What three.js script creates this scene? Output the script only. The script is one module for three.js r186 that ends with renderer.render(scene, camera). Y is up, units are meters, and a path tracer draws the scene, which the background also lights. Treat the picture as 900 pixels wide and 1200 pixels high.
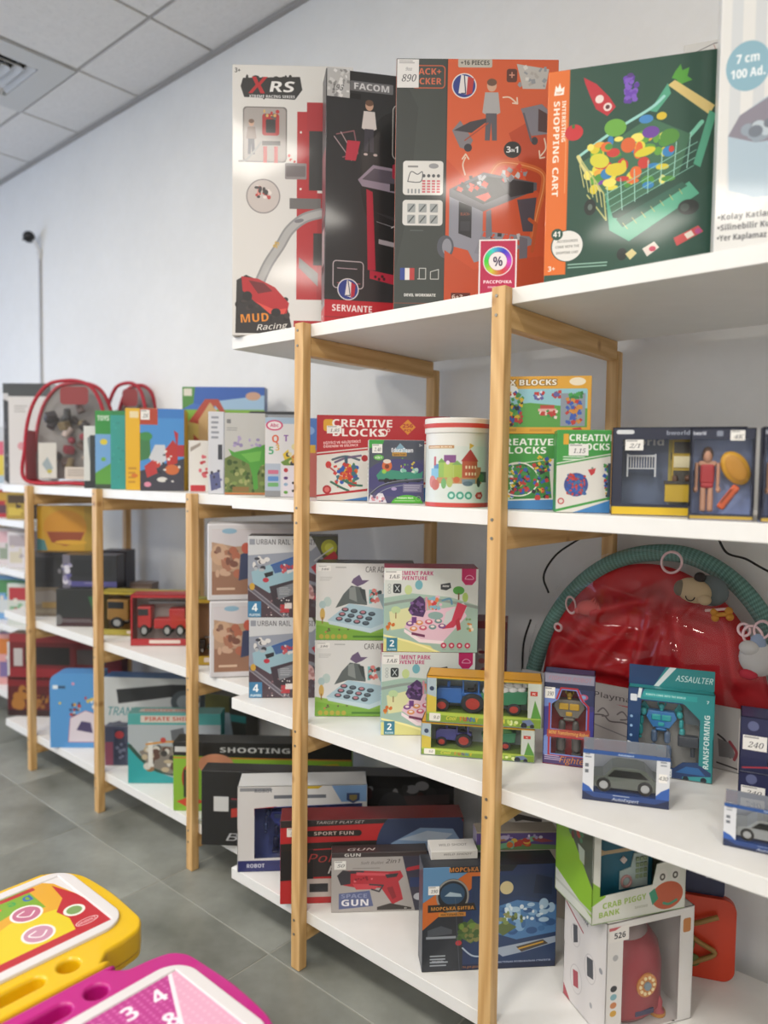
import * as THREE from 'three';
import { RoundedBoxGeometry } from 'three/addons/geometries/RoundedBoxGeometry.js';
import { mergeGeometries } from 'three/addons/utils/BufferGeometryUtils.js';
import { RectAreaLightUniformsLib } from 'three/addons/lights/RectAreaLightUniformsLib.js';

// ---------------------------------------------------------------- camera, light, exposure
const scene = new THREE.Scene();
const renderer = new THREE.WebGLRenderer({ antialias: true });
renderer.toneMapping = THREE.LinearToneMapping;
renderer.toneMappingExposure = 1.06;
renderer.shadowMap.enabled = true;
const V3 = (x, y, z) => new THREE.Vector3(x, y, z);
const RAD = Math.PI / 180;
const FOCAL = 857.475, YAW = 40.8536 * RAD, PITCH = -3.0457 * RAD, ROLL = 0.7175 * RAD;
const eye = V3(0, 1.3798, 1.3317);
const fwd = V3(-Math.sin(YAW) * Math.cos(PITCH), Math.sin(PITCH), -Math.cos(YAW) * Math.cos(PITCH));
const rt0 = V3(Math.cos(YAW), 0, -Math.sin(YAW)), up0 = rt0.clone().cross(fwd);
const rgt = rt0.clone().multiplyScalar(Math.cos(ROLL)).addScaledVector(up0, Math.sin(ROLL));
const upv = up0.clone().multiplyScalar(Math.cos(ROLL)).addScaledVector(rt0, -Math.sin(ROLL));
const camera = new THREE.PerspectiveCamera(2 * Math.atan(600 / FOCAL) / RAD, 0.75, 0.05, 40);
camera.position.copy(eye);
camera.quaternion.setFromRotationMatrix(new THREE.Matrix4().makeBasis(rgt, upv, fwd.clone().negate()));
camera.focus = 1.8; camera.userData.fStop = 1.7;
scene.add(camera);
scene.background = new THREE.Color().setRGB(1.35, 1.75, 2.6);      // overcast daylight behind the shop window
RectAreaLightUniformsLib.init();
const CEIL = 3.19, WALLZ = -0.651, WX0 = -6.3, WX1 = 3.1, WZ1 = 5.2;
const PANELS = [];
for (const x of [-4.214, -2.414, -0.614, 1.186]) for (const z of [1.767, 3.567]) PANELS.push([x, z]);
const PANEL_POWER = 30;
for (const [x, z] of PANELS) {
  const l = new THREE.RectAreaLight(new THREE.Color().setRGB(1, 0.945, 0.86), PANEL_POWER, 0.56, 0.56);
  l.position.set(x, CEIL - 0.012, z); l.lookAt(x, 0, z); l.castShadow = true; scene.add(l);
}

// ---------------------------------------------------------------- photo pixel -> point on a known plane
const ray = (u, v) => fwd.clone().addScaledVector(rgt, (u - 450) / FOCAL).addScaledVector(upv, -(v - 600) / FOCAL);
const onZ = (u, v, z) => { const d = ray(u, v); return d.multiplyScalar((z - eye.z) / d.z).add(eye); };
const onY = (u, v, y) => { const d = ray(u, v); return d.multiplyScalar((y - eye.y) / d.y).add(eye); };
const onX = (u, v, x) => { const d = ray(u, v); return d.multiplyScalar((x - eye.x) / d.x).add(eye); };
function heightAt(u, v, P) { const d = ray(u, v), t = ((P.x - eye.x) * d.x + (P.z - eye.z) * d.z) / (d.x * d.x + d.z * d.z); return eye.y + t * d.y; }
function widthTo(P, yaw, u, v) { // length along the front of a box, from its left corner P, to the pixel column u
  const d = ray(u, v), rx = Math.cos(yaw), rz = -Math.sin(yaw), ox = eye.x - P.x, oz = eye.z - P.z;
  return (ox * d.z - oz * d.x) / (rx * d.z - rz * d.x);
}

// ---------------------------------------------------------------- small helpers
let seed = 7;
const rnd = () => { seed = (seed + 0x6d2b79f5) | 0; let t = Math.imul(seed ^ (seed >>> 15), 1 | seed); t = (t + Math.imul(t ^ (t >>> 7), 61 | t)) ^ t; return ((t ^ (t >>> 14)) >>> 0) / 4294967296; };
const rr = (a, b) => a + (b - a) * rnd();
const taken = new Map();
const numbered = (n) => { const k = taken.get(n) ?? 0; taken.set(n, k + 1); return k ? n + '_' + String(k).padStart(3, '0') : n; };
const mats = new Map();
function M(color, rough = 0.5, metal = 0, more) {
  const key = color + '|' + rough + '|' + metal + '|' + JSON.stringify(more ?? 0);
  if (!mats.has(key)) mats.set(key, new THREE.MeshPhysicalMaterial({ color, roughness: rough, metalness: metal, ...more }));
  return mats.get(key);
}
const CLEAR = new THREE.MeshPhysicalMaterial({ color: '#ffffff', transmission: 1, thickness: 0, roughness: 0.04, ior: 1.45 });
function mesh(name, geo, mat, parent) { const m = new THREE.Mesh(geo, mat); m.name = name; m.castShadow = m.receiveShadow = true; if (parent) parent.add(m); return m; }
function thing(name, label, category, pos, yaw = 0, group) {
  const o = new THREE.Group(); o.name = numbered(name); scene.add(o); o.position.copy(pos); o.rotation.y = yaw;
  o.userData = { label, category }; if (group) o.userData.group = group; return o;
}
function structure(o, label, category) { o.name = numbered(o.name); o.userData = { kind: 'structure', label, category }; scene.add(o); return o; }
const flat = (g) => (g.index ? g.toNonIndexed() : g);
const merge = (list) => mergeGeometries(list.map((g) => { g = flat(g); for (const k of Object.keys(g.attributes)) if (!['position', 'normal', 'uv'].includes(k)) g.deleteAttribute(k); g.clearGroups(); return g; }));
const box = (w, h, d, x = 0, y = 0, z = 0, r = 0, seg = 1) => (r ? new RoundedBoxGeometry(w, h, d, seg, r) : new THREE.BoxGeometry(w, h, d)).translate(x, y, z);
const cyl = (r0, r1, h, x = 0, y = 0, z = 0, n = 20) => new THREE.CylinderGeometry(r0, r1, h, n).translate(x, y, z);
const sph = (r, x = 0, y = 0, z = 0, sx = 1, sy = 1, sz = 1) => new THREE.SphereGeometry(r, 18, 12).scale(sx, sy, sz).translate(x, y, z);
const tube = (pts, r, n = 24, m = 8, closed = false) => new THREE.TubeGeometry(new THREE.CatmullRomCurve3(pts.map((p) => V3(...p)), closed), n, r, m, closed);
function prism(pts, depth, bevel = 0) { // outline in x,y extruded along z, centred on z = 0
  const s = new THREE.Shape(pts.map((p) => new THREE.Vector2(p[0], p[1])));
  return new THREE.ExtrudeGeometry(s, { depth: depth - 2 * bevel, bevelEnabled: bevel > 0, bevelSize: bevel, bevelThickness: bevel, bevelSegments: 2, curveSegments: 8 }).translate(0, 0, -depth / 2 + bevel);
}
function roundRect(w, h, r, cx = 0, cy = 0, P = THREE.Shape) {
  const s = new P(), x = cx - w / 2, y = cy - h / 2; r = Math.min(r, w / 2, h / 2);
  s.moveTo(x + r, y); s.lineTo(x + w - r, y); s.absarc(x + w - r, y + r, r, -Math.PI / 2, 0); s.lineTo(x + w, y + h - r); s.absarc(x + w - r, y + h - r, r, 0, Math.PI / 2);
  s.lineTo(x + r, y + h); s.absarc(x + r, y + h - r, r, Math.PI / 2, Math.PI); s.lineTo(x, y + r); s.absarc(x + r, y + r, r, Math.PI, Math.PI * 1.5); return s;
}

// ---------------------------------------------------------------- printed paper: cells on shared sheets
const SHEET = 2048, sheets = [];
function newSheet() {
  const cv = document.createElement('canvas'); cv.width = cv.height = SHEET;
  const tex = new THREE.CanvasTexture(cv); tex.colorSpace = THREE.SRGBColorSpace; tex.magFilter = THREE.LinearFilter; tex.anisotropy = 8;
  const s = { cv, ctx: cv.getContext('2d'), x: 2, y: 2, row: 0, tex };
  s.gloss = new THREE.MeshPhysicalMaterial({ map: tex, roughness: 0.5, clearcoat: 0.3, clearcoatRoughness: 0.08 });
  s.matt = new THREE.MeshPhysicalMaterial({ map: tex, roughness: 0.62 });
  sheets.push(s); return s;
}
function cell(w, h) {
  w = Math.max(4, Math.ceil(w)); h = Math.max(4, Math.ceil(h));
  let s = sheets.find((q) => (q.x + w + 3 < SHEET && q.y + h + 3 < SHEET && (h <= q.row || q.x === 2 || h <= q.row * 1.15)) || q.y + q.row + 3 + h + 3 < SHEET) ?? newSheet();
  if (s.x + w + 3 >= SHEET || (s.x > 2 && h > s.row * 1.15 && s.y + s.row + 3 + h + 3 < SHEET)) { s.x = 2; s.y += s.row + 3; s.row = 0; }
  const c = { s, x: s.x, y: s.y, w, h }; s.x += w + 3; s.row = Math.max(s.row, h); return c;
}
const uvOf = (c, a, b) => [(c.x + 0.5 + a * (c.w - 1)) / SHEET, 1 - (c.y + 0.5 + (1 - b) * (c.h - 1)) / SHEET];
class Pen { // draws in per cent of the cell, y downwards
  constructor(c) { this.c = c; this.k = c.s.ctx; this.X = (x) => c.x + x * c.w / 100; this.Y = (y) => c.y + y * c.h / 100; }
  path(f) { f(); return this; }
  clip(f) { const k = this.k; k.save(); k.beginPath(); k.rect(this.c.x - 1, this.c.y - 1, this.c.w + 2, this.c.h + 2); k.clip(); f(this); k.restore(); }
  bg(col) { this.k.fillStyle = col; this.k.fillRect(this.c.x - 1, this.c.y - 1, this.c.w + 2, this.c.h + 2); return this; }
  r(x, y, w, h, col, rad = 0, line = 0) {
    const k = this.k; k.beginPath(); const px = rad * this.c.w / 100;
    if (rad) k.roundRect(this.X(x), this.Y(y), w * this.c.w / 100, h * this.c.h / 100, px); else k.rect(this.X(x), this.Y(y), w * this.c.w / 100, h * this.c.h / 100);
    if (line) { k.strokeStyle = col; k.lineWidth = line * this.c.w / 100; k.stroke(); } else { k.fillStyle = col; k.fill(); } return this;
  }
  p(pts, col, line = 0) {
    const k = this.k; k.beginPath(); pts.forEach((q, i) => (i ? k.lineTo(this.X(q[0]), this.Y(q[1])) : k.moveTo(this.X(q[0]), this.Y(q[1]))));
    if (line) { k.strokeStyle = col; k.lineWidth = line * this.c.w / 100; k.lineJoin = k.lineCap = 'round'; k.stroke(); } else { k.closePath(); k.fillStyle = col; k.fill(); } return this;
  }
  q(pts, col, line) { // smooth line through points
    const c = new THREE.SplineCurve(pts.map((a) => new THREE.Vector2(a[0], a[1]))).getPoints(pts.length * 8); return this.p(c.map((a) => [a.x, a.y]), col, line);
  }
  e(x, y, rx, ry, col, rot = 0, line = 0) { // rx, ry both in per cent of the width
    const k = this.k; k.beginPath(); k.ellipse(this.X(x), this.Y(y), rx * this.c.w / 100, (ry ?? rx) * this.c.w / 100, rot * RAD, 0, 7);
    if (line) { k.strokeStyle = col; k.lineWidth = line * this.c.w / 100; k.stroke(); } else { k.fillStyle = col; k.fill(); } return this;
  }
  t(s, x, y, h, col, o = {}) { // text, height in per cent of the cell height; o.w fits it to a width; o.a alignment
    const k = this.k, px = h * this.c.h / 100; k.save(); k.translate(this.X(x), this.Y(y)); if (o.rot) k.rotate(o.rot * RAD);
    k.font = (o.f ?? 'bold') + ' ' + Math.max(3, px) + 'px ' + (o.ff ?? 'sans-serif'); k.textBaseline = 'middle'; k.textAlign = o.a ?? 'center';
    if (o.sk) k.transform(1, 0, -o.sk, 1, 0, 0);
    if (o.w) { const want = o.w * this.c.w / 100, has = k.measureText(s).width || 1; k.scale(want / has, 1); }
    if (o.st) { k.strokeStyle = o.st; k.lineWidth = px * 0.2; k.lineJoin = 'round'; k.strokeText(s, 0, 0); }
    k.fillStyle = col; k.fillText(s, 0, 0); k.restore(); return this;
  }
  lines(x, y, w, h, n, col) { for (let i = 0; i < n; i++) this.r(x, y + i * h / n, w * rr(0.7, 1), h / n * 0.45, col); return this; } // small print
  blobs(x, y, w, h, n, cols, s0, s1) { for (let i = 0; i < n; i++) this.e(x + rnd() * w, y + rnd() * h, rr(s0, s1), rr(s0, s1), cols[Math.floor(rnd() * cols.length)]); return this; }
  bits(x, y, w, h, n, cols, s0, s1) { const k = this.k; for (let i = 0; i < n; i++) { k.save(); k.translate(this.X(x + rnd() * w), this.Y(y + rnd() * h)); k.rotate(rnd() * 6); k.fillStyle = cols[Math.floor(rnd() * cols.length)]; const a = rr(s0, s1) * this.c.w / 100, b = rr(s0, s1) * this.c.w / 100; k.fillRect(-a / 2, -b / 2, a, b); k.restore(); } return this; }
  child(x, y, h, shirt, legs) { // a small standing child of the print; h in per cent of the height
    const a = this.c.h / this.c.w, u = h / 100, W = (q) => q * u * a; return this.p([[x - W(11), y - 78 * u], [x + W(11), y - 78 * u], [x + W(15), y - 45 * u], [x + W(9), y - 42 * u], [x - W(9), y - 42 * u], [x - W(15), y - 45 * u]], shirt)
      .p([[x - W(9), y - 44 * u], [x + W(9), y - 44 * u], [x + W(10), y], [x + W(2), y], [x, y - 30 * u], [x - W(2), y], [x - W(10), y]], legs).e(x, y - 89 * u, W(8), W(10), '#c9a189').e(x, y - 94 * u, W(8), W(6), '#6b4f3f');
  }
}
// a cell of w x h metres drawn by art(pen)
function printed(w, h, art, res = 1000) { const c = cell(w * res, h * res); const p = new Pen(c); p.clip(() => { p.bg('#d8d8d8'); art(p); }); return c; }
const squash = (vs, col, art) => (p) => { p.bg(col); art(new Pen({ ...p.c, h: p.c.h * vs })); }; // the foot of the print lies below what the shelf edge lets one see
const flatCells = new Map();
function colourCell(col) { if (!flatCells.has(col)) flatCells.set(col, printed(0.008, 0.008, (p) => p.bg(col))); return flatCells.get(col); }
const asArt = (a) => (typeof a === 'function' ? a : (p) => p.bg(a));

// printed carton: front / left / right / top are drawings or colours
function cartonMesh(name, w, h, d, o, parent) {
  // one drawing holds front, right, left and top so that the carton is one mesh with one sheet
  const R = o.res ?? 1000, W = Math.max(4, w * R), H = Math.max(4, h * R), Dp = Math.max(4, d * R);
  const c = cell(W + 2 * Dp + 4, H + Dp + 2), sub = (x, y, ww, hh) => ({ s: c.s, x: c.x + x, y: c.y + y, w: ww, h: hh });
  const cF = sub(0, 0, W, H), cR = sub(W + 2, 0, Dp, H), cL = sub(W + Dp + 4, 0, Dp, H), cT = sub(0, H + 2, W, Dp), cB = sub(W + 2, H + 2, Dp, Dp);
  const draw = (q, a) => { const p = new Pen(q); p.clip(() => asArt(a)(p)); };
  const sideCol = o.side ?? '#c9c9c9';
  draw(cR, o.right ?? sideCol); draw(cL, o.left ?? o.right ?? sideCol); draw(cT, o.top ?? sideCol); draw(cB, o.back ?? '#b9b3aa'); draw(cF, o.front);
  const g = flat(new RoundedBoxGeometry(w, h, d, 1, Math.min(o.round ?? 0.0018, d * 0.3))), pos = g.attributes.position, uv = g.attributes.uv, per = pos.count / 6;
  for (let i = 0; i < pos.count; i++) {
    const s = Math.floor(i / per), a = THREE.MathUtils.clamp(pos.getX(i) / w + 0.5, 0, 1), b = THREE.MathUtils.clamp(pos.getY(i) / h + 0.5, 0, 1), e = THREE.MathUtils.clamp(pos.getZ(i) / d + 0.5, 0, 1);
    const q = s === 4 ? uvOf(cF, a, b) : s === 0 ? uvOf(cR, 1 - e, b) : s === 1 ? uvOf(cL, e, b) : s === 2 ? uvOf(cT, a, 1 - e) : uvOf(cB, 0.5, 0.5);
    uv.setXY(i, q[0], q[1]);
  }
  g.translate(0, h / 2, 0);
  return mesh(name, g, o.matt ? c.s.matt : c.s.gloss, parent);
}
// thin printed piece (sticker, card, leaflet), front towards +z
function printPiece(name, w, h, t, art, parent, pos = [0, 0, 0], res = 1200, shape = null) {
  const c = printed(w, h, art, res), g = flat(shape ? new THREE.ExtrudeGeometry(shape, { depth: t, bevelEnabled: false }).translate(0, 0, -t / 2) : new THREE.BoxGeometry(w, h, t));
  const p = g.attributes.position, uv = g.attributes.uv;
  for (let i = 0; i < p.count; i++) { const q = uvOf(c, THREE.MathUtils.clamp(p.getX(i) / w + 0.5, 0.005, 0.995), THREE.MathUtils.clamp(p.getY(i) / h + 0.5, 0.005, 0.995)); uv.setXY(i, q[0], q[1]); }
  const m = mesh(name, g, c.s.gloss, parent); m.position.set(...pos); return m;
}
const tagArt = (txt) => (p) => { p.bg('#e9e7e3'); p.r(6, 8, 60, 10, '#9a9a9a'); p.t(txt, 52, 60, 52, '#26262c', { w: 62, f: 'italic', ff: 'serif' }); };
function sticker(root, S, x, y, w, h, txt, tilt = 0) { // on the front of a carton; x, y per cent of its front (y down)
  const m = printPiece('price_sticker', w * S.w / 100, h * S.h / 100, 0.0006, tagArt(txt), root, [(x / 100 - 0.5) * S.w, (1 - y / 100) * S.h, S.d / 2 + 0.0004], 1400); m.rotation.z = tilt * RAD; m.userData.label = 'small white price sticker'; return m;
}
// where a carton stands: left front corner from pixels, turned by yaw degrees, width to pixel column uR or w metres, height to pixel row vT or h
function spot(o) {
  const yaw = o.yaw * RAD, y = o.y, vm = o.vm ?? (o.bl ? o.bl[1] : o.vt + 30);
  const P = o.bl ? onY(o.bl[0], o.bl[1], o.yp ?? y) : onZ(o.u, vm, o.z); P.y = y;
  const w = o.w ?? widthTo(P, yaw, o.uR, o.vR ?? vm), uT = o.uT ?? o.u ?? o.bl[0], h = o.h ?? heightAt(uT, o.vt, P) - y, d = o.d;
  const pos = P.clone().add(V3(Math.cos(yaw) * w / 2 - Math.sin(yaw) * d / 2, 0, -Math.sin(yaw) * w / 2 - Math.cos(yaw) * d / 2));
  return { pos, yaw, w, h, d, P };
}
const report = [];
function carton(name, label, category, at, art, group) {
  const S = spot(at), root = thing(name, label, category, S.pos, S.yaw, group);
  cartonMesh('carton', S.w, S.h, S.d, art, root); S.root = root;
  report.push(name + ' w' + S.w.toFixed(3) + ' h' + S.h.toFixed(3) + ' z' + S.P.z.toFixed(2) + ' x' + S.P.x.toFixed(2)); return S;
}
function copyOf(S, label, pos, yaw = S.yaw) { const r = S.root.clone(); r.name = numbered(S.root.name.replace(/_\d{3}$/, '')); r.userData = { ...S.root.userData, label }; r.position.copy(pos); r.rotation.y = yaw; scene.add(r); return r; }
// carton with openings: panes, and room inside for the toy
function windowCarton(name, label, category, at, o, group) {
  const S = spot(at), { w, h, d } = S, root = thing(name, label, category, S.pos, S.yaw, group), R = o.res ?? 1100; S.root = root;
  report.push(name + ' w' + w.toFixed(3) + ' h' + h.toFixed(3) + ' z' + S.P.z.toFixed(2) + ' x' + S.P.x.toFixed(2));
  const W = w * R, H = h * R, Dp = Math.max(4, d * R), c = cell(W + Dp * 2 + 4, H + Dp + 2), sub = (x, y, ww, hh) => ({ s: c.s, x: c.x + x, y: c.y + y, w: ww, h: hh });
  const cF = sub(0, 0, W, H), cR = sub(W + 2, 0, Dp, H), cL = sub(W + Dp + 4, 0, Dp, H), cT = sub(0, H + 2, W, Dp), cB = sub(W + 2, H + 2, Dp, Dp);
  const draw = (q, a) => { const p = new Pen(q); p.clip(() => asArt(a)(p)); };
  draw(cF, o.front); draw(cR, o.right ?? o.side); draw(cL, o.left ?? o.side); draw(cT, o.top ?? o.side); draw(cB, o.inner ?? '#cfcfcc');
  const put = (g, f) => { g = flat(g); const p = g.attributes.position, uv = g.attributes.uv; for (let i = 0; i < p.count; i++) { const q = f(THREE.MathUtils.clamp(p.getX(i) / w + 0.5, 0, 1), THREE.MathUtils.clamp(p.getY(i) / h, 0, 1), THREE.MathUtils.clamp(p.getZ(i) / d + 0.5, 0, 1)); uv.setXY(i, q[0], q[1]); } return g; };
  const t = 0.002, s = new THREE.Shape([[-w / 2, 0], [w / 2, 0], [w / 2, h], [-w / 2, h]].map((q) => new THREE.Vector2(...q)));
  const holes = o.holes.map((poly) => poly.map(([x, y]) => new THREE.Vector2((x / 100 - 0.5) * w, (1 - y / 100) * h)));
  for (const q of holes) s.holes.push(new THREE.Path(q));
  const list = [put(new THREE.ExtrudeGeometry(s, { depth: t, bevelEnabled: false }).translate(0, 0, d / 2 - t), (a, b) => uvOf(cF, a, b)), put(box(w, h, t, 0, h / 2, -d / 2 + t / 2), () => uvOf(cB, 0.5, 0.5))];
  if (!o.openLeft) list.push(put(box(t, h, d, -w / 2 + t / 2, h / 2, 0), (a, b, e) => uvOf(cL, e, b)));
  if (!o.openRight) list.push(put(box(t, h, d, w / 2 - t / 2, h / 2, 0), (a, b, e) => uvOf(cR, 1 - e, b)));
  if (!o.openTop) list.push(put(box(w, t, d, 0, h - t / 2, 0), (a, b, e) => uvOf(cT, a, 1 - e)));
  list.push(put(box(w, t, d, 0, t / 2, 0), () => uvOf(cB, 0.5, 0.5)));
  mesh('carton', merge(list), c.s.gloss, root);
  if (!o.noPane) for (const q of holes) { const b = new THREE.Box2().setFromPoints(q); mesh('window_film', new THREE.ShapeGeometry(new THREE.Shape(q)).translate(0, 0, d / 2 - t * 1.4), CLEAR, root); }
  return S;
}

// ---------------------------------------------------------------- procedural surfaces
function dataTex(n, m, f, srgb = true) {
  const a = new Uint8Array(n * m * 4); for (let y = 0; y < m; y++) for (let x = 0; x < n; x++) { const c = f(x / n, y / m); a.set([c[0], c[1], c[2], 255], (y * n + x) * 4); }
  const t = new THREE.DataTexture(a, n, m); t.magFilter = THREE.LinearFilter; t.wrapS = t.wrapT = THREE.RepeatWrapping; if (srgb) t.colorSpace = THREE.SRGBColorSpace; t.needsUpdate = true; return t;
}
const lattice = []; for (let i = 0; i < 4096; i++) lattice.push(rnd());
const vn = (x, y, px, py) => { const i = Math.floor(x), j = Math.floor(y), a = x - i, b = y - j, s = a * a * (3 - 2 * a), t = b * b * (3 - 2 * b), L = (p, q) => lattice[((((q % py) + py) % py) * 61 + (((p % px) + px) % px) * 7) & 4095]; return (L(i, j) * (1 - s) + L(i + 1, j) * s) * (1 - t) + (L(i, j + 1) * (1 - s) + L(i + 1, j + 1) * s) * t; };
const fbm = (u, v, f, g = f) => 0.5 * vn(u * f, v * g, f, g) + 0.28 * vn(u * f * 2, v * g * 2, f * 2, g * 2) + 0.14 * vn(u * f * 4, v * g * 4, f * 4, g * 4) + 0.08 * vn(u * f * 9, v * g * 9, f * 9, g * 9);
const wallTex = dataTex(256, 256, (u, v) => { const k = 232 + 6 * (fbm(u, v, 5) - 0.5) + 4 * (fbm(u, v, 40) - 0.5); return [k, k, k - 1]; });
wallTex.repeat.set(1 / 1.5, 1 / 1.5);
const wallBump = dataTex(256, 256, (u, v) => { const k = 128 + 90 * (fbm(u, v, 48) - 0.5); return [k, k, k]; }, false); wallBump.repeat.set(2, 2);
const MWALL = new THREE.MeshStandardMaterial({ map: wallTex, bumpMap: wallBump, bumpScale: 0.0006, roughness: 0.75 });
const ceilTex = dataTex(256, 256, (u, v) => { const k = 226 + 10 * (fbm(u, v, 30) - 0.5) - (fbm(u, v, 60, 60) > 0.66 ? 7 : 0); return [k, k - 2, k - 4]; });
const MCEIL = new THREE.MeshStandardMaterial({ map: ceilTex, roughness: 0.9 });
const floorTex = [0, 1, 2].map((n) => dataTex(256, 256, (u, v) => { const a = fbm(u + n * 0.37, v + n * 0.21, 4), b = fbm(v + n * 0.3, u, 7), k = 132 + 54 * (a - 0.5) + 26 * (b - 0.5) + 10 * (fbm(u, v, 50) - 0.5); return [k - 1, k + 1, k - 6]; }));
const MFLOOR = floorTex.map((t) => new THREE.MeshPhysicalMaterial({ map: t, roughness: 0.36 }));
const MGROUT = M('#9a9a91', 0.9);
const woodTex = [0, 1].map((n) => dataTex(128, 512, (u, v) => { // pine: grain along v
  const bend = 0.10 * Math.sin(v * 6.283 + n) + 0.05 * Math.sin(v * 12.566 + 2 * n), ring = Math.sin((u + bend) * 25.13 + 2.5 * fbm(u, v, 4, 4)), fine = fbm(u, v, 32, 4) - 0.5, k = 0.5 + 0.30 * ring + 0.7 * fine;
  let c = [222 - 28 * k, 184 - 34 * k, 128 - 36 * k];
  for (const [a, b] of [[0.3, 0.18 + n * 0.37], [0.75, 0.8 - n * 0.5]]) { const q = Math.hypot((u - a) * 1.2, (v - b) * 9); if (q < 0.16) { const m = 1 - q / 0.16; c = [c[0] - 48 * m, c[1] - 52 * m, c[2] - 44 * m]; } }
  return c;
}));
const MWOOD = woodTex.map((t) => new THREE.MeshPhysicalMaterial({ map: t, roughness: 0.5, clearcoat: 0.15, clearcoatRoughness: 0.4 }));
const shelfTex = dataTex(128, 128, (u, v) => { const k = 232 + 6 * (fbm(u, v, 20) - 0.5); return [k, k - 1, k - 4]; });
const MSHELF = new THREE.MeshPhysicalMaterial({ map: shelfTex, roughness: 0.42 });
// uv in metres from the face's own plane
function metreUV(g, k = 1) { g = flat(g); const p = g.attributes.position, n = g.attributes.normal, uv = g.attributes.uv; for (let i = 0; i < p.count; i++) { const a = [Math.abs(n.getX(i)), Math.abs(n.getY(i)), Math.abs(n.getZ(i))], x = p.getX(i), y = p.getY(i), z = p.getZ(i); if (a[1] > a[0] && a[1] > a[2]) uv.setXY(i, x * k, z * k); else if (a[0] > a[2]) uv.setXY(i, z * k, y * k); else uv.setXY(i, x * k, y * k); } return g; }
function woodUV(g, len, axis, off) { g = flat(g); const p = g.attributes.position, uv = g.attributes.uv, A = ['getX', 'getY', 'getZ'], o = [0, 1, 2].filter((q) => q !== axis); for (let i = 0; i < p.count; i++) uv.setXY(i, (p[A[o[0]]](i) + p[A[o[1]]](i)) * 8 + off, p[A[axis]](i) / 0.8 + off * 1.7); return g; }

// ---------------------------------------------------------------- the room
const LX = WX1 - WX0, CX = (WX0 + WX1) / 2, CZ = (WALLZ + WZ1) / 2, LZ = WZ1 - WALLZ;
const slab = (name, w, h, d, x, y, z, mat, label, cat) => structure(mesh(name, metreUV(box(w, h, d, x, y, z)), mat), label, cat);
slab('wall_back', LX + 0.4, CEIL + 0.4, 0.15, CX, CEIL / 2, WALLZ - 0.075, MWALL, 'white painted plaster wall behind the shelving units', 'wall');
slab('wall_right', 0.15, CEIL + 0.4, LZ, WX1 + 0.075, CEIL / 2, CZ, MWALL, 'white side wall of the shop', 'wall');
slab('wall_front', LX + 0.4, CEIL + 0.4, 0.15, CX, CEIL / 2, WZ1 + 0.075, MWALL, 'white wall across the aisle from the shelves', 'wall');
{ // the shop-window wall: piers, sill, lintel; glass in a frame
  const z0 = 0.2, z1 = 4.6, y0 = 0.5, y1 = 2.75, t = 0.15, x = WX0 - t / 2;
  structure(mesh('wall_left', merge([metreUV(box(t, y0 + 0.2, LZ, x, (y0 - 0.2) / 2, CZ)), metreUV(box(t, CEIL + 0.2 - y1, LZ, x, (CEIL + 0.2 + y1) / 2, CZ)), metreUV(box(t, y1 - y0, z0 - WALLZ, x, (y0 + y1) / 2, (z0 + WALLZ) / 2)), metreUV(box(t, y1 - y0, WZ1 - z1, x, (y0 + y1) / 2, (WZ1 + z1) / 2))]), MWALL), 'white wall with the wide shop window', 'wall');
  const w = new THREE.Group(); w.name = 'window_1'; structure(w, 'wide shop window in a white frame', 'window');
  for (const z of [z0 + 0.03, (z0 + z1) / 2, z1 - 0.03]) mesh('window_frame', box(0.06, y1 - y0, 0.06, x, (y0 + y1) / 2, z), M('#e6e6e6', 0.4), w);
  for (const y of [y0 + 0.03, y1 - 0.03]) mesh('window_frame', box(0.06, 0.06, z1 - z0, x, y, (z0 + z1) / 2), M('#e6e6e6', 0.4), w);
  for (const k of [0, 1]) mesh('pane', new THREE.PlaneGeometry((z1 - z0) / 2 - 0.06, y1 - y0 - 0.06).rotateY(Math.PI / 2).translate(x, (y0 + y1) / 2, z0 + (k + 0.5) * (z1 - z0) / 2), CLEAR, w);
}
{ // floor of grey stone-look tiles, each with its own edge
  const f = new THREE.Group(); f.name = 'floor'; structure(f, 'grey mottled stone-look tile floor with pale joints', 'floor');
  mesh('screed', box(LX + 0.4, 0.1, LZ + 0.4, CX, -0.0513, CZ), MGROUT, f);
  const T = 0.56, geos = [0, 1, 2, 3].map((k) => { const g = flat(new RoundedBoxGeometry(T - 0.004, 0.012, T - 0.004, 1, 0.0012)), p = g.attributes.position, uv = g.attributes.uv; for (let i = 0; i < p.count; i++) uv.setXY(i, p.getX(i) * (k & 1 ? 1 : -1) + k * 0.23, p.getZ(i) * (k & 2 ? 1 : -1) + k * 0.31); return g; });
  for (let x = -1.563 - 9 * T; x < WX1; x += T) for (let z = 0.005 - 2 * T; z < WZ1; z += T) {
    if (x + T < WX0 || z + T < WALLZ) continue; const m = mesh('tile', geos[Math.floor(rnd() * 4)], MFLOOR[Math.floor(rnd() * 3)], f); m.position.set(x + T / 2, -0.006, z + T / 2);
  }
}
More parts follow.
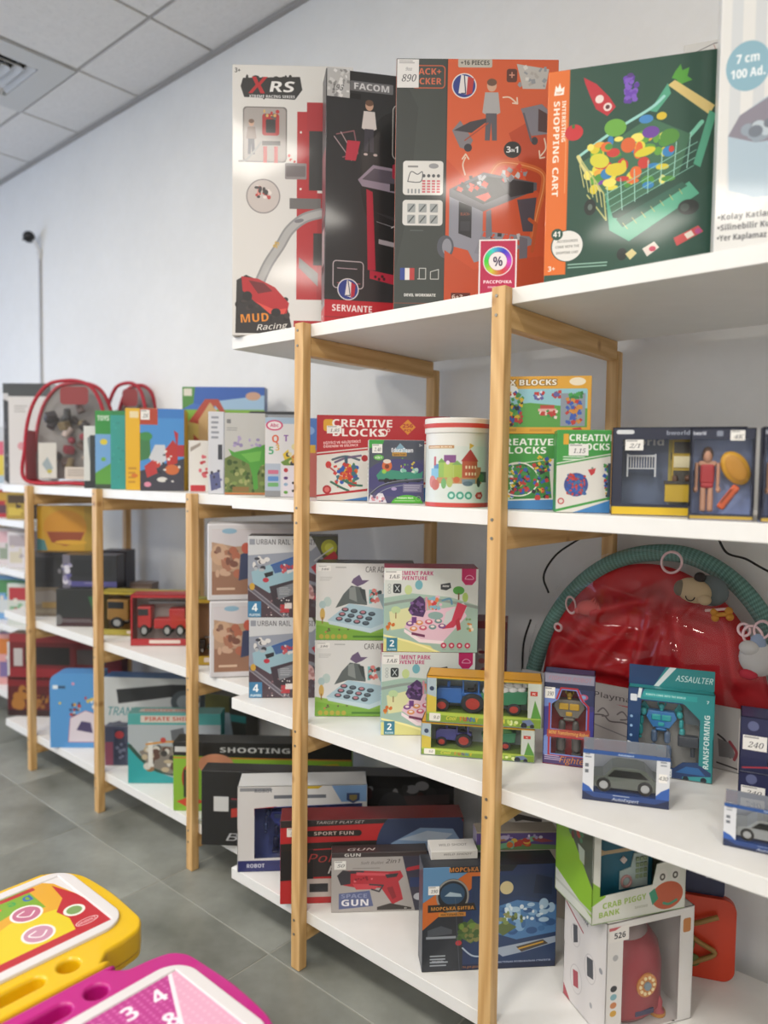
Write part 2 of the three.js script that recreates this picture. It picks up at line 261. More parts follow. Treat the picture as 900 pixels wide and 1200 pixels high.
{ // suspended ceiling: recessed bars, square boards, light panels, air diffuser
  const c = new THREE.Group(); c.name = 'ceiling'; structure(c, 'suspended ceiling of pale square boards in a metal grid', 'ceiling');
  mesh('ceiling_slab', box(LX + 0.4, 0.1, LZ + 0.4, CX, CEIL + 0.08, CZ), M('#b8b4b0', 0.9), c);
  const gx = [], gz = [], x0 = -2.714 - 0.6 * 6, z0 = -0.333 - 0.6;
  for (let x = x0; x < WX1 + 0.6; x += 0.6) gx.push(x); for (let z = z0; z < WZ1 + 0.6; z += 0.6) gz.push(z);
  const MBAR = M('#a9a6a4', 0.5);
  for (const x of gx) if (x > WX0 && x < WX1) mesh('grid_bar', box(0.024, 0.02, LZ, x, CEIL + 0.017, CZ), MBAR, c);
  for (const z of gz) if (z > WALLZ && z < WZ1) mesh('grid_bar', box(LX, 0.02, 0.024, CX, CEIL + 0.0165, z), MBAR, c);
  const full = flat(new RoundedBoxGeometry(0.584, 0.03, 0.584, 1, 0.004)); { const p = full.attributes.position, uv = full.attributes.uv; for (let i = 0; i < p.count; i++) uv.setXY(i, p.getX(i) * 1.6, p.getZ(i) * 1.6); }
  const DX = -3.614, DZ = -0.033;
  for (const x of gx) for (const z of gz) {
    const a = Math.max(x, WX0), b = Math.min(x + 0.6, WX1), e = Math.max(z, WALLZ), f = Math.min(z + 0.6, WZ1); if (b - a < 0.05 || f - e < 0.05) continue;
    const cx = (a + b) / 2, cz = (e + f) / 2; if (Math.hypot(cx - DX, cz - DZ) < 0.1 || PANELS.some((q) => Math.hypot(cx - q[0], cz - q[1]) < 0.1)) continue;
    const m = mesh('ceiling_board', full, MCEIL, c); m.position.set(cx, CEIL + 0.015, cz); m.scale.set((b - a - 0.016) / 0.584, 1, (f - e - 0.016) / 0.584);
  }
  mesh('trim_1', box(LX, 0.022, 0.022, CX, CEIL - 0.004, WALLZ + 0.011), M('#a3a09e', 0.5), c);
  for (const [x, z] of PANELS) {
    const t = thing('ceiling_light', 'square white light panel set in the suspended ceiling', 'light', V3(x, CEIL, z), 0, 'ceiling light panels');
    mesh('frame', merge([box(0.59, 0.02, 0.02, 0, 0, -0.285), box(0.59, 0.02, 0.02, 0, 0, 0.285), box(0.02, 0.02, 0.55, -0.285, 0, 0), box(0.02, 0.02, 0.55, 0.285, 0, 0)]), M('#eeeeee', 0.4), t);
    mesh('diffuser', box(0.56, 0.01, 0.56, 0, 0.004, 0), new THREE.MeshStandardMaterial({ color: '#ffffff', emissive: '#fff6ea', emissiveIntensity: 1.5 }), t);
  }
  const v = thing('air_diffuser', 'square white louvred air diffuser in the suspended ceiling', 'vent', V3(DX, CEIL, DZ));
  const white = M('#c9c9c8', 0.5);
  mesh('frame', merge([box(0.586, 0.016, 0.115, 0, 0, -0.2355), box(0.586, 0.016, 0.115, 0, 0, 0.2355), box(0.115, 0.016, 0.356, -0.2355, 0, 0), box(0.115, 0.016, 0.356, 0.2355, 0, 0)]), white, v);
  mesh('duct', merge([box(0.44, 0.012, 0.44, 0, 0.028, 0)]), M('#2c2c2b', 0.8), v);
  for (let k = 0; k < 4; k++) for (let s = 0; s < 4; s++) { const r = 0.162 - k * 0.04, g = box(2 * r, 0.004, 0.036, 0, 0, 0); const m = mesh('slat', g, white, v); const h = new THREE.Object3D(); m.rotation.order = 'YXZ'; m.rotation.set(0.62, s * Math.PI / 2, 0); m.position.set(Math.sin(s * Math.PI / 2) * r, 0.006, Math.cos(s * Math.PI / 2) * r); }
}

// ---------------------------------------------------------------- shelving
const S1 = 1.775, S2 = 1.303, S3 = 0.692, S4 = 0.16, PW = 0.034, PD = 0.03;
function rack(label, x0, x1, posts, zf, top, levels, zb = -0.575) {
  const t = thing('shelving_unit', label, 'shelf', V3((x0 + x1) / 2, 0, (zf + zb) / 2)), ox = t.position.x, oz = t.position.z;
  levels.forEach((y) => mesh('shelf', metreUV(box(x1 - x0, 0.034, zf - PD - zb - 0.0, (x0 + x1) / 2 - ox, y - 0.0176, (zf - PD + zb) / 2 - oz, 0.0015)), MSHELF, t));
  posts.forEach((x, i) => {
    const k = i & 1, px = x + PW / 2 - ox;
    const front = mesh('post', woodUV(box(PW, top, PD, px, top / 2, zf - PD / 2 - oz, 0.003), top, 1, 0.37 * i + zf * 5.3), MWOOD[k], t);
    mesh('post', woodUV(box(PW, top - 0.06, PD, px, (top - 0.06) / 2, zb - PD / 2 - 0.001 - oz, 0.003), top, 1, 0.29 * i + 0.4), MWOOD[1 - k], t);
    for (const y of levels) {
      mesh('rail', woodUV(box(0.03, 0.05, zf - PD - zb - 0.002, px, y - 0.0352 - 0.025, (zf - PD + zb) / 2 - oz, 0.002), 0.6, 2, 0.2 * i + y), MWOOD[k], t);
      for (const e of [0.012, 0.052]) mesh('screw', cyl(0.0035, 0.0035, 0.002, 0, 0, 0, 10).rotateX(Math.PI / 2).translate(px - 0.004, y - e - 0.008, zf + 0.0006 - oz), M('#8d8a80', 0.4, 0.8), front);
    }
  });
  return t;
}
rack('tall white shelving unit with pine posts, four shelves high', -1.782, 0.06, [-0.859, -1.4755, -0.243], 0, 1.775, [S1, S2, S3, S4]);
rack('low white shelving unit with pine posts, three shelves high', -3.69, -1.80, [-2.1247, -2.7652, -3.381], -0.098, 1.303, [S2, S3, S4]);
rack('shelving unit with close wooden shelves at the far end of the wall', -5.30, -3.75, [-4.55, -5.1], -0.22, 1.18, [1.115, 0.86, 0.56, 0.2]);

{ // small camera on the wall with its cable duct
  const p = onZ(48, 297, WALLZ), t = thing('wall_camera', 'small dark ball camera on a white bracket high on the wall', 'camera', p);
  mesh('bracket', merge([cyl(0.02, 0.02, 0.012, 0, 0, 0.006).rotateX(0), box(0.03, 0.06, 0.02, 0, -0.01, 0.01, 0.004), tube([[0, 0.02, 0.01], [0, 0.05, 0.03], [-0.005, 0.07, 0.045]], 0.009)]), M('#dcdcdc', 0.4), t);
  const b = mesh('camera_ball', sph(0.034, -0.02, 0.085, 0.06), M('#17181c', 0.25), t); mesh('lens', cyl(0.012, 0.012, 0.006).rotateX(1.2).translate(-0.018, 0.068, 0.09), M('#050508', 0.1), b);
  mesh('cable_duct', box(0.014, 1.25, 0.012, 0.0, -0.66, 0.007, 0.002), M('#b4b4b8', 0.5), t);
}

// ================================================================ TOP SHELF
const WHITE = '#dcdad6';
{ const S = carton('toy_workshop_box', 'tall white box with a red toy tower and a red race car', 'box', { y: S1, u: 272, z: -0.005, yaw: 42, vm: 230, vt: 75, w: 0.345, d: 0.14 }, { side: '#d4d2ce', top: '#dad8d4', front: squash(0.99, '#d9d7d4', (p) => {
  p.bg('#d9d7d4').t('3+', 4.5, 2.2, 2.4, '#3a3a3a', { w: 5 });
  p.blobs(12, 4.5, 40, 7, 46, ['#232323', '#2c2b2b'], 1, 3.2).p([[9, 5], [56, 4.2], [58, 9], [52, 12.6], [10, 12], [7, 8]], '#262525');
  p.t('X', 21.5, 7.6, 8.5, '#b51f25', { w: 14, sk: 0.2 }).t('RS', 41, 8, 5.4, '#e9e7e6', { w: 22, sk: 0.2 }).t('XTREME RACING SERIES', 33, 11.6, 1.3, '#dddddd', { w: 38 });
  p.r(9, 15.4, 36.5, 20.5, '#6f6a68', 3).r(10, 15.8, 34.5, 19.7, '#a39c99', 3).r(25, 18, 14, 8, '#ab2b2c', 2).r(28, 20, 8, 5, '#2c2a2b', 1).r(25, 28, 15, 1.6, '#3a3637').r(26, 30, 3, 6, '#b02a2b').r(35, 30, 3, 6, '#b02a2b').blobs(26, 17, 13, 3, 12, ['#d0aa66', '#b53030', '#555555'], 0.8, 1.6).child(16, 33, 13, '#84756f', '#38394a').q([[6, 35.6], [12, 35], [20, 31], [24, 28.5]], '#8f8f90', 1.6);
  p.e(26, 48.5, 14.2, 14.2, '#8d8888').e(26, 48.5, 13.2, 13.2, '#c6bdb9').blobs(20, 45, 12, 4, 26, ['#b7423e', '#d98c83', '#3a3536', '#e2d8d2'], 1, 2.2);
  p.r(54, 17, 17, 70, '#b1232a').r(62, 13.5, 40, 11, '#a8212a').r(64, 24, 40, 22, '#2b2a2c').r(71, 47, 30, 40, '#a32028').r(68, 62, 32, 12, '#2f2d2e').blobs(57, 24, 1.5, 26, 4, ['#e6e1dd'], 0.9, 1);
  p.r(44, 36, 18, 6, '#8b8586', 1).r(45, 37, 16, 4, '#6e6668', 1).blobs(46, 33, 6, 3, 6, ['#c93c37', '#ddd5cf'], 0.9, 1.4).r(48, 49, 26, 4, '#6a6767');
  p.q([[74, 54.5], [60, 56.5], [48, 61], [40, 67], [30, 74], [22, 82]], '#8e8e8f', 8.6).q([[74, 54.5], [60, 56.5], [48, 61], [40, 67], [30, 74], [22, 82]], '#aeadad', 5.4).e(56, 57.4, 4, 1.6, '#77757a', -12).t('95', 37, 66.5, 2.4, '#cfa53a', { rot: -60 });
  p.p([[56, 71], [72, 77], [72, 82], [56, 75]], '#7d7878');
  p.p([[4, 80], [12, 78], [22, 80], [34, 84], [46, 89], [50, 97], [50, 100], [3, 100]], '#2f2b2c').blobs(4, 84, 44, 12, 16, ['#3d3433', '#262223'], 1, 3);
  p.p([[8, 78.6], [22, 79.4], [36, 82.5], [48, 88.5], [46, 92.4], [34, 92.2], [20, 88.4], [9, 84]], '#b3252c').p([[14, 80], [27, 81], [34, 84], [22, 85]], '#6d1c22').p([[20, 88], [36, 91], [46, 90.4], [44, 92.6], [32, 92.6]], '#d94e44').e(13, 86, 4, 4, '#232021').e(37, 92, 4, 3.4, '#232021');
  p.t('MUD', 19, 94.2, 4.4, '#e08a2c', { w: 25, rot: -4 }).t('Racing', 33, 97.4, 3, '#e6e2da', { w: 26, rot: -5, f: 'italic' }).r(52, 95, 50, 3, '#a81f27');
}) }); }
{ const S = carton('toy_workshop_box', 'black box with a red bottom band and a boy in white', 'box', { y: S1, u: 381, z: -0.10, yaw: 52, vm: 230, vt: 79, w: 0.30, d: 0.08 }, { top: '#2a2a2b', right: '#242426',
  left: (p) => { p.bg('#8d8b8c').r(0, 0, 100, 88, '#49474a').r(0, 30, 100, 26, '#84444c').r(15, 60, 70, 14, '#b8a6a8').r(15, 77, 70, 12, '#857c80').r(0, 91, 100, 9, '#b9202d').t('C1', 40, 95, 4, '#e7d9d9'); },
  front: squash(0.95, '#b8202c', (p) => {
    p.bg('#262629').e(66, 42, 34, 60, '#141416').p([[60, 15], [100, 8], [100, 46], [60, 46]], '#151517');
    p.r(22, 4, 40, 4, '#6d6d70', 1).t('FACOM', 42, 6, 3.6, '#d8d8da', { w: 34 }).r(22, 9, 10, 2.2, '#111113').r(62, 12, 18, 22, '#c7c1bd', 5, 0.8);
    p.child(40, 32, 21, '#d9d2cf', '#3c3a44').p([[10, 26], [26, 24], [30, 33], [16, 35]], '#8d5c63', 1.1).p([[8, 27], [24, 36]], '#b7a0a3', 0.9).p([[14, 25], [28, 35]], '#b7a0a3', 0.9).p([[20, 28], [32, 28], [28, 36], [18, 36]], '#bb3347').e(37, 33, 2, 1.2, '#c9b8b4').e(46, 33, 2, 1.2, '#c9b8b4');
    p.p([[30, 43.5], [44, 37], [104, 39.5], [104, 50], [34, 46]], '#96899a').p([[34, 43.2], [45, 38.4], [100, 40], [100, 46]], '#554d5a').r(62, 36, 26, 6, '#a3203a', 2).blobs(66, 36, 20, 3, 8, ['#c93a50', '#6e1526'], 1, 2).r(60, 44, 40, 3, '#17171a').p([[38, 47], [44, 48], [48, 80], [40, 80]], '#b02038').p([[44, 47], [104, 50], [104, 86], [48, 84]], '#121214').p([[45, 56], [104, 66], [104, 61]], '#2d2a2e').p([[48, 60], [102, 66]], '#8e8a8f', 0.7).p([[50, 67], [104, 71], [104, 73], [50, 69]], '#a59ca2').p([[42, 80], [104, 84], [104, 89], [42, 83.5]], '#b3203a').blobs(46, 82.2, 40, 1.8, 8, ['#3a0d16'], 1.2, 1.4).p([[62, 62], [78, 58]], '#c9c5c8', 1);
    p.r(8, 77, 28, 11, '#c7b9be', 3, 0.9).p([[12, 80], [30, 80]], '#bba2aa', 0.8).p([[12, 86], [33, 86]], '#a8505f', 0.8).e(22, 88.5, 10, 10, '#e2dedd').e(22, 88.5, 9, 9, '#2b3a86').p([[21, 84.5], [27, 86], [26, 92], [19, 91]], '#e5e0df').p([[25, 85.4], [29, 86.5], [28, 91], [24.5, 92]], '#b3263a').p([[22, 85], [24, 91], [20, 91]], '#26304f', 0.7);
    p.p([[0, 93], [100, 93], [100, 100], [0, 100]], '#b8202c').t('SERVANTE', 26, 96.4, 3.8, '#efe4e3', { w: 38 });
  }) }); const m = printPiece('price_sticker', 0.062, 0.075, 0.0006, (p) => p.bg('#b9b9b9').bits(4, 4, 92, 92, 26, ['#e2e2e2', '#8b8b8b', '#cfcfcf'], 6, 20).t('195', 45, 66, 26, '#2c2c30', { w: 50, f: 'italic', ff: 'serif' }), S.root, [-S.w / 2 + 0.034, S.h - 0.036, S.d / 2 + 0.0005]); m.userData.label = 'crinkled silver price tag under tape'; }
{ const S = carton('toy_workbench_box', 'orange and charcoal box showing a toy workbench trolley', 'box', { y: S1, u: 463, uR: 652, z: -0.05, yaw: 40.5, vm: 200, vt: 68, d: 0.15 }, { side: '#2b2d2d', right: '#b24a25', top: '#b5532c', res: 1150, front: squash(0.965, '#3d423f', (p) => {
  p.bg('#c8502a').p([[31, 0], [100, 0], [100, 40], [60, 60], [31, 40]], '#cf5a31').p([[70, 30], [100, 18], [100, 60], [82, 50]], '#b8431f');
  p.r(0, 0, 31.5, 100, '#3d423f').p([[0, 2], [14, 20], [9, 60], [0, 90]], '#363a38').p([[31.5, 0], [31.5, 100]], '#2c2f2d', 0.6);
  p.r(10, 3, 20, 9, '#c25a3a', 2.2, 0.7).t('BLACK+', 17.5, 5.4, 3.5, '#d2694a', { w: 21 }).t('DECKER', 17.5, 9.2, 3.5, '#d2694a', { w: 21 });
  p.r(38, 0, 21, 3.6, '#b9b3a8', 1).t('+16 PIECES', 48.5, 1.7, 2.4, '#3d3a38', { w: 18 });
  p.e(42, 11, 7.6, 7.6, '#e4dedb').e(42, 11, 6.9, 6.9, '#2c3b84').p([[40, 6.5], [46, 7.5], [44.5, 14.5], [38.5, 14]], '#ded9d7').p([[44.2, 7.2], [48, 8], [47, 14], [43.4, 14.8]], '#b33537').p([[42, 7], [43, 14], [40.4, 14]], '#2d3350', 0.6);
  p.r(68, 4, 6.4, 5.4, '#5a3128', 1.5).t('+', 71.2, 6.6, 5, '#c78a75').p([[74, 2], [94, 4], [92, 12], [78, 12]], '#b7b3af').bits(76, 3, 16, 8, 16, ['#d2cec9', '#8f9297', '#a9a29d'], 1, 3);
  p.child(59, 33, 25, '#a9a7a8', '#59575f').p([[35, 29], [40, 25], [48, 33], [45, 37], [40, 36]], '#7f7a80').p([[36, 29], [46, 25.5], [56, 24], [56, 25.5], [47, 30]], '#3d3a40').e(45, 36, 2.4, 2.4, '#33313a').p([[43, 33], [57, 26]], '#a24a35', 0.8);
  p.p([[77, 20], [90, 18], [98, 23], [96, 30], [84, 31]], '#7b7780').p([[88, 20], [99, 24], [97, 30], [88, 29]], '#4a2f2f').e(86, 33, 2, 2.4, '#39343a').p([[79, 22], [84, 33]], '#5a5762', 1.2);
  p.q([[66, 15.5], [70, 15.5], [74, 17.5]], '#e0c9b5', 0.9).q([[92, 32], [93, 36], [90, 39]], '#e0c9b5', 0.9).q([[43.5, 47], [42, 43], [43.5, 40]], '#e0c9b5', 0.9).p([[41.6, 40.6], [43.6, 38.6], [45.6, 40.6]], '#e0c9b5', 0.9).p([[89, 37], [89.6, 40], [92.4, 39.6]], '#e0c9b5', 0.9).p([[72, 17.8], [75, 18], [74.6, 15.6]], '#e0c9b5', 0.9);
  p.e(72.5, 36.6, 5.4, 5, '#222222').t('3', 70, 36.6, 3.6, '#eeeeee').t('IN', 72.6, 37, 1.6, '#eeeeee').t('1', 75.3, 36.6, 3.6, '#eeeeee');
  p.q([[57, 52], [60, 46], [66, 42], [80, 43], [91, 46], [92, 52], [88, 64], [86, 72]], '#d0672f', 3.4).q([[57, 52], [60, 46], [66, 42], [80, 43], [91, 46], [92, 52], [88, 64], [86, 72]], '#e8a36c', 0.5);
  p.p([[34, 55], [44, 57], [55, 61], [55, 82], [50, 83], [46, 78], [34, 76]], '#8d8f9b').p([[40, 58], [48, 60], [48, 73], [40, 71]], '#27272b').t('BLACK+', 44, 63, 1.6, '#b7553a', { w: 6 }).r(41, 66, 6, 4, '#3a3a40').p([[34, 53], [55, 46], [88, 50], [88, 53], [55, 62], [34, 56]], '#5b5a62').p([[36, 53], [56, 47.4], [84, 50.6], [55, 59]], '#1f2023').p([[62, 48], [86, 50], [86, 54], [72, 56]], '#2b2b2f').bits(38, 48, 20, 5, 20, ['#b9bbc0', '#d5492d', '#777a82', '#2a2a2d'], 1.2, 4).bits(66, 43, 14, 6, 16, ['#c9cbd0', '#8f9298', '#d5492d'], 1.2, 4).p([[50, 56], [58, 54], [60, 56], [56, 58]], '#cf4a2c');
  p.p([[55, 70], [84, 72], [88, 75], [60, 81], [50, 79]], '#83858f').bits(56, 70, 22, 5, 14, ['#cf4a2c', '#2c2c30', '#bfc1c6'], 1.2, 4).p([[57, 62], [60, 61], [61, 72], [57, 73]], '#6f717b').p([[78, 72], [83, 73], [83, 83], [78, 83]], '#6f6b75').p([[76, 57], [88, 56], [86, 70], [80, 70]], '#4c4550').e(32, 76.6, 5.2, 7, '#565963').e(33, 76.6, 3, 5, '#8d8f99').p([[84, 65], [88, 67], [86, 78]], '#bb5326', 2.2).p([[31.5, 78], [50, 86], [60, 83], [92, 80], [100, 84], [100, 100], [31.5, 100]], '#bf4c27');
  p.r(5, 41.5, 25, 14, '#dcdbd8', 2).lines(8, 43.5, 8, 1.6, 1, '#888888').e(24, 43.6, 3, 1.6, '#96979a').q([[8, 50], [10, 46], [14, 47], [17, 46], [16, 50], [8, 50]], '#55585c', 0.5).blobs(0, 0, 0, 0, 0, ['#000'], 1, 1);
  for (let i = 0; i < 4; i++) { p.e(18 + i * 3, 47.6, 1, 1, '#55585c'); for (let j = 0; j < 5; j++) p.r(17 + i * 3, 49.4 + j * 1.1, 2, 0.7, '#c7626a'); p.r(8 + i * 2.2, 53, 1, 1.8, '#8b8f93'); }
  p.r(5, 57.5, 25, 10.5, '#d8d7d4', 2); for (let i = 0; i < 3; i++) for (let j = 0; j < 2; j++) p.r(8 + i * 7, 59 + j * 4.6, 5, 3.6, '#9da2a3', 0.5).p([[9 + i * 7, 62 + j * 4.6], [12 + i * 7, 59.6 + j * 4.6]], '#4e5254', 0.7);
  p.r(4, 85.5, 3, 5, '#2f4690').r(7, 85.5, 3, 5, '#e2e0dd').r(10, 85.5, 3, 5, '#b53a3a').p([[16, 90], [16, 85.6], [20, 85.6], [20, 90], [15, 90]], '#c9c9c6', 0.5).p([[23, 90], [23, 87], [28, 86], [28, 90], [23, 90]], '#c9c9c6', 0.5).t('DEVIL WORKMATE', 16.5, 96.6, 1.7, '#e7e6e3', { w: 20 }).r(36, 95.6, 12, 3.2, '#5c241a').t('6+3', 40, 97.3, 2.4, '#d9c9bd', { w: 7 }).p([[10, 70], [18, 70]], '#63696a', 0.4);
}) }); const m = printPiece('price_sticker', 0.052, 0.066, 0.0006, (p) => p.bg('#dfdddc').lines(10, 6, 80, 12, 2, '#9c9a9a').t('9ш', 52, 34, 16, '#8b8b90', { f: 'italic', ff: 'serif' }).t('890', 52, 66, 34, '#2b2b33', { w: 66, f: 'italic', ff: 'serif' }), S.root, [-S.w / 2 + 0.028, S.h - 0.036, S.d / 2 + 0.0005]); m.userData.label = 'white handwritten price tag'; }
{ const S = carton('shopping_cart_box', 'green box with an orange strip showing a toy shopping cart', 'box', { y: S1, u: 640, uR: 837, z: -0.06, yaw: 24, vm: 200, vt: 85, d: 0.09 }, { side: '#1d4a3c', left: '#cf6419', top: '#2a5b4a', res: 1150, front: squash(0.95, '#1f4a3c', (p) => {
  p.bg('#1f4a3c').p([[14, 0], [100, 0], [100, 60], [40, 100], [14, 100]], '#1d4738').r(0, 0, 13.5, 100, '#dd6b1c').p([[13.5, 0], [13.5, 100]], '#c95d14', 0.5);
  p.p([[4, 12], [5, 7], [6.4, 8.6], [7.4, 6], [8.6, 9], [10.4, 8], [10, 12]], '#f2ece6').t('TOP', 7.2, 10.8, 1.6, '#c95d14').t('INTERESTING', 10.4, 25, 2.7, '#f3e7dc', { rot: 90, w: 26 }).t('SHOPPING CART', 6, 38, 4, '#f3e7dc', { rot: 90, w: 60 }).p([[12, 24], [12, 60]], '#e8a36f', 0.4);
  p.e(17, 31, 5.6, 5, '#c5242c').e(16.5, 28, 1, 1.4, '#3f6b2c');
  p.p([[22, 5], [26, 7], [30, 9], [38, 16], [42, 21], [37, 25], [30, 21], [26, 14], [23, 8]], '#bb2432').e(32, 16.4, 2.6, 2.6, '#e9d4cf').e(37, 20.6, 2.6, 2.6, '#e9d4cf').e(37, 20.6, 1.3, 1.3, '#5c2530');
  p.blobs(47, 8, 7, 12, 34, ['#6a3fae', '#7d55bd', '#5a3397'], 1.3, 1.9).e(50, 7, 2, 1.4, '#55357f').p([[76, 8], [79, 5], [80, 8], [84, 7], [83, 11], [86, 13], [81, 14], [78, 15], [77, 12], [74, 11]], '#4f9b32');
  p.p([[72, 14], [76, 12], [99, 26], [96, 30]], '#d9c079').p([[72, 13], [74, 18], [66, 26], [62, 25]], '#4fa182').p([[96, 28], [100, 30], [92, 54], [88, 52]], '#4fa182');
  p.q([[20, 43], [40, 33], [62, 24], [70, 19]], '#9ad2c9', 1.8).q([[34, 60], [55, 50], [80, 42], [92, 33]], '#79c4a8', 2.6).q([[20, 43], [26, 52], [34, 60]], '#d9cf86', 2.4);
  p.p([[22, 46], [62, 28], [86, 38], [80, 56], [40, 72], [36, 62]], '#3a6a4e').blobs(26, 36, 50, 24, 62, ['#d8c62c', '#e2d343', '#c8372f', '#e26a2b', '#7a3fa6', '#4c8f37', '#2f7fb8', '#e6a83a', '#5f9f3a', '#f0e06a'], 1.6, 4.2);
  p.e(42, 31, 6.6, 5.4, '#69a83d', 10).e(33, 46, 6, 4.4, '#d6cf3b', 20).e(43, 51, 6.4, 4, '#dcc630').e(50, 40, 4.4, 4.6, '#d9632c').e(63, 35, 5, 3.6, '#6b3d9b').e(74, 38, 5.6, 4.6, '#4e8c33').e(60, 44, 6.2, 2.6, '#d9cb2f', -14).e(69, 28, 3, 2.4, '#d8bb30').e(60, 28.6, 4.2, 2.6, '#3f86c4');
  for (let i = 0; i < 7; i++) p.p([[38 + i * 8, 59 - i * 3.6], [40 + i * 7.4, 74 - i * 3.4]], '#a8d8ca', 0.5); for (let i = 0; i < 4; i++) p.p([[36 + i, 63 + i * 3.2], [90 - i * 0.6, 42 + i * 3.6]], '#8fc9b5', 0.4); for (let i = 0; i < 5; i++) p.p([[21 + i * 3, 47 + i * 2.8], [24 + i * 2.8, 58 + i * 2.6]], '#cfc67f', 0.6);
  p.p([[22, 45], [36, 62], [38, 75], [26, 62]], '#b9b873', 0.9).p([[37, 61], [42, 74], [52, 76], [86, 60], [92, 66], [52, 86], [40, 80]], '#57aa8b').p([[44, 75], [82, 60], [85, 62], [48, 79]], '#2b5e4c'); for (let i = 0; i < 7; i++) p.p([[48 + i * 5.4, 77 - i * 2.3], [51 + i * 5.2, 80 - i * 2.4]], '#b9b873', 0.4);
  p.e(28, 68, 3.6, 5, '#15201c').e(28, 68, 1.5, 2, '#5c6b64').e(86, 72, 6, 4.6, '#15201c').e(84, 72, 2.6, 2.4, '#3c4a44').e(48, 92, 3, 3.8, '#16211d');
  p.e(14.5, 86, 10.2, 10, '#1a3b31').e(14.5, 86, 9.6, 9.6, '#e3e0db').t('ACCESSORIES', 14.5, 83.6, 1.8, '#8c8a86', { w: 13 }).t('COME WITH THE', 14.5, 86.4, 1.8, '#8c8a86', { w: 15 }).t('SHOPPING CART', 14.5, 89.2, 1.8, '#8c8a86', { w: 14 }).e(8, 80, 3.6, 3.6, '#234b3e').t('41', 8, 80, 3.6, '#efe9e2', { w: 5 });
  p.t('3+', 5, 97, 3.4, '#efe3d8').lines(15, 95, 26, 3, 2, '#8fb2a4').p([[50, 92], [54, 89.6], [57, 92], [53, 95]], '#d8c98f').p([[60, 90], [67, 87], [70, 90], [63, 94]], '#e3d5cb').e(66, 90.4, 2, 1.6, '#c6405c').p([[78, 86], [92, 81], [95, 84], [80, 90]], '#c94a4a').p([[84, 84.6], [88, 83], [90, 85.4], [86, 87]], '#e9ddcf').e(92, 83.6, 2, 1.8, '#b44a86');
}) }); }
{ const S = carton('ball_pool_box', 'white striped box showing a light blue ball pool', 'box', { y: S1, u: 841, z: -0.05, yaw: 20, vm: 150, vt: -75, w: 0.44, d: 0.11 }, { side: '#dad9d6', front: (p) => {
  p.bg('#dedddb'); for (let i = 0; i < 12; i++) p.r(4 + i * 8.4, 0, 4, 86, '#cdd0d3'); p.t('İgnes', 14, 20, 5, '#46474c', { f: 'italic', a: 'left' });
  p.e(10.4, 42, 8, 9.6, '#86aebf').t('7 cm', 10.2, 39.6, 3.8, '#eef2f4', { w: 8.6 }).t('100 Ad.', 10.4, 44.2, 3.8, '#eef2f4', { w: 12.6 });
  p.p([[4, 63], [8, 57], [20, 51], [60, 48], [70, 60], [66, 80], [54, 84], [14, 83], [5, 80]], '#a9bcca').p([[4, 63], [8, 57], [20, 51.6], [60, 49], [69, 62], [52, 65], [14, 66]], '#85808d').blobs(10, 60.4, 44, 4, 50, ['#8f9ba8', '#b7c3cc', '#6e7682'], 1.6, 2.6);
  p.t('•Kolay Katlanır', 1.2, 88.4, 2.6, '#3f4045', { a: 'left', w: 22 }).t('•Silinebilir Kumaş', 1.2, 91.7, 2.6, '#3f4045', { a: 'left', w: 25 }).t('•Yer Kaplamaz', 1.2, 95, 2.6, '#3f4045', { a: 'left', w: 18 });
} });
carton('toy_box', 'white box with a wire print standing behind the green cart box', 'box', { y: S1, u: 801, z: -0.33, yaw: 20, vm: 70, vt: 53, w: 0.2, d: 0.08 }, { side: '#d5d3d0', front: (p) => p.bg('#d5d3d0').p([[10, 4], [30, 1.5], [70, 1.5], [60, 5], [20, 6]], '#6d6a6c', 0.8).p([[30, 2], [34, 6], [44, 2], [50, 6]], '#b08a86', 0.7) }); }
{ const P = onZ(561, 312, -0.034), yaw = 36 * RAD, w = widthTo(P, yaw, 605.5, 312), h = heightAt(561, 281, P) - S1, t = thing('leaflet', 'pink card with a colour ring and percent sign on the top shelf', 'card', V3(P.x + Math.cos(yaw) * w / 2, S1, P.z - Math.sin(yaw) * w / 2), yaw);
  printPiece('leaflet_card', w, h, 0.0025, (p) => { p.bg('#e9e3e4').r(5, 3.5, 90, 96.5, '#b81f4d'); const n = 48; for (let i = 0; i < n; i++) { const a = i / n * 360, k = p.k; k.beginPath(); k.strokeStyle = 'hsl(' + ((a + 300) % 360) + ',62%,52%)'; k.lineWidth = p.c.w * 0.12; k.arc(p.X(50), p.Y(40), p.c.w * 0.30, (a - 1) * RAD, (a + 9) * RAD); k.stroke(); } p.e(50, 40, 37, 37, '#ead9de', 0, 3).e(50, 40, 23.5, 23.5, '#eee8ea').t('%', 50, 40.5, 24, '#3a2a4a', { w: 26 }).t('РАССРОЧКА', 50, 77.5, 8, '#f4eaee', { w: 74 }).t('ПЛАТИ ПОТОМ', 50, 87, 4.6, '#e7c3d0', { w: 50 }); }, t, [0, h / 2, 0]); }

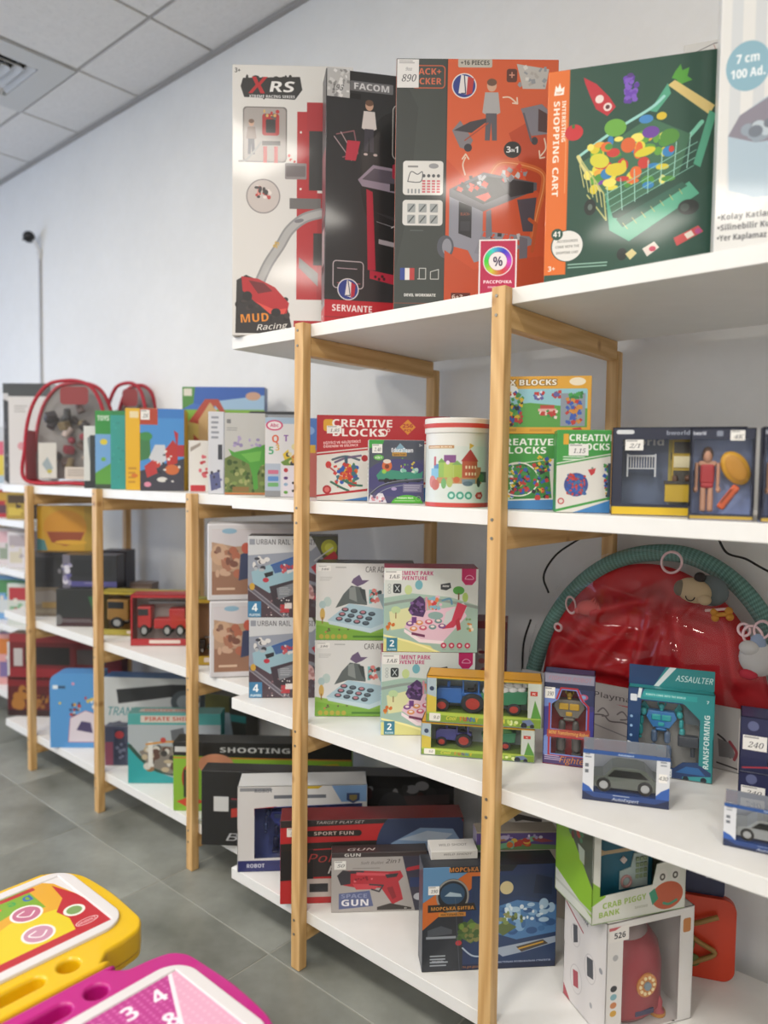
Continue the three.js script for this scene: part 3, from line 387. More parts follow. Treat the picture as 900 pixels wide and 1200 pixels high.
// ================================================================ SECOND SHELF, TALL UNIT
const BRICKS = ['#b8332f', '#2f55a8', '#3f8a43', '#d8b02c', '#22262c'];
{ const S = carton('building_blocks_box', 'red and white building blocks box with a toy helicopter', 'box', { y: S2, u: 371, uR: 527, z: -0.06, yaw: 43, vm: 535, vt: 486, d: 0.06 }, { side: '#b3212a', right: '#a9222a', top: '#a32a35', res: 1150, front: (p) => {
  p.bg('#dbd8d2').p([[0, 0], [100, 0], [100, 26], [0, 44]], '#b0222b').p([[0, 45.5], [100, 27.5], [100, 29], [0, 47.4]], '#b0222b').r(5, 5, 8, 14, '#d9a12c', 2);
  p.t('CREATIVE', 34, 9.6, 12.5, '#efe9e4', { w: 46 }).t('BLOCKS', 31, 20.5, 12.5, '#efe9e4', { w: 40 }).e(50, 20, 2.4, 2.4, '#efe9e4', 0, 1).e(53.6, 17, 1, 1, '#efe9e4', 0, 0.5);
  p.p([[68, 4], [74, 13], [68, 22], [62, 13]], '#d58a2c').t('256', 68, 11.6, 6, '#a3202a', { w: 8 }).t('PCS', 68, 16.6, 3.6, '#a3202a', { w: 6 }).e(87, 10, 7, 4, '#c7505a').e(87, 10, 6, 3.2, '#a32029');
  p.t('EĞİTİCİ VE GELİŞTİRİCİ', 19, 31.6, 3.6, '#ecd7d2', { w: 28, rot: -3.6 }).t('ÖĞRENİM VE EĞLENCE', 18, 35.8, 3.6, '#ecd7d2', { w: 26, rot: -3.6 });
  p.q([[12, 52], [22, 48], [32, 52]], '#55626e', 1.6).q([[14, 55], [22, 50], [33, 47]], '#6a5c7a', 1.6).r(21, 48, 2.4, 12, '#3c566a').blobs(18, 58, 12, 20, 40, ['#2f55a8', '#d06a2c', '#b8332f', '#d8b02c', '#3f7a5a'], 1, 2.2).bits(14, 60, 16, 24, 30, ['#2f55a8', '#d06a2c', '#3d6a76', '#c7342f'], 1.2, 3.4).e(9, 58, 2.2, 2.6, '#c7342f').q([[9, 60], [14, 66]], '#b84a52', 1.2).q([[11, 78], [18, 84], [24, 88]], '#3c6a58', 1.6).q([[20, 76], [28, 81], [34, 82]], '#3c6a58', 1.6);
  p.e(8, 87, 3.2, 3.2, '#a9222b').e(8, 87, 2, 2, '#d56a66').e(36, 50, 2.4, 2.4, '#a9222b').p([[0, 93.5], [40, 85], [100, 74], [100, 76], [0, 95.6]], '#b0222b').p([[18, 100], [100, 79], [100, 100]], '#3a74b4');
} }); sticker(S.root, S, 13, 17, 11, 9, '1.85'); }
{ const S = carton('science_toy_box', 'dark blue box with a green rail train among planets', 'box', { y: S2, u: 432, uR: 497, z: -0.05, yaw: 46, vm: 550, vt: 515, d: 0.045 }, { left: (p) => p.bg('#c9cbc7').lines(20, 10, 50, 80, 12, '#9aa09c'), side: '#d7d7d3', top: '#d2d3cf', res: 1300, front: (p) => {
  p.bg('#4c4a6e').p([[0, 0], [100, 0], [100, 30], [0, 46]], '#4a4f5c').e(55, 60, 60, 34, '#454272').p([[0, 0], [28, 0], [24, 10], [0, 14]], '#3f9b45').e(18, 28, 9, 5, '#5fae4a').t('4 IN 1', 18, 28, 5, '#e7efe2', { w: 12 });
  p.p([[48, 14], [56, 5], [66, 14], [74, 20], [44, 20]], '#7fa3b5').t('EducaTown', 60, 16, 9, '#e6e6ea', { w: 40 }).r(42, 19.6, 26, 6, '#b88a3a', 1).t('Space Train', 55, 22.6, 4.4, '#4a3014', { w: 22 }).t('3+', 93, 8, 5, '#d9d9dd');
  p.p([[14, 56], [24, 46], [92, 52], [98, 48], [96, 60], [60, 62], [18, 64]], '#3c8a72').e(33, 41, 9, 10, '#c9653a').e(33, 34, 7, 4, '#dccfc4').e(33, 42, 4, 4, '#7a3a26').blobs(55, 46, 34, 5, 9, ['#b8d0c8', '#c9a24a', '#7fbca4', '#d3d8c6'], 2, 4).e(28, 50, 4, 4, '#8fc04a').blobs(55, 28, 30, 16, 8, ['#6c9a4e', '#8a5aa0', '#c9b64a'], 1, 2.4).r(18, 62, 76, 4, '#2b2f3a', 2).blobs(20, 63, 70, 2, 9, ['#17181f'], 3, 3.6);
  p.q([[2, 88], [20, 74], [50, 67], [100, 62]], '#3a3d49', 3.4).q([[4, 98], [26, 80], [56, 72], [100, 69]], '#8b8f98', 1.4).q([[2, 86], [22, 72], [50, 65], [100, 60]], '#8b8f98', 1.2);
  p.r(62, 69, 34, 13, '#7a7590').lines(64, 71, 30, 10, 3, '#aaa6ba').e(46, 77, 5, 3, '#a896c0').p([[0, 100], [4, 86], [12, 90], [18, 84], [26, 84], [34, 100]], '#d8d2da').blobs(8, 88, 22, 9, 10, ['#e6dfe2', '#c98a96', '#6a5a78'], 1.4, 3.4);
  p.e(70, 104, 30, 20, '#56b13c').t('Treasure Hunt', 66, 91, 4.6, '#e6f2e0', { w: 30 }).p([[48, 95.6], [84, 95.6]], '#dcefd4', 0.8).e(90, 92, 4, 4, '#9bd08a', 0, 0.8);
} }); sticker(S.root, S, 15, 14, 18, 14, '2.40'); }
{ // round tub of wooden blocks
  const C = onZ(536, 545, -0.118), L = onZ(499.5, 560, -0.118), r = 0.5 * Math.hypot(C.x - L.x, 0) * 1.52, H = heightAt(536, 492, C) - S2;
  const rad = (573 - 499) / 2 / FOCAL * C.clone().sub(eye).dot(fwd), t = thing('block_tub', 'round white tub with red bands and a block castle print', 'tub', V3(C.x, S2, C.z), 40 * RAD);
  const hb = H * 0.83, c = printed(Math.PI * 2 * rad, hb, (p) => {
    p.bg('#d8d8d3').r(0, 93, 100, 7, '#c2463f').r(0, 18, 100, 76, '#cfd6d1'); const at = (a) => 25 + a; // the half towards the camera lies around 25 per cent
    p.r(at(-19), 17, 16, 4, '#a97a4a').t('BUILDING BLOCKS', at(-11), 19, 2.6, '#efe3d0', { w: 14 });
    const q = [[-14, 42, 4, 20, '#5a86b4'], [-16, 48, 5, 14, '#7fb4cf'], [-11, 38, 4, 24, '#8db25a'], [-8, 30, 6, 10, '#7a4a7f'], [-8, 40, 5, 22, '#a5b95a'], [-3, 42, 4, 20, '#9fb24a'], [1, 36, 8, 28, '#b4583f'], [8, 46, 3.4, 18, '#c07a56'], [11, 52, 5, 14, '#3f5a46'], [-12, 60, 24, 8, '#b98a5e']];
    for (const [x, y, w, h, col] of q) p.r(at(x), y, w, h, col); p.p([[at(0.4), 38], [at(5), 22], [at(9.6), 38]], '#a93a38').p([[at(4.6), 22], [at(4.6), 14], [at(7), 17]], '#c9a23a').p([[at(-11.4), 40], [at(-9.4), 34], [at(-7), 40]], '#6f9a4e').p([[at(-4), 43], [at(-1.4), 37], [at(1), 43]], '#7aa35a').r(at(-14), 32, 1.4, 12, '#b25a62').e(at(-6), 40, 1, 1, '#ddc7e0'); for (let i = 0; i < 4; i++) { p.r(at(2.6 + i * 1.6), 44, 0.9, 4, '#e7d2b4'); p.r(at(2.6 + i * 1.6), 53, 0.9, 4, '#e7d2b4'); }
    p.e(at(-15), 66, 2.4, 3, '#c87a72').e(at(-13), 70, 2.6, 2.6, '#bb6a5e').e(at(-8), 68, 1.4, 2.6, '#6fa66a').e(at(-5), 66, 1.6, 2.6, '#a7b56a').e(at(-1.6), 63, 1.5, 1.5, '#c0683e').r(at(1), 62, 7, 6, '#7f8f9a').e(at(4), 68, 2.6, 1.2, '#5f7382').e(at(10), 66, 1.2, 2.4, '#3b3f3c').e(at(12), 60, 2, 2, '#4b7a4a');
    for (let i = 0; i < 3; i++) p.e(at(-4 + i * 4.2), 84, 1.9, 1.9, '#4a9a86').e(at(-4 + i * 4.2), 84, 1, 1, '#bfe0d4'); p.p([[at(9), 80], [at(12), 79], [at(13), 84], [at(11.6), 89], [at(9), 88], [at(8), 84]], '#b33b38').t('33', at(10.6), 84, 5, '#f0dcd8', { w: 2.2 });
  }, 900);
  const g = new THREE.CylinderGeometry(rad, rad, hb, 48, 1, true, Math.PI * 1.5).toNonIndexed(), uv = g.attributes.uv; for (let i = 0; i < uv.count; i++) { const q = uvOf(c, uv.getX(i) * 0.999, uv.getY(i)); uv.setXY(i, q[0], q[1]); } g.translate(0, hb / 2, 0); g.rotateY(0);
  const body = mesh('tub_wall', g, c.s.gloss, t); mesh('tub_base', cyl(rad * 0.99, rad * 0.99, 0.004, 0, 0.002, 0, 40), M('#c2463f', 0.5), t);
  const lid = mesh('lid', new THREE.LatheGeometry([[0, hb + 0.002], [0, H - 0.002], [rad * 1.0, H - 0.002], [rad * 1.035, H], [rad * 1.045, H - 0.003], [rad * 1.04, hb + 0.002], [rad * 1.0, hb]].map((q) => new THREE.Vector2(...q)), 48), M('#dcdad5', 0.45), t);
  mesh('lid_stripe', new THREE.CylinderGeometry(rad * 1.046, rad * 1.046, H * 0.05, 48, 1, true).translate(0, hb + (H - hb) * 0.5, 0), M('#bf4640', 0.45), lid);
}
const greenBlocks = { y: S2, u: 573, uR: 690, z: -0.062, yaw: 30, vm: 550, vt: 508.5, d: 0.07 };
{ const S = carton('building_blocks_box', 'green building blocks box with a brick robot, under the yellow box', 'box', greenBlocks, { side: '#2f8a3c', left: '#2f8a3c', top: '#2f8a3c', res: 1150, front: (p) => {
  p.bg('#3f9440').p([[0, 44], [100, 26], [100, 92], [0, 92]], '#d9d6cf').p([[0, 46], [60, 34], [64, 84], [0, 88]], '#2f7a36').t('CREATIVE', 36, 11, 12, '#eef0ea', { w: 58 }).t('BLOCKS', 34, 22, 12, '#eef0ea', { w: 48 }).bits(8, 40, 18, 44, 60, ['#dfe6df', '#bccfbc'], 2, 4).bits(20, 38, 22, 44, 70, BRICKS, 2, 4).e(30, 60, 20, 17, '#e6dcd6', 0, 1.4).bits(26, 44, 14, 34, 50, ['#b8332f', '#2f55a8', '#3f8a43'], 2, 4).bits(46, 30, 16, 54, 70, BRICKS, 2, 4).e(50, 84, 3, 3, '#c03b33').p([[0, 90], [100, 84], [100, 100], [0, 100]], '#3e7fba').e(6, 93, 3, 3, '#e6eef2').e(16, 93, 3, 3, '#e6eef2');
} });
  const T = carton('building_blocks_box', 'yellow framed building blocks box lying on top of the green one', 'box', { ...greenBlocks, y: S2 + S.h, uR: 691, vt: 441.5 }, { side: '#cf9620', left: '#c48a1c', top: '#d8a63a', res: 1150, front: (p) => {
    p.bg('#d9a032').t('MIX BLOCKS', 36, 11, 14, '#f1ede6', { w: 60, st: '#8d6a2c' }).e(86, 10, 8, 4, '#e9dcc3').r(4, 22, 92, 66, '#8fc0cc', 2).p([[4, 52], [40, 46], [96, 56], [96, 88], [4, 88]], '#569a45').r(70, 30, 24, 56, '#8a93a0').e(22, 26, 6, 6, '#e5e9e8').bits(14, 28, 18, 56, 90, BRICKS, 2.4, 4.4).bits(43, 28, 10, 12, 18, ['#b8332f', '#5a5a9a', '#d9d9e0'], 2, 3.6).bits(62, 27, 7, 10, 14, ['#b8332f', '#5a5a9a'], 2, 3.6).r(50, 50, 14, 18, '#b4483c').r(48, 56, 18, 5, '#d9a7a0').bits(48, 60, 18, 12, 16, ['#b8332f', '#e0d0c8', '#3f8a43'], 2, 3.4).bits(78, 30, 12, 8, 16, ['#2f7a3c', '#3f9a4a'], 2, 4).bits(76, 38, 14, 42, 50, ['#3a58b0', '#c9873a', '#b8332f'], 2.4, 4.4).p([[82, 90], [90, 88], [92, 95], [84, 97]], '#c0362e').lines(10, 91, 20, 5, 2, '#8a6a2a').r(40, 91, 22, 4, '#c58f2c');
  } }); }
{ const S = carton('building_blocks_box', 'green and white building blocks box with a round brick ball', 'box', { y: S2, u: 652, uR: 716, z: -0.045, yaw: 34, vm: 550, vt: 503.5, d: 0.055 }, { left: '#2f8a3c', side: '#2f8a3c', top: '#3c9440', res: 1250, front: (p) => {
  p.bg('#dad7d0').p([[0, 0], [100, 0], [100, 28], [0, 40]], '#3c9440').p([[0, 41.5], [100, 29.5], [100, 31], [0, 43.5]], '#3c9440').r(12, 5, 10, 13, '#d9a12c', 2).t('CREATIVE', 64, 9.6, 11, '#eef0ea', { w: 84 }).t('BLOCKS', 64, 20.5, 11, '#eef0ea', { w: 66 }).lines(12, 32, 40, 6, 2, '#d5e4d2').e(37, 66, 22, 22, '#3a4a8a').blobs(20, 54, 34, 24, 90, ['#b8332f', '#2f55a8', '#c9403a', '#3f6a9a'], 1.6, 3.4).e(10, 86, 6, 6, '#b5333a').e(10, 86, 4, 4, '#d8d0c8').p([[58, 48], [72, 46], [70, 52], [64, 55]], '#c0363a').bits(88, 42, 14, 40, 40, BRICKS, 3, 7).r(94, 40, 8, 44, '#3a4a5a').e(66, 46, 2, 2, '#7a8a7a').p([[0, 96], [100, 80], [100, 82.6], [0, 99]], '#3c9440').p([[30, 100], [100, 84], [100, 100]], '#3e7fba');
} }); sticker(S.root, S, 40, 24, 36, 14, '1.15'); }
{ const S = windowCarton('toy_playset_box', 'navy box with a yellow base holding toy furniture', 'box', { y: S2, u: 717, z: -0.06, yaw: 22, vm: 550, vt: 501, w: 0.24, d: 0.06 }, { side: '#1d2235', top: '#1f2437', inner: '#7f8dba', res: 1150, openLeft: false, holes: [[[8, 14], [94, 14], [94, 87], [8, 87]]], front: (p) => { p.bg('#20253a').r(0, 90, 100, 10, '#d9b51f').r(3, 3, 14, 5, '#cfd2d6', 2).t('bworld', 32, 27, 11, '#e7e7ea', { w: 40 }).t('bworld', 50, 7, 6, '#9aa0ae', { w: 18 }); } });
  const r = S.root; printPiece('back_card', S.w - 0.008, S.h * 0.86, 0.001, (p) => p.bg('#5a6788').p([[0, 60], [40, 45], [40, 100], [0, 100]], '#5a6a88').t('bworld', 22, 16, 14, '#e7e7ea', { w: 38 }).r(44, 12, 56, 88, '#7d7a6c').r(44, 8, 34, 70, '#b9a94e').r(46, 30, 26, 10, '#2b2e33').r(66, 10, 30, 40, '#8a7a3a').r(44, 84, 56, 16, '#a7aaa8'), r, [0, S.h * 0.55, -0.022]);
  const crib = mesh('toy_cot', merge([box(0.05, 0.002, 0.02, 0, 0.02, 0), box(0.052, 0.003, 0.002, 0, 0.045, 0.01), box(0.052, 0.003, 0.002, 0, 0.045, -0.01), ...[-5, -4, -3, -2, -1, 0, 1, 2, 3, 4, 5].map((i) => box(0.0016, 0.026, 0.0016, i * 0.005, 0.032, 0.01)), box(0.003, 0.045, 0.02, -0.026, 0.026, 0), box(0.003, 0.045, 0.02, 0.026, 0.026, 0)]), M('#c9cdd4', 0.5), r); crib.position.set(-0.065, S.h * 0.42, 0);
  const cab = mesh('toy_counter', merge([box(0.06, 0.035, 0.026, 0, 0.0175, 0, 0.001)]), M('#c9a82c', 0.5), r); cab.position.set(0.01, S.h * 0.16, 0.006); mesh('worktop', box(0.064, 0.006, 0.03, 0, 0.038, 0), M('#3a3633', 0.5), cab); mesh('pot', merge([sph(0.007, 0.012, 0.046, 0), cyl(0.005, 0.005, 0.01, -0.012, 0.046, 0)]), M('#6a4a38', 0.4), cab);
  const tall = mesh('toy_cupboard', box(0.04, 0.09, 0.016, 0, 0.045, 0, 0.001), M('#bfa23a', 0.5), r); tall.position.set(0.012, S.h * 0.36, -0.01); for (let i = 0; i < 3; i++) mesh('cupboard_door', box(0.034, 0.022, 0.002, 0, 0.016 + i * 0.028, 0.009), M(i & 1 ? '#e0d6b0' : '#4a4640', 0.5), tall);
  sticker(r, S, 17, 20, 14, 12, '2/1'); }
{ // two figure boxes: clear front, figure and boat inside
  const S = windowCarton('toy_figure_box', 'dark box with a lifeguard figure in red and a yellow boat', 'box', { y: S2, u: 808.5, uR: 885, z: -0.028, yaw: 20, vm: 550, vt: 502, d: 0.042 }, { side: '#24283c', top: '#262b40', inner: '#8fa0d0', res: 1200, holes: [[[5, 12], [96, 12], [96, 93], [5, 93]]], front: (p) => { p.bg('#252a3f').r(0, 95, 100, 5, '#b99a3a').t('bworld', 14, 6, 5, '#cfd2da', { w: 20 }).r(40, 3, 10, 6, '#7f8696', 2); } }, 'figure boxes on the second shelf');
  const r = S.root, h = S.h, skin = M('#b98a72', 0.6);
  const doll = mesh('toy_figure', merge([box(0.012, 0.03, 0.008, -0.007, h * 0.075 + 0.015, 0, 0.003), box(0.012, 0.03, 0.008, 0.007, h * 0.075 + 0.015, 0, 0.003), box(0.011, h * 0.25, 0.011, -0.007, h * 0.2, 0, 0.004), box(0.011, h * 0.25, 0.011, 0.007, h * 0.2, 0, 0.004), cyl(0.004, 0.0035, h * 0.26, -0.021, h * 0.42, 0, 10), cyl(0.004, 0.0035, h * 0.26, 0.021, h * 0.42, 0, 10), sph(0.005, -0.022, h * 0.29, 0.002), sph(0.005, 0.022, h * 0.29, 0.002), cyl(0.004, 0.005, 0.012, 0, h * 0.57, 0, 10), sph(0.0115, 0, h * 0.615, 0, 0.85, 1.1, 0.95), box(0.036, 0.009, 0.01, 0, h * 0.54, 0, 0.004)]), skin, r); doll.position.set(-S.w * 0.22, 0, 0.004); doll.scale.set(0.86, 1.14, 1);
  mesh('swimsuit', merge([box(0.028, h * 0.2, 0.014, 0, h * 0.44, 0, 0.005), box(0.026, h * 0.06, 0.015, 0, h * 0.33, 0, 0.005)]), M('#a4262e', 0.5), doll); mesh('hair', merge([sph(0.0125, 0, h * 0.628, -0.002, 0.9, 1, 0.95), sph(0.008, 0, h * 0.59, -0.009, 1, 1.4, 0.6)]), M('#4a3226', 0.6), doll);
  const boat = mesh('toy_boat', new THREE.SphereGeometry(1, 24, 14).scale(0.022, h * 0.2, 0.012), M('#cf9a22', 0.45), r); boat.position.set(S.w * 0.22, h * 0.57, 0); boat.rotation.z = 0.55; mesh('boat_inside', new THREE.SphereGeometry(1, 20, 12).scale(0.015, h * 0.155, 0.003).translate(0, 0, 0.0105), M('#b8801a', 0.5), boat);
  const flo = mesh('toy_float', box(0.014, 0.05, 0.008, 0, 0, 0, 0.004), M('#cc5a2c', 0.45), r); flo.position.set(S.w * 0.12, h * 0.25, 0.004); flo.rotation.z = -0.6; for (const s of [-1, 1]) mesh('grip', box(0.002, 0.03, 0.006, s * 0.0045, 0, 0.003), M('#7a2f1a', 0.5), flo);
  sticker(r, S, 72, 8, 22, 11, '4К');
  const q = V3(Math.cos(S.yaw), 0, -Math.sin(S.yaw)); const e = copyOf(S, 'dark figure box standing right beside the lifeguard box', S.pos.clone().addScaledVector(q, S.w + 0.018).add(V3(0, 0, 0.03))); }

// ================================================================ toys inside window boxes (parts of their box)
const TYRE = M('#1a1a1b', 0.7), RIM = M('#b7babd', 0.3, 0.7);
function wheels(parent, list, rim, tyre = TYRE) {
  for (const [x, y, z, r, w] of list) {
    mesh('wheel', new THREE.LatheGeometry([[r * 0.6, -w / 2], [r * 0.92, -w / 2], [r, -w * 0.3], [r, w * 0.3], [r * 0.92, w / 2], [r * 0.6, w / 2]].map((q) => new THREE.Vector2(...q)), 22).rotateX(Math.PI / 2).translate(x, y, z), tyre, parent);
    mesh('rim', merge([cyl(r * 0.62, r * 0.62, w * 0.72, 0, 0, 0, 18).rotateX(Math.PI / 2), cyl(r * 0.22, r * 0.22, w * 1.03, 0, 0, 0, 10).rotateX(Math.PI / 2)]).translate(x, y, z), rim, parent);
  }
}
function toyCar(root, len, col, pos, suv = 0.3) {
  const h = len * suv, W = len * 0.42, r = h * 0.28;
  const b = mesh('toy_car', prism([[-0.5, 0.28], [-0.49, 0.5], [-0.3, 0.58], [-0.17, 0.95], [-0.1, 1], [0.2, 1], [0.3, 0.95], [0.42, 0.62], [0.5, 0.55], [0.5, 0.24], [0.44, 0.18], [-0.46, 0.18]].map(([x, y]) => [x * len, y * h]), W, len * 0.012), M(col, 0.25, 0.1, { clearcoat: 0.8 }), root); b.position.set(...pos);
  mesh('car_window', prism([[-0.25, 0.62], [-0.145, 0.92], [0.22, 0.92], [0.36, 0.64]].map(([x, y]) => [x * len, y * h]), W * 1.004, 0), M('#121417', 0.1), b);
  mesh('bumper', merge([box(len * 0.04, h * 0.16, W * 0.9, -len * 0.49, h * 0.3, 0, 0.001), box(len * 0.03, h * 0.16, W * 0.9, len * 0.495, h * 0.3, 0, 0.001)]), M('#232427', 0.4), b);
  wheels(b, [[-0.3 * len, r, W * 0.46, r, W * 0.16], [0.3 * len, r, W * 0.46, r, W * 0.16], [-0.3 * len, r, -W * 0.46, r, W * 0.16], [0.3 * len, r, -W * 0.46, r, W * 0.16]], RIM); return b;
}
function toyRobot(root, h, pos, c1, c2, c3) {
  const a = M(c1, 0.35), b = M(c2, 0.35), g = M(c3, 0.4), k = h;
  const t = mesh('toy_robot', merge([prism([[-0.17, 0.78], [0.17, 0.78], [0.2, 0.7], [0.11, 0.56], [-0.11, 0.56], [-0.2, 0.7]].map(([x, y]) => [x * k, y * k]), 0.13 * k, 0.01 * k), box(0.16 * k, 0.06 * k, 0.11 * k, 0, 0.52 * k, 0, 0.006)]), a, root); t.position.set(...pos);
  mesh('chest_plate', merge([box(0.13 * k, 0.09 * k, 0.03 * k, -0.07 * k, 0.7 * k, 0.065 * k, 0.004), box(0.13 * k, 0.09 * k, 0.03 * k, 0.07 * k, 0.7 * k, 0.065 * k, 0.004), box(0.09 * k, 0.06 * k, 0.03 * k, 0, 0.6 * k, 0.06 * k, 0.004)]), b, t);
  mesh('head', merge([box(0.09 * k, 0.1 * k, 0.09 * k, 0, 0.85 * k, 0, 0.01), box(0.02 * k, 0.06 * k, 0.03 * k, -0.05 * k, 0.89 * k, 0, 0.003), box(0.02 * k, 0.06 * k, 0.03 * k, 0.05 * k, 0.89 * k, 0, 0.003), box(0.05 * k, 0.03 * k, 0.02 * k, 0, 0.81 * k, 0.045 * k, 0.003)]), b, t);
  for (const s of [-1, 1]) {
    mesh('arm', merge([box(0.1 * k, 0.12 * k, 0.12 * k, s * 0.25 * k, 0.75 * k, 0, 0.008), box(0.065 * k, 0.14 * k, 0.07 * k, s * 0.275 * k, 0.62 * k, 0, 0.006), box(0.085 * k, 0.17 * k, 0.09 * k, s * 0.29 * k, 0.48 * k, 0.01 * k, 0.008), box(0.06 * k, 0.06 * k, 0.06 * k, s * 0.29 * k, 0.37 * k, 0.015 * k, 0.006)]), b, t);
    mesh('leg', merge([box(0.09 * k, 0.2 * k, 0.09 * k, s * 0.09 * k, 0.4 * k, 0, 0.008), box(0.12 * k, 0.24 * k, 0.12 * k, s * 0.1 * k, 0.17 * k, 0, 0.01), box(0.13 * k, 0.05 * k, 0.2 * k, s * 0.105 * k, 0.025 * k, 0.02 * k, 0.008)]), g, t);
    mesh('fin', prism([[0, 0], [0.16, 0.2], [0.1, 0.3], [-0.02, 0.1]].map(([x, y]) => [s * x * k * 0.8 + s * 0.16 * k, y * k * 0.8 + 0.66 * k]), 0.02 * k, 0), b, t).position.z = -0.07 * k;
  }
  return t;
}

// ================================================================ THIRD SHELF, TALL UNIT
const yaw3 = 43;
{ const at = { y: S3, bl: [291.5, 818], uR: 397, vR: 700, yaw: 44, vt: 723.5, d: 0.085 };
  const S = carton('rail_toy_box', 'dark rail game box with a blue number corner, lower of its stack', 'box', at, { side: '#2c2930', left: '#4a4650', top: '#231f26', res: 1100, front: (p) => {
    p.bg('#4a3c44').p([[0, 0], [100, 0], [100, 60], [60, 40], [0, 62]], '#8f95a3').p([[0, 0], [88, 0], [70, 18], [0, 24]], '#c5c7cb').p([[70, 0], [100, 0], [100, 40], [86, 32]], '#4d4f3c').e(90, 14, 9, 9, '#a9ab2c').e(90, 14, 5, 5, '#c8cb45').t('URBAN RAIL TRANSIT', 42, 7.5, 9, '#2c2930', { w: 66, f: '' }).r(2, 4, 6, 7, '#8a8e98');
    p.p([[4, 44], [22, 36], [66, 20], [68, 34], [54, 52], [24, 70], [6, 58]], '#8fb0bd').p([[26, 36], [66, 20], [66, 36], [30, 46]], '#3f5f92').p([[26, 36], [66, 20]], '#2f5598', 1.6).blobs(34, 36, 22, 8, 26, ['#b23a4a', '#d5d0cf', '#384a78', '#c0535c'], 1.2, 2.6).p([[24, 62], [56, 52], [54, 80], [30, 88]], '#39333b').p([[32, 64], [52, 57], [50, 72], [34, 78]], '#7a7f86').lines(35, 63, 13, 10, 4, '#a4a8ad').e(20, 54, 3.4, 2.6, '#b0303e').p([[18, 46], [28, 43], [28, 48], [20, 51]], '#23242a').blobs(6, 26, 16, 16, 12, ['#d5d3d2', '#3a3b45', '#a9adb4'], 1.6, 3.6);
    p.p([[70, 38], [96, 18], [100, 26], [78, 50]], '#a8303c').p([[74, 30], [94, 14]], '#c4c6ca', 1.4).q([[66, 56], [84, 60], [100, 50]], '#7c7f8a', 4).q([[62, 66], [82, 74], [100, 70]], '#5d5660', 3).blobs(58, 60, 40, 34, 46, ['#3a2d36', '#6e4a52', '#8b8088', '#b04450', '#55505a'], 1.4, 3.4).e(66, 68, 7, 9, '#c9a5a4').blobs(62, 62, 10, 14, 10, ['#d1b0ac', '#a87a7a'], 1.6, 3).q([[0, 62], [16, 76], [34, 92], [44, 100]], '#8b8892', 5).q([[0, 62], [16, 76], [34, 92], [44, 100]], '#5f5b66', 2.4).r(36, 84, 10, 10, '#b33a42').r(41, 82, 8, 7, '#dcd2cf').blobs(20, 76, 36, 22, 24, ['#e6e0de', '#8a6a70'], 0.5, 1).e(5, 62, 3, 4, '#c39a3a');
    p.r(0, 80, 15, 20, '#3f7ba3').t('4', 8, 87.5, 13, '#eef1f3').t('PLAYERS', 8, 97, 4, '#d9e2e8', { w: 12 });
  } }, 'two rail game boxes in a stack');
  const u = copyOf(S, 'dark rail game box with a blue number corner, top of its stack', S.pos.clone().add(V3(-0.004, S.h, 0.002)), S.yaw + 0.01); u.name = numbered('rail_toy_box'); }
{ const at = { y: S3, bl: [368.5, 839.5], w: 0.275, yaw: 42, vt: 750, d: 0.085 };
  const S = carton('volcano_toy_box', 'white car game box with a grey volcano, lower of its stack', 'box', at, { side: '#cfd4d2', left: '#d4d6d4', top: '#2d2b2e', res: 1150, front: (p) => {
    p.bg('#d9d8d6').p([[0, 74], [30, 80], [60, 84], [100, 76], [100, 100], [0, 100]], '#8ab24e').p([[0, 80], [20, 84], [60, 90], [100, 84], [100, 100], [0, 100]], '#79a83e').t('CAR ADVENTURE', 72, 8, 10, '#4a4646', { w: 44, f: '' }).r(3, 4, 12, 6, '#ebeae7', 2).lines(20, 5, 12, 3, 1, '#aaaaaa').lines(4, 18, 14, 6, 3, '#bdbcba').t('for kids', 72, 17, 3.6, '#777777');
    p.p([[12, 74], [34, 52], [72, 60], [84, 70], [56, 86], [20, 80]], '#a9c3cf').p([[12, 74], [56, 84], [84, 70], [84, 76], [56, 90], [14, 79]], '#c3d5dd').p([[20, 58], [28, 40], [36, 29], [46, 31], [52, 50], [52, 54], [34, 52]], '#5e6464').p([[34, 32], [40, 30], [42, 50], [34, 46]], '#878c8a').p([[44, 32], [50, 34], [52, 52], [48, 46]], '#3e4444').p([[38, 20], [44, 15], [47, 22], [54, 22], [48, 27], [42, 30], [36, 25]], '#6a5876');
    for (let i = 0; i < 4; i++) for (let j = 0; j < 3; j++) p.e(30 + i * 9 - j * 3, 60 + j * 6 + i * 1.8, 3.6, 2.2, '#39424c').e(30 + i * 9 - j * 3, 59.4 + j * 6 + i * 1.8, 2.4, 1.3, i & 1 ? '#59656e' : '#b77a84'); p.r(54, 34, 3, 18, '#79b3b6').blobs(56, 34, 10, 16, 16, ['#c25a56', '#d87d78', '#3a4a4c', '#8fc0bd'], 1.2, 2.4).p([[62, 40], [80, 38], [90, 46], [88, 62], [70, 62]], '#93a7ad').e(76, 46, 7, 5, '#667b84').e(76, 46, 4, 3, '#b8c6ca').q([[86, 44], [94, 52], [86, 62]], '#40505a', 1.6);
    p.e(12, 50, 4, 5, '#b6c7c3').e(7, 54, 3.4, 4, '#a9bfc0').e(7, 66, 2.6, 6, '#c9a55a').r(6.4, 70, 1.2, 8, '#8a6a3a'); for (let i = 0; i < 5; i++) p.e(6 + i * 6, 95, 2.4, 2.4, '#b5a544'); p.r(38, 93.5, 60, 2.6, '#4b7a2c').blobs(8, 84, 30, 6, 7, ['#5d4a3a', '#c07a4a'], 0.6, 1.2);
  } }, 'two volcano game boxes in a stack'); sticker(S.root, S, 8.5, 7, 13, 7, '186'); copyOf(S, 'white car game box with a grey volcano, top of its stack', S.pos.clone().add(V3(0.002, S.h, 0))); }
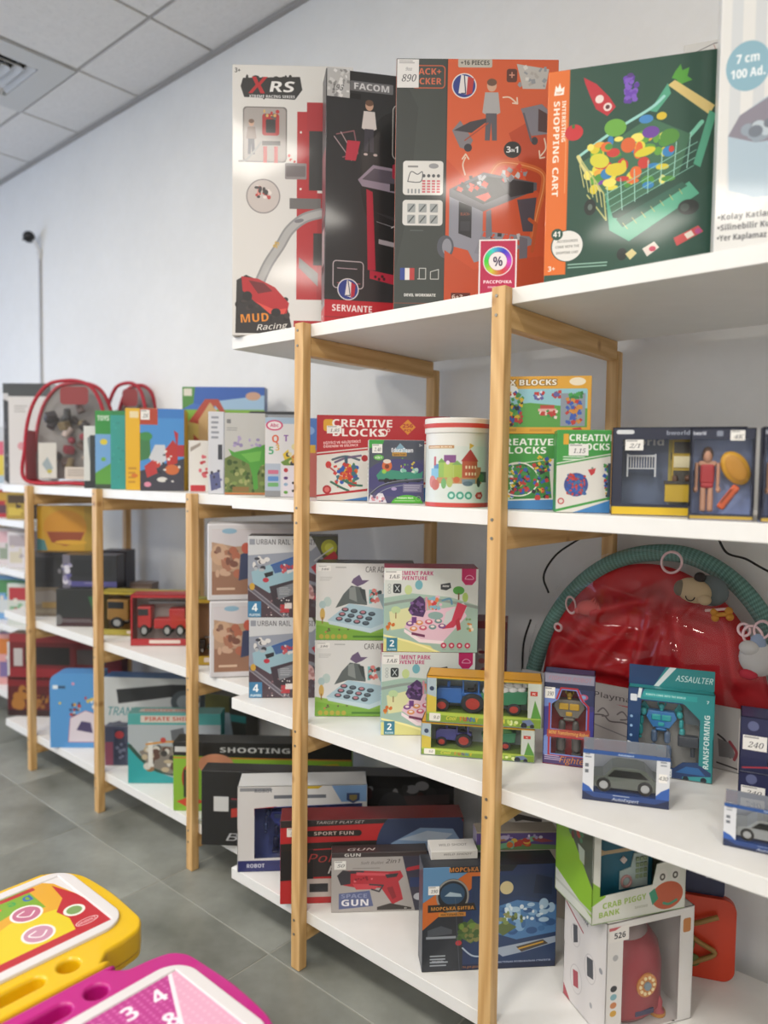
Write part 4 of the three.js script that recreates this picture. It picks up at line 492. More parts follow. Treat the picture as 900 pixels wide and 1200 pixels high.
{ const at = { y: S3, bl: [446, 861.5], uR: 556.5, vR: 810, yaw: 42, vt: 764, d: 0.10 };
  const art = { left: (p) => p.bg('#5d9fb4').r(0, 0, 100, 5, '#8c1f45').r(0, 6, 100, 12, '#cfa5b6').t('PARK', 50, 11, 8, '#b02a62', { w: 80 }).lines(10, 20, 80, 20, 6, '#cfe0e6').r(10, 44, 80, 16, '#dfe4e2').blobs(14, 46, 70, 12, 12, ['#c65a6a', '#8a4a8a', '#4f8a9a'], 5, 11).r(10, 66, 80, 28, '#c9dade').lines(14, 70, 70, 22, 5, '#6f9fae'), side: '#5d9fb4', top: '#8f1f46', res: 1200, front: (p) => {
    p.bg('#cfd4cf').p([[0, 36], [30, 30], [70, 34], [100, 44], [100, 100], [0, 100]], '#9fb9ab').q([[0, 44], [30, 38], [60, 38], [100, 46]], '#8a968f', 3).p([[0, 84], [20, 86], [50, 92], [56, 100], [0, 100]], '#d9d489').q([[0, 80], [30, 88], [60, 100]], '#f0e7a0', 2).p([[6, 52], [30, 46], [30, 70], [8, 74]], '#d8d7a4');
    p.t('AMUSEMENT PARK', 27, 6.4, 6.6, '#b32a62', { w: 50 }).t('BIG ADVENTURE', 24, 12.4, 6.2, '#b32a62', { w: 44 }).p([[82, 0], [97, 0], [97, 14], [93, 19.4], [86, 19.4], [82, 14]], '#b3215c').q([[85.5, 12.5], [87, 9.4], [90, 8], [93, 9.4], [94, 12.5], [85.5, 12.5]], '#e5b3c8', 0.7);
    p.r(10, 19, 8.4, 11, '#2b3134', 1.6).p([[12, 21], [16.4, 28]], '#cfd5d5', 0.8).p([[16.4, 21], [12, 28]], '#cfd5d5', 0.8).e(6, 21, 1.4, 1.4, '#8a9394', 0, 0.5).e(6, 25, 1.4, 1.4, '#8a9394', 0, 0.5).e(6, 29, 1.4, 1.4, '#8a9394', 0, 0.5).p([[60, 19], [70, 17], [71, 23], [66, 26], [60, 25]], '#35383d').t('NEW', 65.4, 21.4, 3, '#e3e3e0', { w: 7 });
    p.e(37, 20, 4, 5, '#6fa9b4').e(26, 26, 4, 5, '#bfcf8f').e(79, 26, 6, 4.4, '#4f9a44').r(78.4, 29, 1.4, 8, '#6a4a32').e(86, 34, 3, 5, '#a7c46a').e(13, 50, 5, 4, '#b8cf9c').r(12.6, 53, 1, 7, '#8a6a4a');
    p.p([[22, 70], [34, 52], [82, 44], [88, 56], [64, 86], [40, 84]], '#e0bccb').p([[22, 72], [40, 84], [64, 86], [64, 90], [38, 88], [22, 76]], '#f0dde2').p([[66, 52], [84, 40], [88, 46], [80, 66], [62, 72]], '#c9cfd0').p([[78, 40], [88, 44], [82, 60], [74, 70], [62, 72], [72, 62]], '#c23a52').p([[26, 50], [30, 40], [38, 33], [42, 36], [46, 46], [42, 58], [30, 56]], '#4a2f5c').p([[31, 48], [36, 38], [40, 42], [40, 54]], '#6b4a80').blobs(28, 38, 14, 16, 14, ['#3a2448', '#7d5a92'], 1, 2.2).r(44, 34, 2, 16, '#cf8fa4').p([[46, 38], [54, 36], [56, 46], [48, 48]], '#d97a5a').blobs(48, 34, 14, 14, 18, ['#c93c3f', '#e07a4a', '#7fb2c4', '#d9b3c4'], 1.2, 2.6).q([[62, 38], [70, 36], [72, 42]], '#5b8aa4', 2);
    for (let i = 0; i < 4; i++) for (let j = 0; j < 2; j++) p.e(28 + i * 10 + j * 4, 66 + j * 6 - i * 1.2, 4, 2.6, ['#7a4a86', '#d7905a', '#c4566e', '#6a8a8c'][(i + j) % 4]).e(28 + i * 10 + j * 4, 65.4 + j * 6 - i * 1.2, 2.2, 1.3, '#ead8d4'); p.r(30, 58, 5, 7, '#6a3a7a').p([[30, 76], [44, 79], [44, 82], [30, 79]], '#6d2f52').e(55, 56, 8, 4, '#8aa8a4').p([[76, 62], [80, 58], [82, 72], [78, 74]], '#b0303f').blobs(4, 66, 10, 12, 6, ['#c9682c', '#d79a3c'], 1.2, 2.2).blobs(86, 60, 10, 16, 8, ['#c9803c', '#7a9a6a', '#e5d5c0'], 1, 2);
    p.r(3.6, 83, 11.4, 16, '#35788f').t('2', 9.3, 89.5, 11, '#f0f2f2').t('PLAYERS', 9.3, 97, 3, '#cfe0e4', { w: 9 }); for (let i = 0; i < 4; i++) p.e(64 + i * 8.4, 91.4, 3, 3, '#bb2f4c').e(64 + i * 8.4, 91.4, 1.4, 1.4, '#e7c9cf').r(62.4 + i * 8.4, 95.6, 4, 1, '#9a9a96');
  } };
  const S = carton('amusement_park_toy_box', 'pink and teal amusement park game box, lower of its stack', 'box', at, art, 'two amusement park game boxes in a stack'); sticker(S.root, S, 10, 9, 18, 11, '1АБ'); copyOf(S, 'pink and teal amusement park game box, top of its stack', S.pos.clone().add(V3(0.004, S.h, -0.003)), S.yaw - 0.02); }
carton('toy_box', 'dark red box half hidden behind the pine post', 'box', { y: S3, u: 548, uR: 594, z: -0.40, yaw: 30, vm: 760, vt: 727, d: 0.10 }, { side: '#5c2a30', top: '#7a3038', front: (p) => p.bg('#6d4a50').r(6, 6, 88, 70, '#9a8e90').blobs(10, 20, 80, 50, 14, ['#7a2a34', '#9a5a5c', '#c9b8b4'], 4, 9).r(0, 0, 100, 8, '#7b2c36') });
// tractors in window boxes
function tractorBox(name, label, at, tractor, load, group) {
  const S = windowCarton(name, label, 'box', at, { side: '#c98f22', left: '#b9c7c4', right: '#cfd8cc', top: '#cf9522', inner: '#b5c3cc', res: 1200, holes: [[[9, 6], [88, 6], [88, 77], [9, 77]]], front: (p) => {
    p.bg('#8fa23a').p([[0, 0], [9, 0], [9, 78], [0, 84]], '#a8b9c2').p([[0, 40], [9, 46], [9, 80], [0, 84]], '#cdb84a').p([[88, 0], [100, 0], [100, 100], [88, 100]], '#c9d0c6').p([[90, 88], [94, 40], [100, 80], [100, 100], [90, 100]], '#5a963f').r(0, 0, 100, 5.4, '#cf9522').r(90, 22, 6, 9, '#c0392f').t('PC', 93, 26.5, 6, '#efe6e0').e(5, 28, 2, 2, '#33405a').r(0, 81, 100, 19, '#7d9a34').p([[0, 82], [40, 86], [100, 80], [100, 78], [0, 78]], '#a9c04a').t('Cool', 22, 89, 11, '#e8d24a', { w: 9, f: 'italic' }).t('F', 31, 89, 13, '#d9772c').t('U', 34.4, 89, 13, '#c0392f').t('N', 37.8, 89, 13, '#5a3f9a').t('N', 41.2, 89, 13, '#3f7ab0').t('Y', 44.6, 89, 13, '#d9b52c').t('FARM', 62, 89, 12, '#e8d24a', { w: 14 }).blobs(70, 84, 14, 10, 8, ['#d8e0a0', '#b9cc5a'], 1, 1.8).p([[83, 84], [90, 80], [94, 90], [86, 96]], '#6f7fa4').e(85, 94, 2.6, 2.6, '#222733').e(92, 95, 1.8, 1.8, '#222733').r(3, 80, 10, 17, '#e3e0d8', 1).t('9.0', 9, 88.5, 9, '#3a3a40', { f: 'italic' });
  } }, group), r = S.root, h = S.h, w = S.w, y0 = 0.19 * h, k = h * 0.94;
  mesh('inner_tray', box(w - 0.006, 0.18 * h, S.d - 0.008, 0, 0.095 * h, -0.001), M('#6f8a38', 0.6), r);
  const bm = M(tractor, 0.35), t = mesh('toy_tractor', merge([prism([[-0.5, 0.2], [-0.5, 0.42], [-0.42, 0.5], [0.0, 0.52], [0.02, 0.2]].map(([x, y]) => [x * k, y * k]), k * 0.2, 0.002), box(k * 0.42, k * 0.09, k * 0.26, k * 0.22, k * 0.4, 0, 0.003), box(k * 0.36, k * 0.05, k * 0.3, k * 0.18, k * 0.74, 0, 0.003), box(0.003, k * 0.32, 0.003, k * 0.04, k * 0.58, k * 0.12), box(0.003, k * 0.32, 0.003, k * 0.33, k * 0.58, k * 0.12), box(0.003, k * 0.32, 0.003, k * 0.33, k * 0.58, -k * 0.12), box(k * 0.06, k * 0.16, k * 0.04, -k * 0.24, k * 0.58, 0, 0.001)]), bm, r); t.position.set(-w * 0.2, y0, 0); t.scale.x = 1.2;
  mesh('grille', box(0.003, k * 0.16, k * 0.16, -k * 0.5, k * 0.34, 0), M('#2b2d33', 0.5), t); mesh('seat', merge([box(k * 0.14, k * 0.06, k * 0.16, k * 0.18, k * 0.48, 0, 0.002), box(k * 0.04, k * 0.14, k * 0.16, k * 0.26, k * 0.54, 0, 0.002)]), M('#2d2f36', 0.6), t);
  const z = k * 0.14, rim = M('#b63a32', 0.4); wheels(t, [[k * 0.22, k * 0.22, z, k * 0.22, k * 0.1], [k * 0.22, k * 0.22, -z, k * 0.22, k * 0.1], [-k * 0.36, k * 0.14, z, k * 0.14, k * 0.08], [-k * 0.36, k * 0.14, -z, k * 0.14, k * 0.08]], rim, M('#23262b', 0.7));
  const tr = mesh('toy_trailer', prism([[-0.5, 0.24], [-0.56, 0.5], [0.56, 0.5], [0.5, 0.24]].map(([x, y]) => [x * k * 0.72, y * k]), k * 0.32, 0.002), M('#2f7a56', 0.4), r); tr.position.set(w * 0.2, y0, 0); tr.scale.x = 1.25; tr.rotation.z = 0.1;
  wheels(tr, [[k * 0.14, k * 0.13, z, k * 0.13, k * 0.08], [k * 0.14, k * 0.13, -z, k * 0.13, k * 0.08]], rim, M('#23262b', 0.7));
  if (load === 'bales') { const g = []; for (let i = 0; i < 5; i++) for (let j = 0; j < 2; j++) for (let l = 0; l < 2; l++) g.push(sph(k * 0.085, (i - 2) * k * 0.155 + j * 0.01, k * (0.55 + 0.12 * j), (l - 0.5) * k * 0.16)); mesh('trailer_load', merge(g), M('#d7d9d8', 0.7), tr); }
  else mesh('trailer_load', prism([[-0.4, 0.5], [-0.3, 0.62], [0.1, 0.68], [0.34, 0.58], [0.4, 0.5]].map(([x, y]) => [x * k * 0.8, y * k]), k * 0.28, 0.004), M('#4c8a4a', 0.5), tr);
  return S;
}
{ const at = { y: S3, bl: [493, 884], uR: 627, vR: 870, yaw: 31, vt: 845, d: 0.075 };
  const a = tractorBox('toy_tractor_box', 'tractor window box with a purple tractor and green trailer, lower one', at, '#4a4a8e', 'logs', 'two tractor window boxes in a stack');
  tractorBox('toy_tractor_box', 'tractor window box with a blue tractor and white bales, upper one', { ...at, y: S3 + a.h + 0.0008, bl: [498.5, 885], yp: S3, uR: 634, vt: 791 }, '#2f68b4', 'bales', 'two tractor window boxes in a stack'); }
{ const S = windowCarton('toy_robot_box', 'narrow box with a red edged window and a dark fighter robot', 'box', { y: S3, bl: [635.5, 894], uR: 696.5, vR: 840, yaw: 24, vt: 787, d: 0.05 }, { side: '#35305c', top: '#3a3a5e', inner: '#a92b36', res: 1300, holes: [[[30, 28], [36, 18], [64, 18], [72, 28], [84, 34], [84, 61], [16, 61], [16, 34]], [[16, 70], [84, 70], [84, 88], [16, 88]]], front: (p) => {
  p.bg('#6f86c4').r(0, 0, 100, 11, '#8d8a9c').t('FIGHTER ROBOT', 50, 6, 6, '#a8707c', { w: 84, f: 'italic' }).r(0, 11, 100, 6, '#252a48').p([[0, 38], [14, 36], [14, 66], [0, 70]], '#3f3c8a').p([[70, 17], [100, 17], [100, 34], [86, 34]], '#2d3356').p([[86, 38], [100, 38], [100, 72], [88, 66]], '#3f3c8a').e(78, 24, 9, 6, '#b04a6a').e(78, 24, 5, 4, '#7a9ac4').e(92, 36, 8, 6, '#40386e').p([[26, 28], [34, 16], [66, 16], [76, 28], [88, 34], [88, 63], [12, 63], [12, 34]], '#a92b36', 3.6).r(12, 69, 76, 21, '#a92b36', 0, 3.6).p([[8, 62], [92, 59], [92, 67], [8, 70]], '#a8483a').t('MINI Transforming Robot', 50, 65, 5, '#e4c463', { w: 78, f: 'italic' }).r(0, 90, 100, 10, '#4a3a6a').t('Fighter', 60, 93.6, 9, '#d98a3a', { w: 56, f: 'italic' }).lines(4, 90, 34, 6, 3, '#b5a8c4');
} }); const h = S.h; toyRobot(S.root, h * 0.8, [0, h * 0.06, -0.004], '#6f6b64', '#b8932c', '#5f5c5a'); sticker(S.root, S, 12, 22, 20, 12, '190'); }
{ const at = { y: S3, u: 735, vm: 850, z: -0.306, uR: 837, vR: 850, yaw: 20, vt: 804, d: 0.046 };
  const S = windowCarton('toy_robot_box', 'teal and navy window box with a light blue transforming robot', 'box', at, { side: '#1f3a66', right: '#2a8a8c', top: '#2d8d90', inner: '#9a9a98', res: 1300, holes: [[[16, 14], [66, 14], [84, 30], [84, 78], [66, 80], [56, 88], [28, 88], [14, 62]]], front: (p) => {
    p.bg('#21406c').p([[20, 0], [100, 0], [100, 100], [84, 100], [84, 30], [64, 13], [14, 13]], '#2b8d90').p([[13, 0], [17, 0], [15, 12], [11, 12]], '#dfe6e8').r(18, 4, 62, 6, '#2f9fa0').t('ROBOTS COME INTO THE WORLD', 44, 7, 3, '#bfe2e0', { w: 46 }).t('TRANSFORMING', 92, 56, 8.4, '#dbe9e8', { rot: -90 }).t('7', 92, 9, 5, '#dbe9e8').p([[0, 62], [12, 66], [24, 90], [24, 100], [0, 100]], '#d9dde2').r(3, 73, 8, 13, '#22262c').lines(4, 75, 5, 9, 3, '#c9ced2').e(5, 34, 1.8, 1.8, '#8fb0d4').e(5, 45, 1.8, 1.8, '#8fb0d4').e(5, 56, 1.8, 1.8, '#8fb0d4').r(3, 8, 8, 8, '#d9dfe5', 1.4).t('ASSAULTER', 40, 95.6, 8, '#1f3b66', { w: 40, f: 'italic' }).r(24, 89, 30, 11, '#dfe3e6').t('FIGHTER', 40, 94, 8, '#2b4a74', { w: 26 }).p([[54, 88], [66, 81], [86, 81], [98, 88], [98, 97], [54, 100]], '#27406e').p([[58, 92], [70, 84], [84, 84], [92, 92]], '#2f6aa8').p([[66, 96], [98, 92], [98, 99], [66, 99]], '#3ba0a4').e(70, 98, 3.4, 3.4, '#1c2430').e(90, 97, 3.4, 3.4, '#1c2430');
  } });
  const r = S.root, h = S.h, w = S.w; toyRobot(r, h * 0.78, [-w * 0.1, h * 0.11, -0.004], '#3a78b4', '#35a0a4', '#5a6f8c'); const lg = mesh('toy_wing', prism([[0, 0], [0.02, 0.05], [0.035, 0.04], [0.03, -0.02]], 0.006, 0.001), M('#4e5a62', 0.4), r); lg.position.set(w * 0.18, h * 0.62, 0); lg.rotation.z = 0.5; const bl = mesh('toy_weapon', merge([box(0.045, 0.026, 0.02, 0, 0, 0, 0.004), cyl(0.005, 0.005, 0.03, 0.01, -0.02, 0)]), M('#2c3440', 0.4), r); bl.position.set(w * 0.22, h * 0.42, 0.004);
  const c = w * 0.94, fh = heightAt(735, 781, S.P) - S3 - h; // raised header behind the front
  const fl = new THREE.Shape([[-w / 2, 0], [w / 2, 0], [w / 2 * 0.98, fh * 0.72], [-w / 2, fh]].map((q) => new THREE.Vector2(...q))); const f = printPiece('header_flap', w, fh, 0.002, (p) => p.bg('#2a878a').p([[0, 0], [44, 0], [30, 100], [0, 100]], '#213f6b').p([[48, 0], [56, 0], [36, 100], [30, 100]], '#dfe6e8').t('ASSAULTER', 76, 50, 40, '#dfeceb', { w: 42, f: 'italic' }), r, [0, h + fh / 2, S.d / 2 - 0.03]); f.geometry.translate(0, 0, 0); }
// display boxes with model cars
function carBox(name, label, at, car, o = {}, group) {
  const S = spot(at), { w, h, d } = S, r = thing(name, label, 'box', S.pos, S.yaw, group); S.root = r; report.push(name + ' w' + w.toFixed(3) + ' h' + h.toFixed(3));
  const c = (o.base ?? '#27427c'), by = h * 0.17;
  printPiece('base_card', w, by, d, (p) => p.bg('#1f2a4c').p([[0, 0], [100, 0], [84, 60], [14, 60]], c).t('AutoExpert', 50, 60, 44, '#d9dde4', { w: 30, f: 'italic' }).lines(36, 14, 26, 16, 1, '#b9c0cc'), r, [0, by / 2, 0]);
  mesh('back_card', box(w - 0.002, h - by, 0.002, 0, by + (h - by) / 2, -d / 2 + 0.002), M('#8d929c', 0.5), r);
  printPiece('side_card', w * 0.13, h - by, 0.0016, (p) => p.bg('#d5d7dc').p([[0, 80], [60, 88], [100, 100], [0, 100]], '#2f5aa8').lines(20, 10, 55, 14, 2, '#8a8f98').r(22, 34, 30, 8, '#6b7078').r(22, 48, 30, 8, '#6b7078'), r, [-w / 2 + w * 0.065, by + (h - by) / 2, d / 2 - 0.001]);
  printPiece('side_card', w * 0.15, h - by, 0.0016, (p) => p.bg('#d5d7dc').p([[0, 92], [40, 80], [100, 70], [100, 100], [0, 100]], '#2f5aa8').lines(30, 12, 50, 14, 2, '#8a8f98').r(20, 40, 60, 20, '#eceae6').t('430', 50, 50, 12, '#33343a', { f: 'italic' }), r, [w / 2 - w * 0.075, by + (h - by) / 2, d / 2 - 0.001]);
  printPiece('top_strip', w, h * 0.075, 0.0016, (p) => p.bg('#2f5596').t('AutoExpert', 50, 50, 60, '#cdd5e4', { w: 18 }), r, [0, h - h * 0.0375, d / 2 - 0.0004]);
  mesh('display_case', merge([new THREE.PlaneGeometry(w, h - by).translate(0, by + (h - by) / 2, d / 2 - 0.0024), new THREE.PlaneGeometry(w, d).rotateX(-Math.PI / 2).translate(0, h - 0.0005, 0), new THREE.PlaneGeometry(d, h - by).rotateY(-Math.PI / 2).translate(-w / 2, by + (h - by) / 2, 0), new THREE.PlaneGeometry(d, h - by).rotateY(Math.PI / 2).translate(w / 2, by + (h - by) / 2, 0)]), CLEAR, r);
  toyCar(r, w * 0.8, car, [-w * 0.01, by + 0.0005, 0], o.suv ?? 0.34); return S;
}
{ carBox('toy_car_box', 'clear display box with a dark grey model car before the teal robot box', { y: S3, bl: [682, 936], uR: 784, vR: 940, yaw: 25, vt: 877, d: 0.075 }, '#535a55', { suv: 0.38 });
  carBox('toy_car_box', 'clear display box with a silver model car in front of the navy car boxes', { y: S3, bl: [847, 990], w: 0.16, yaw: 14, vt: 940, d: 0.07 }, '#8d9294', { suv: 0.32 });
  const car = (col, at, label, tag) => { const S = windowCarton('model_car_box', label, 'box', at, { side: '#22264a', left: '#23274b', top: '#262a4e', inner: '#8d90a0', res: 1200, holes: [[[34, 10], [98, 10], [98, 84], [30, 84]]], front: (p) => p.bg('#262a52').r(0, 0, 34, 100, '#23264b').r(0, 86, 100, 14, '#1e2244').p([[4, 92], [30, 86], [98, 90]], '#a03240', 2).e(14, 16, 6, 6, '#5c6288') }, 'navy model car boxes in a stack'); toyCar(S.root, S.w * 0.62, col, [S.w * 0.16, S.h * 0.15, 0], 0.36); sticker(S.root, S, 16, 46, 26, 26, tag); return S; };
  const a = car('#191a1d', { y: S3, bl: [864, 950], w: 0.17, yaw: 15, vt: 903, d: 0.075 }, 'navy window box with a black model car, lower of its stack', '240'); car('#c9ccce', { y: S3 + a.h, bl: [864, 950], yp: S3, w: 0.17, yaw: 15, vt: 838, d: 0.075 }, 'navy window box with a white model car, top of its stack', '240'); }

{ // baby play mat packed in clear film, standing behind
  const Z = -0.528, cx = -0.72, yaw = 4 * RAD, t = thing('baby_playmat', 'red padded baby play mat with a teal arch, packed in clear film', 'playmat', V3(cx, S3, Z), yaw);
  const loc = (u, v, dz = 0) => { t.updateMatrixWorld(true); const p = onZ(u, v, Z + dz); return t.worldToLocal(p); };
  const arch = [[609, 905], [612, 850], [619, 790], [636, 738], [664, 692], [702, 660], [746, 645], [800, 648], [850, 677], [890, 728], [912, 790], [920, 860], [922, 905]].map(([u, v]) => { const p = loc(u + 7, v + 4); return [p.x, Math.max(p.y, 0.024), 0]; });
  const knit = dataTex(64, 256, (u, v) => { const k = Math.sin(v * 6.283 * 32) * 0.5 + 0.5, j = Math.sin(u * 6.283 * 6 + v * 6.283 * 16) * 0.5 + 0.5, s = 0.75 + 0.2 * k + 0.12 * j + 0.15 * (fbm(u, v, 8) - 0.5); return [108 * s, 150 * s, 142 * s]; }); knit.repeat.set(4, 1);
  const kg = tube(arch, 0.0215, 200, 14), ku = kg.attributes.uv; for (let i = 0; i < ku.count; i++) ku.setXY(i, ku.getY(i), ku.getX(i) * 4);
  mesh('arch', kg, new THREE.MeshPhysicalMaterial({ map: knit, bumpMap: knit, bumpScale: 0.002, roughness: 0.85, sheen: 0.3 }), t);
  // cushion: thick half round filling the arch; ridges follow the folds of the padding
  const seg = (x, y, a, b, c, d) => { const dx = c - a, dy = d - b, q = THREE.MathUtils.clamp(((x - a) * dx + (y - b) * dy) / (dx * dx + dy * dy), 0, 1); return Math.hypot(x - a - dx * q, y - b - dy * q); };
  const px = (u, v) => { const p = loc(u, v, 0.05); return [p.x, p.y]; };
  const ridge = [[640, 780, 700, 715, 0.030, 0.040], [700, 715, 765, 700, 0.036, 0.034], [765, 700, 745, 790, 0.034, 0.030], [735, 735, 700, 775, 0.022, 0.028], [790, 715, 800, 790, 0.034, 0.038], [800, 710, 850, 730, 0.026, 0.034], [850, 730, 860, 800, 0.030, 0.036], [650, 775, 740, 790, 0.026, 0.030], [690, 660, 790, 655, 0.012, 0.05]].map((q) => [...px(q[0], q[1]), ...px(q[2], q[3]), q[4], q[5]]);
  const C = loc(766, 800, 0.02), Lx = loc(636, 800, 0.02).x, Rx = loc(905, 800, 0.02).x, top = loc(765, 662, 0.02).y, ax = (Rx - Lx) / 2, mx = (Rx + Lx) / 2, NU = 120, NV = 70;
  const sheet = (fn, nu, nv) => { const pos = [], idx = [], uvs = []; for (let j = 0; j <= nv; j++) for (let i = 0; i <= nu; i++) { pos.push(...fn(i / nu, j / nv)); uvs.push(i / nu, j / nv); } for (let j = 0; j < nv; j++) for (let i = 0; i < nu; i++) { const a = j * (nu + 1) + i, b = a + nu + 1; idx.push(a, b, a + 1, b, b + 1, a + 1); } const g = new THREE.BufferGeometry(); g.setAttribute('position', new THREE.Float32BufferAttribute(pos, 3)); g.setAttribute('uv', new THREE.Float32BufferAttribute(uvs, 2)); g.setIndex(idx); g.computeVertexNormals(); return g; };
  const dome = (s, r) => { const a = Math.PI * s; return [mx + Math.cos(a) * ax * r, 0.085 + Math.sin(a) * (top - 0.085) * r]; };
  const cg = sheet((s, r) => { const [x, y] = dome(s, r); let z = 0.004 + 0.026 * Math.sqrt(Math.max(0, 1 - Math.pow(r, 6))); for (const q of ridge) z += q[4] * Math.exp(-Math.pow(seg(x, y, q[0], q[1], q[2], q[3]) / (q[5] * 0.62), 2)) * (1 - Math.pow(r, 10)) * 1.0; z += 0.010 * (fbm(x * 3 + 5, y * 3 + 5, 11) - 0.5) * (1 - r * r) + 0.004 * Math.sin(s * 60) * Math.pow(r, 6) * (1 - r); return [x, y, z]; }, NU, NV);
  const redCloth = new THREE.MeshPhysicalMaterial({ color: '#b00d1a', roughness: 0.6, side: THREE.DoubleSide });
  mesh('cushion', cg, redCloth, t);
  mesh('cushion_roll', tube([[Lx + 0.005, 0.115, 0.03], [mx - 0.12, 0.108, 0.046], [mx + 0.1, 0.1, 0.046], [Rx - 0.005, 0.095, 0.03]], 0.026, 50, 12), redCloth, t);
  const ring = (u, v, r, k, tilt) => { const m = mesh('plastic_ring', new THREE.TorusGeometry(r, 0.0034, 8, 26).scale(k, 1, 1), M('#d9b9bd', 0.3), t); m.position.copy(loc(u, v, 0.075)); m.rotation.z = tilt; };
  ring(669, 709, 0.022, 0.6, 0.2); ring(787, 659, 0.026, 0.9, -0.4); ring(882, 745, 0.022, 0.9, 0.3); ring(893, 738, 0.02, 0.8, -0.3); ring(654, 735, 0.010, 0.9, 0.8); ring(872, 738, 0.014, 0.9, 0.2);
  { const m = mesh('hedgehog_rattle', merge([sph(0.026, 0, 0, 0, 1.1, 0.8, 0.5), ...[0, 1, 2, 3].map((i) => new THREE.ConeGeometry(0.006, 0.018, 8).rotateZ(-0.9 + i * 0.25).translate(0.02 + i * 0.004, 0.018 - i * 0.006, 0)), sph(0.008, -0.028, -0.004, 0)]), M('#b94a46', 0.8), t); m.position.copy(loc(688, 712, 0.08)); m.rotation.z = 0.25; }
  { const m = mesh('plush_bear', merge([sph(0.034, 0, 0, 0, 1.2, 0.88, 0.55), sph(0.017, 0.028, -0.012, 0.008, 1, 0.8, 0.7)]), M('#b5a080', 0.85), t); m.position.copy(loc(813, 692, 0.075)); m.rotation.z = -0.2; mesh('ear', sph(0.013, 0.006, 0.034, 0), M('#2a2322', 0.85), m); mesh('eye_patch', sph(0.016, -0.03, -0.002, 0.006, 0.9, 1.2, 0.7), M('#6d6457', 0.85), m); mesh('mouth', new THREE.TorusGeometry(0.010, 0.0014, 6, 14, 3.1).rotateZ(3.3).translate(0.0, -0.012, 0.0215), M('#2a2220', 0.7), m); mesh('cloth_back', sph(0.042, 0.032, 0.008, -0.014, 1, 0.86, 0.35), M('#5c6668', 0.8), m); }
  { const m = mesh('bone_toy', merge([sph(0.009, -0.016, -0.007, 0), sph(0.009, -0.016, 0.007, 0), sph(0.009, 0.016, -0.007, 0), sph(0.009, 0.016, 0.007, 0), box(0.032, 0.011, 0.01, 0, 0, 0, 0.004)]), M('#bb7f28', 0.7), t); m.position.copy(loc(846, 720, 0.075)); m.rotation.z = 0.2; mesh('tie', box(0.05, 0.006, 0.004, -0.01, 0.012, 0.002, 0.001), M('#c9a9a4', 0.5), m); }
  { const m = mesh('plush_elephant', merge([sph(0.04, 0, 0, 0, 1, 1, 0.55), sph(0.022, -0.016, 0.024, 0.012, 1, 0.8, 0.6)]), M('#b3b1b0', 0.85), t); m.position.copy(loc(888, 772, 0.07)); mesh('ear', sph(0.022, 0.0, 0.032, 0.006, 0.8, 1.2, 0.4), M('#8392ab', 0.85), m); mesh('paw', sph(0.015, -0.016, -0.036, 0.012, 1.3, 0.8, 0.7), M('#a92436', 0.8), m); }
  const cw = 0.72, ch = 0.15, c0 = loc(612, 850, 0.085).x;
  printPiece('printed_card', cw, ch, 0.004, (p) => { const A = (u) => (loc(u, 850, 0.085).x - c0) / cw * 100; p.bg('#a9a5a4').t('Playmat', A(718), 20, 12, '#3a383a', { w: A(740) - A(692), f: '' }).q([[A(690), 58], [A(706), 54], [A(714), 62], [A(730), 60], [A(742), 66]], '#5c585a', 0.5).q([[A(700), 50], [A(706), 42], [A(712), 52], [A(705), 56]], '#6a6668', 0.5).q([[A(722), 48], [A(728), 42], [A(734), 52], [A(726), 56]], '#6a6668', 0.5).q([[A(695), 72], [A(738), 84]], '#77777a', 0.4).q([[A(838), 46], [A(848), 56], [A(853), 78]], '#2f2c2e', 0.6).q([[A(838), 90], [A(850), 92], [A(862), 94]], '#2f2c2e', 0.5).p([[A(838), 52], [A(854), 56], [A(860), 78], [A(840), 80]], '#6f6b6d').q([[A(852), 54], [A(860), 68], [A(858), 80]], '#8b2f3a', 0.9).r(A(862), 4, 60, 130, '#ddd6d4', 3).r(A(866), 10, 60, 130, '#7d2740', 2.4).t('HAVE FUN', A(871), 26, 12, '#d9c3c9', { a: 'left', w: 14, f: '' }); }, t, [c0 + cw / 2, ch / 2 + 0.002, 0.072]);
  for (const pts of [[[643, 695], [637, 676], [650, 652], [675, 634], [690, 626]], [[842, 632], [852, 648], [874, 655], [890, 664], [905, 672]], [[612, 786], [614, 752], [622, 726]]]) mesh('cord', tube(pts.map(([u, v]) => { const p = loc(u, v, -0.04); return [p.x, p.y, p.z]; }), 0.003, 30, 6), M('#1d1c1d', 0.6), t);
  // film: a crumpled clear sheet over arch and cushion
  const crease = []; for (let i = 0; i < 16; i++) { const a = rr(0.2, 2.9), q = rr(-0.5, 0.5) * ax; crease.push([Math.sin(a), -Math.cos(a), mx + q, 0.16 + rr(0.05, 0.3), rr(0.006, 0.014), rr(0.012, 0.028), rr(0.05, 0.13), Math.cos(a), Math.sin(a)]); }
  mesh('clear_film', sheet((s, j) => { const r = 0.02 + 0.98 * j, a = Math.PI * s, x = mx + Math.cos(a) * (ax + 0.03) * r, y = 0.155 + Math.sin(a) * (top - 0.115) * r, q = vn(x * 9 + 40, y * 9 + 40, 97, 97) - 0.5; let c = 0; for (const k of crease) { const n = (x - k[2]) * k[0] + (y - k[3]) * k[1], l = (x - k[2]) * k[7] + (y - k[3]) * k[8]; c += k[4] * Math.exp(-Math.abs(n) / k[5]) * Math.exp(-Math.pow(l / k[6], 2)); } return [x, y, 0.03 + 0.058 * Math.sqrt(Math.max(0, 1 - Math.pow(r, 5))) + (0.03 * q + c) * (1 - Math.pow(r, 4))]; }, 140, 90), new THREE.MeshPhysicalMaterial({ color: '#ffffff', transmission: 1, thickness: 0, roughness: 0.03, ior: 1.36 }), t);
}

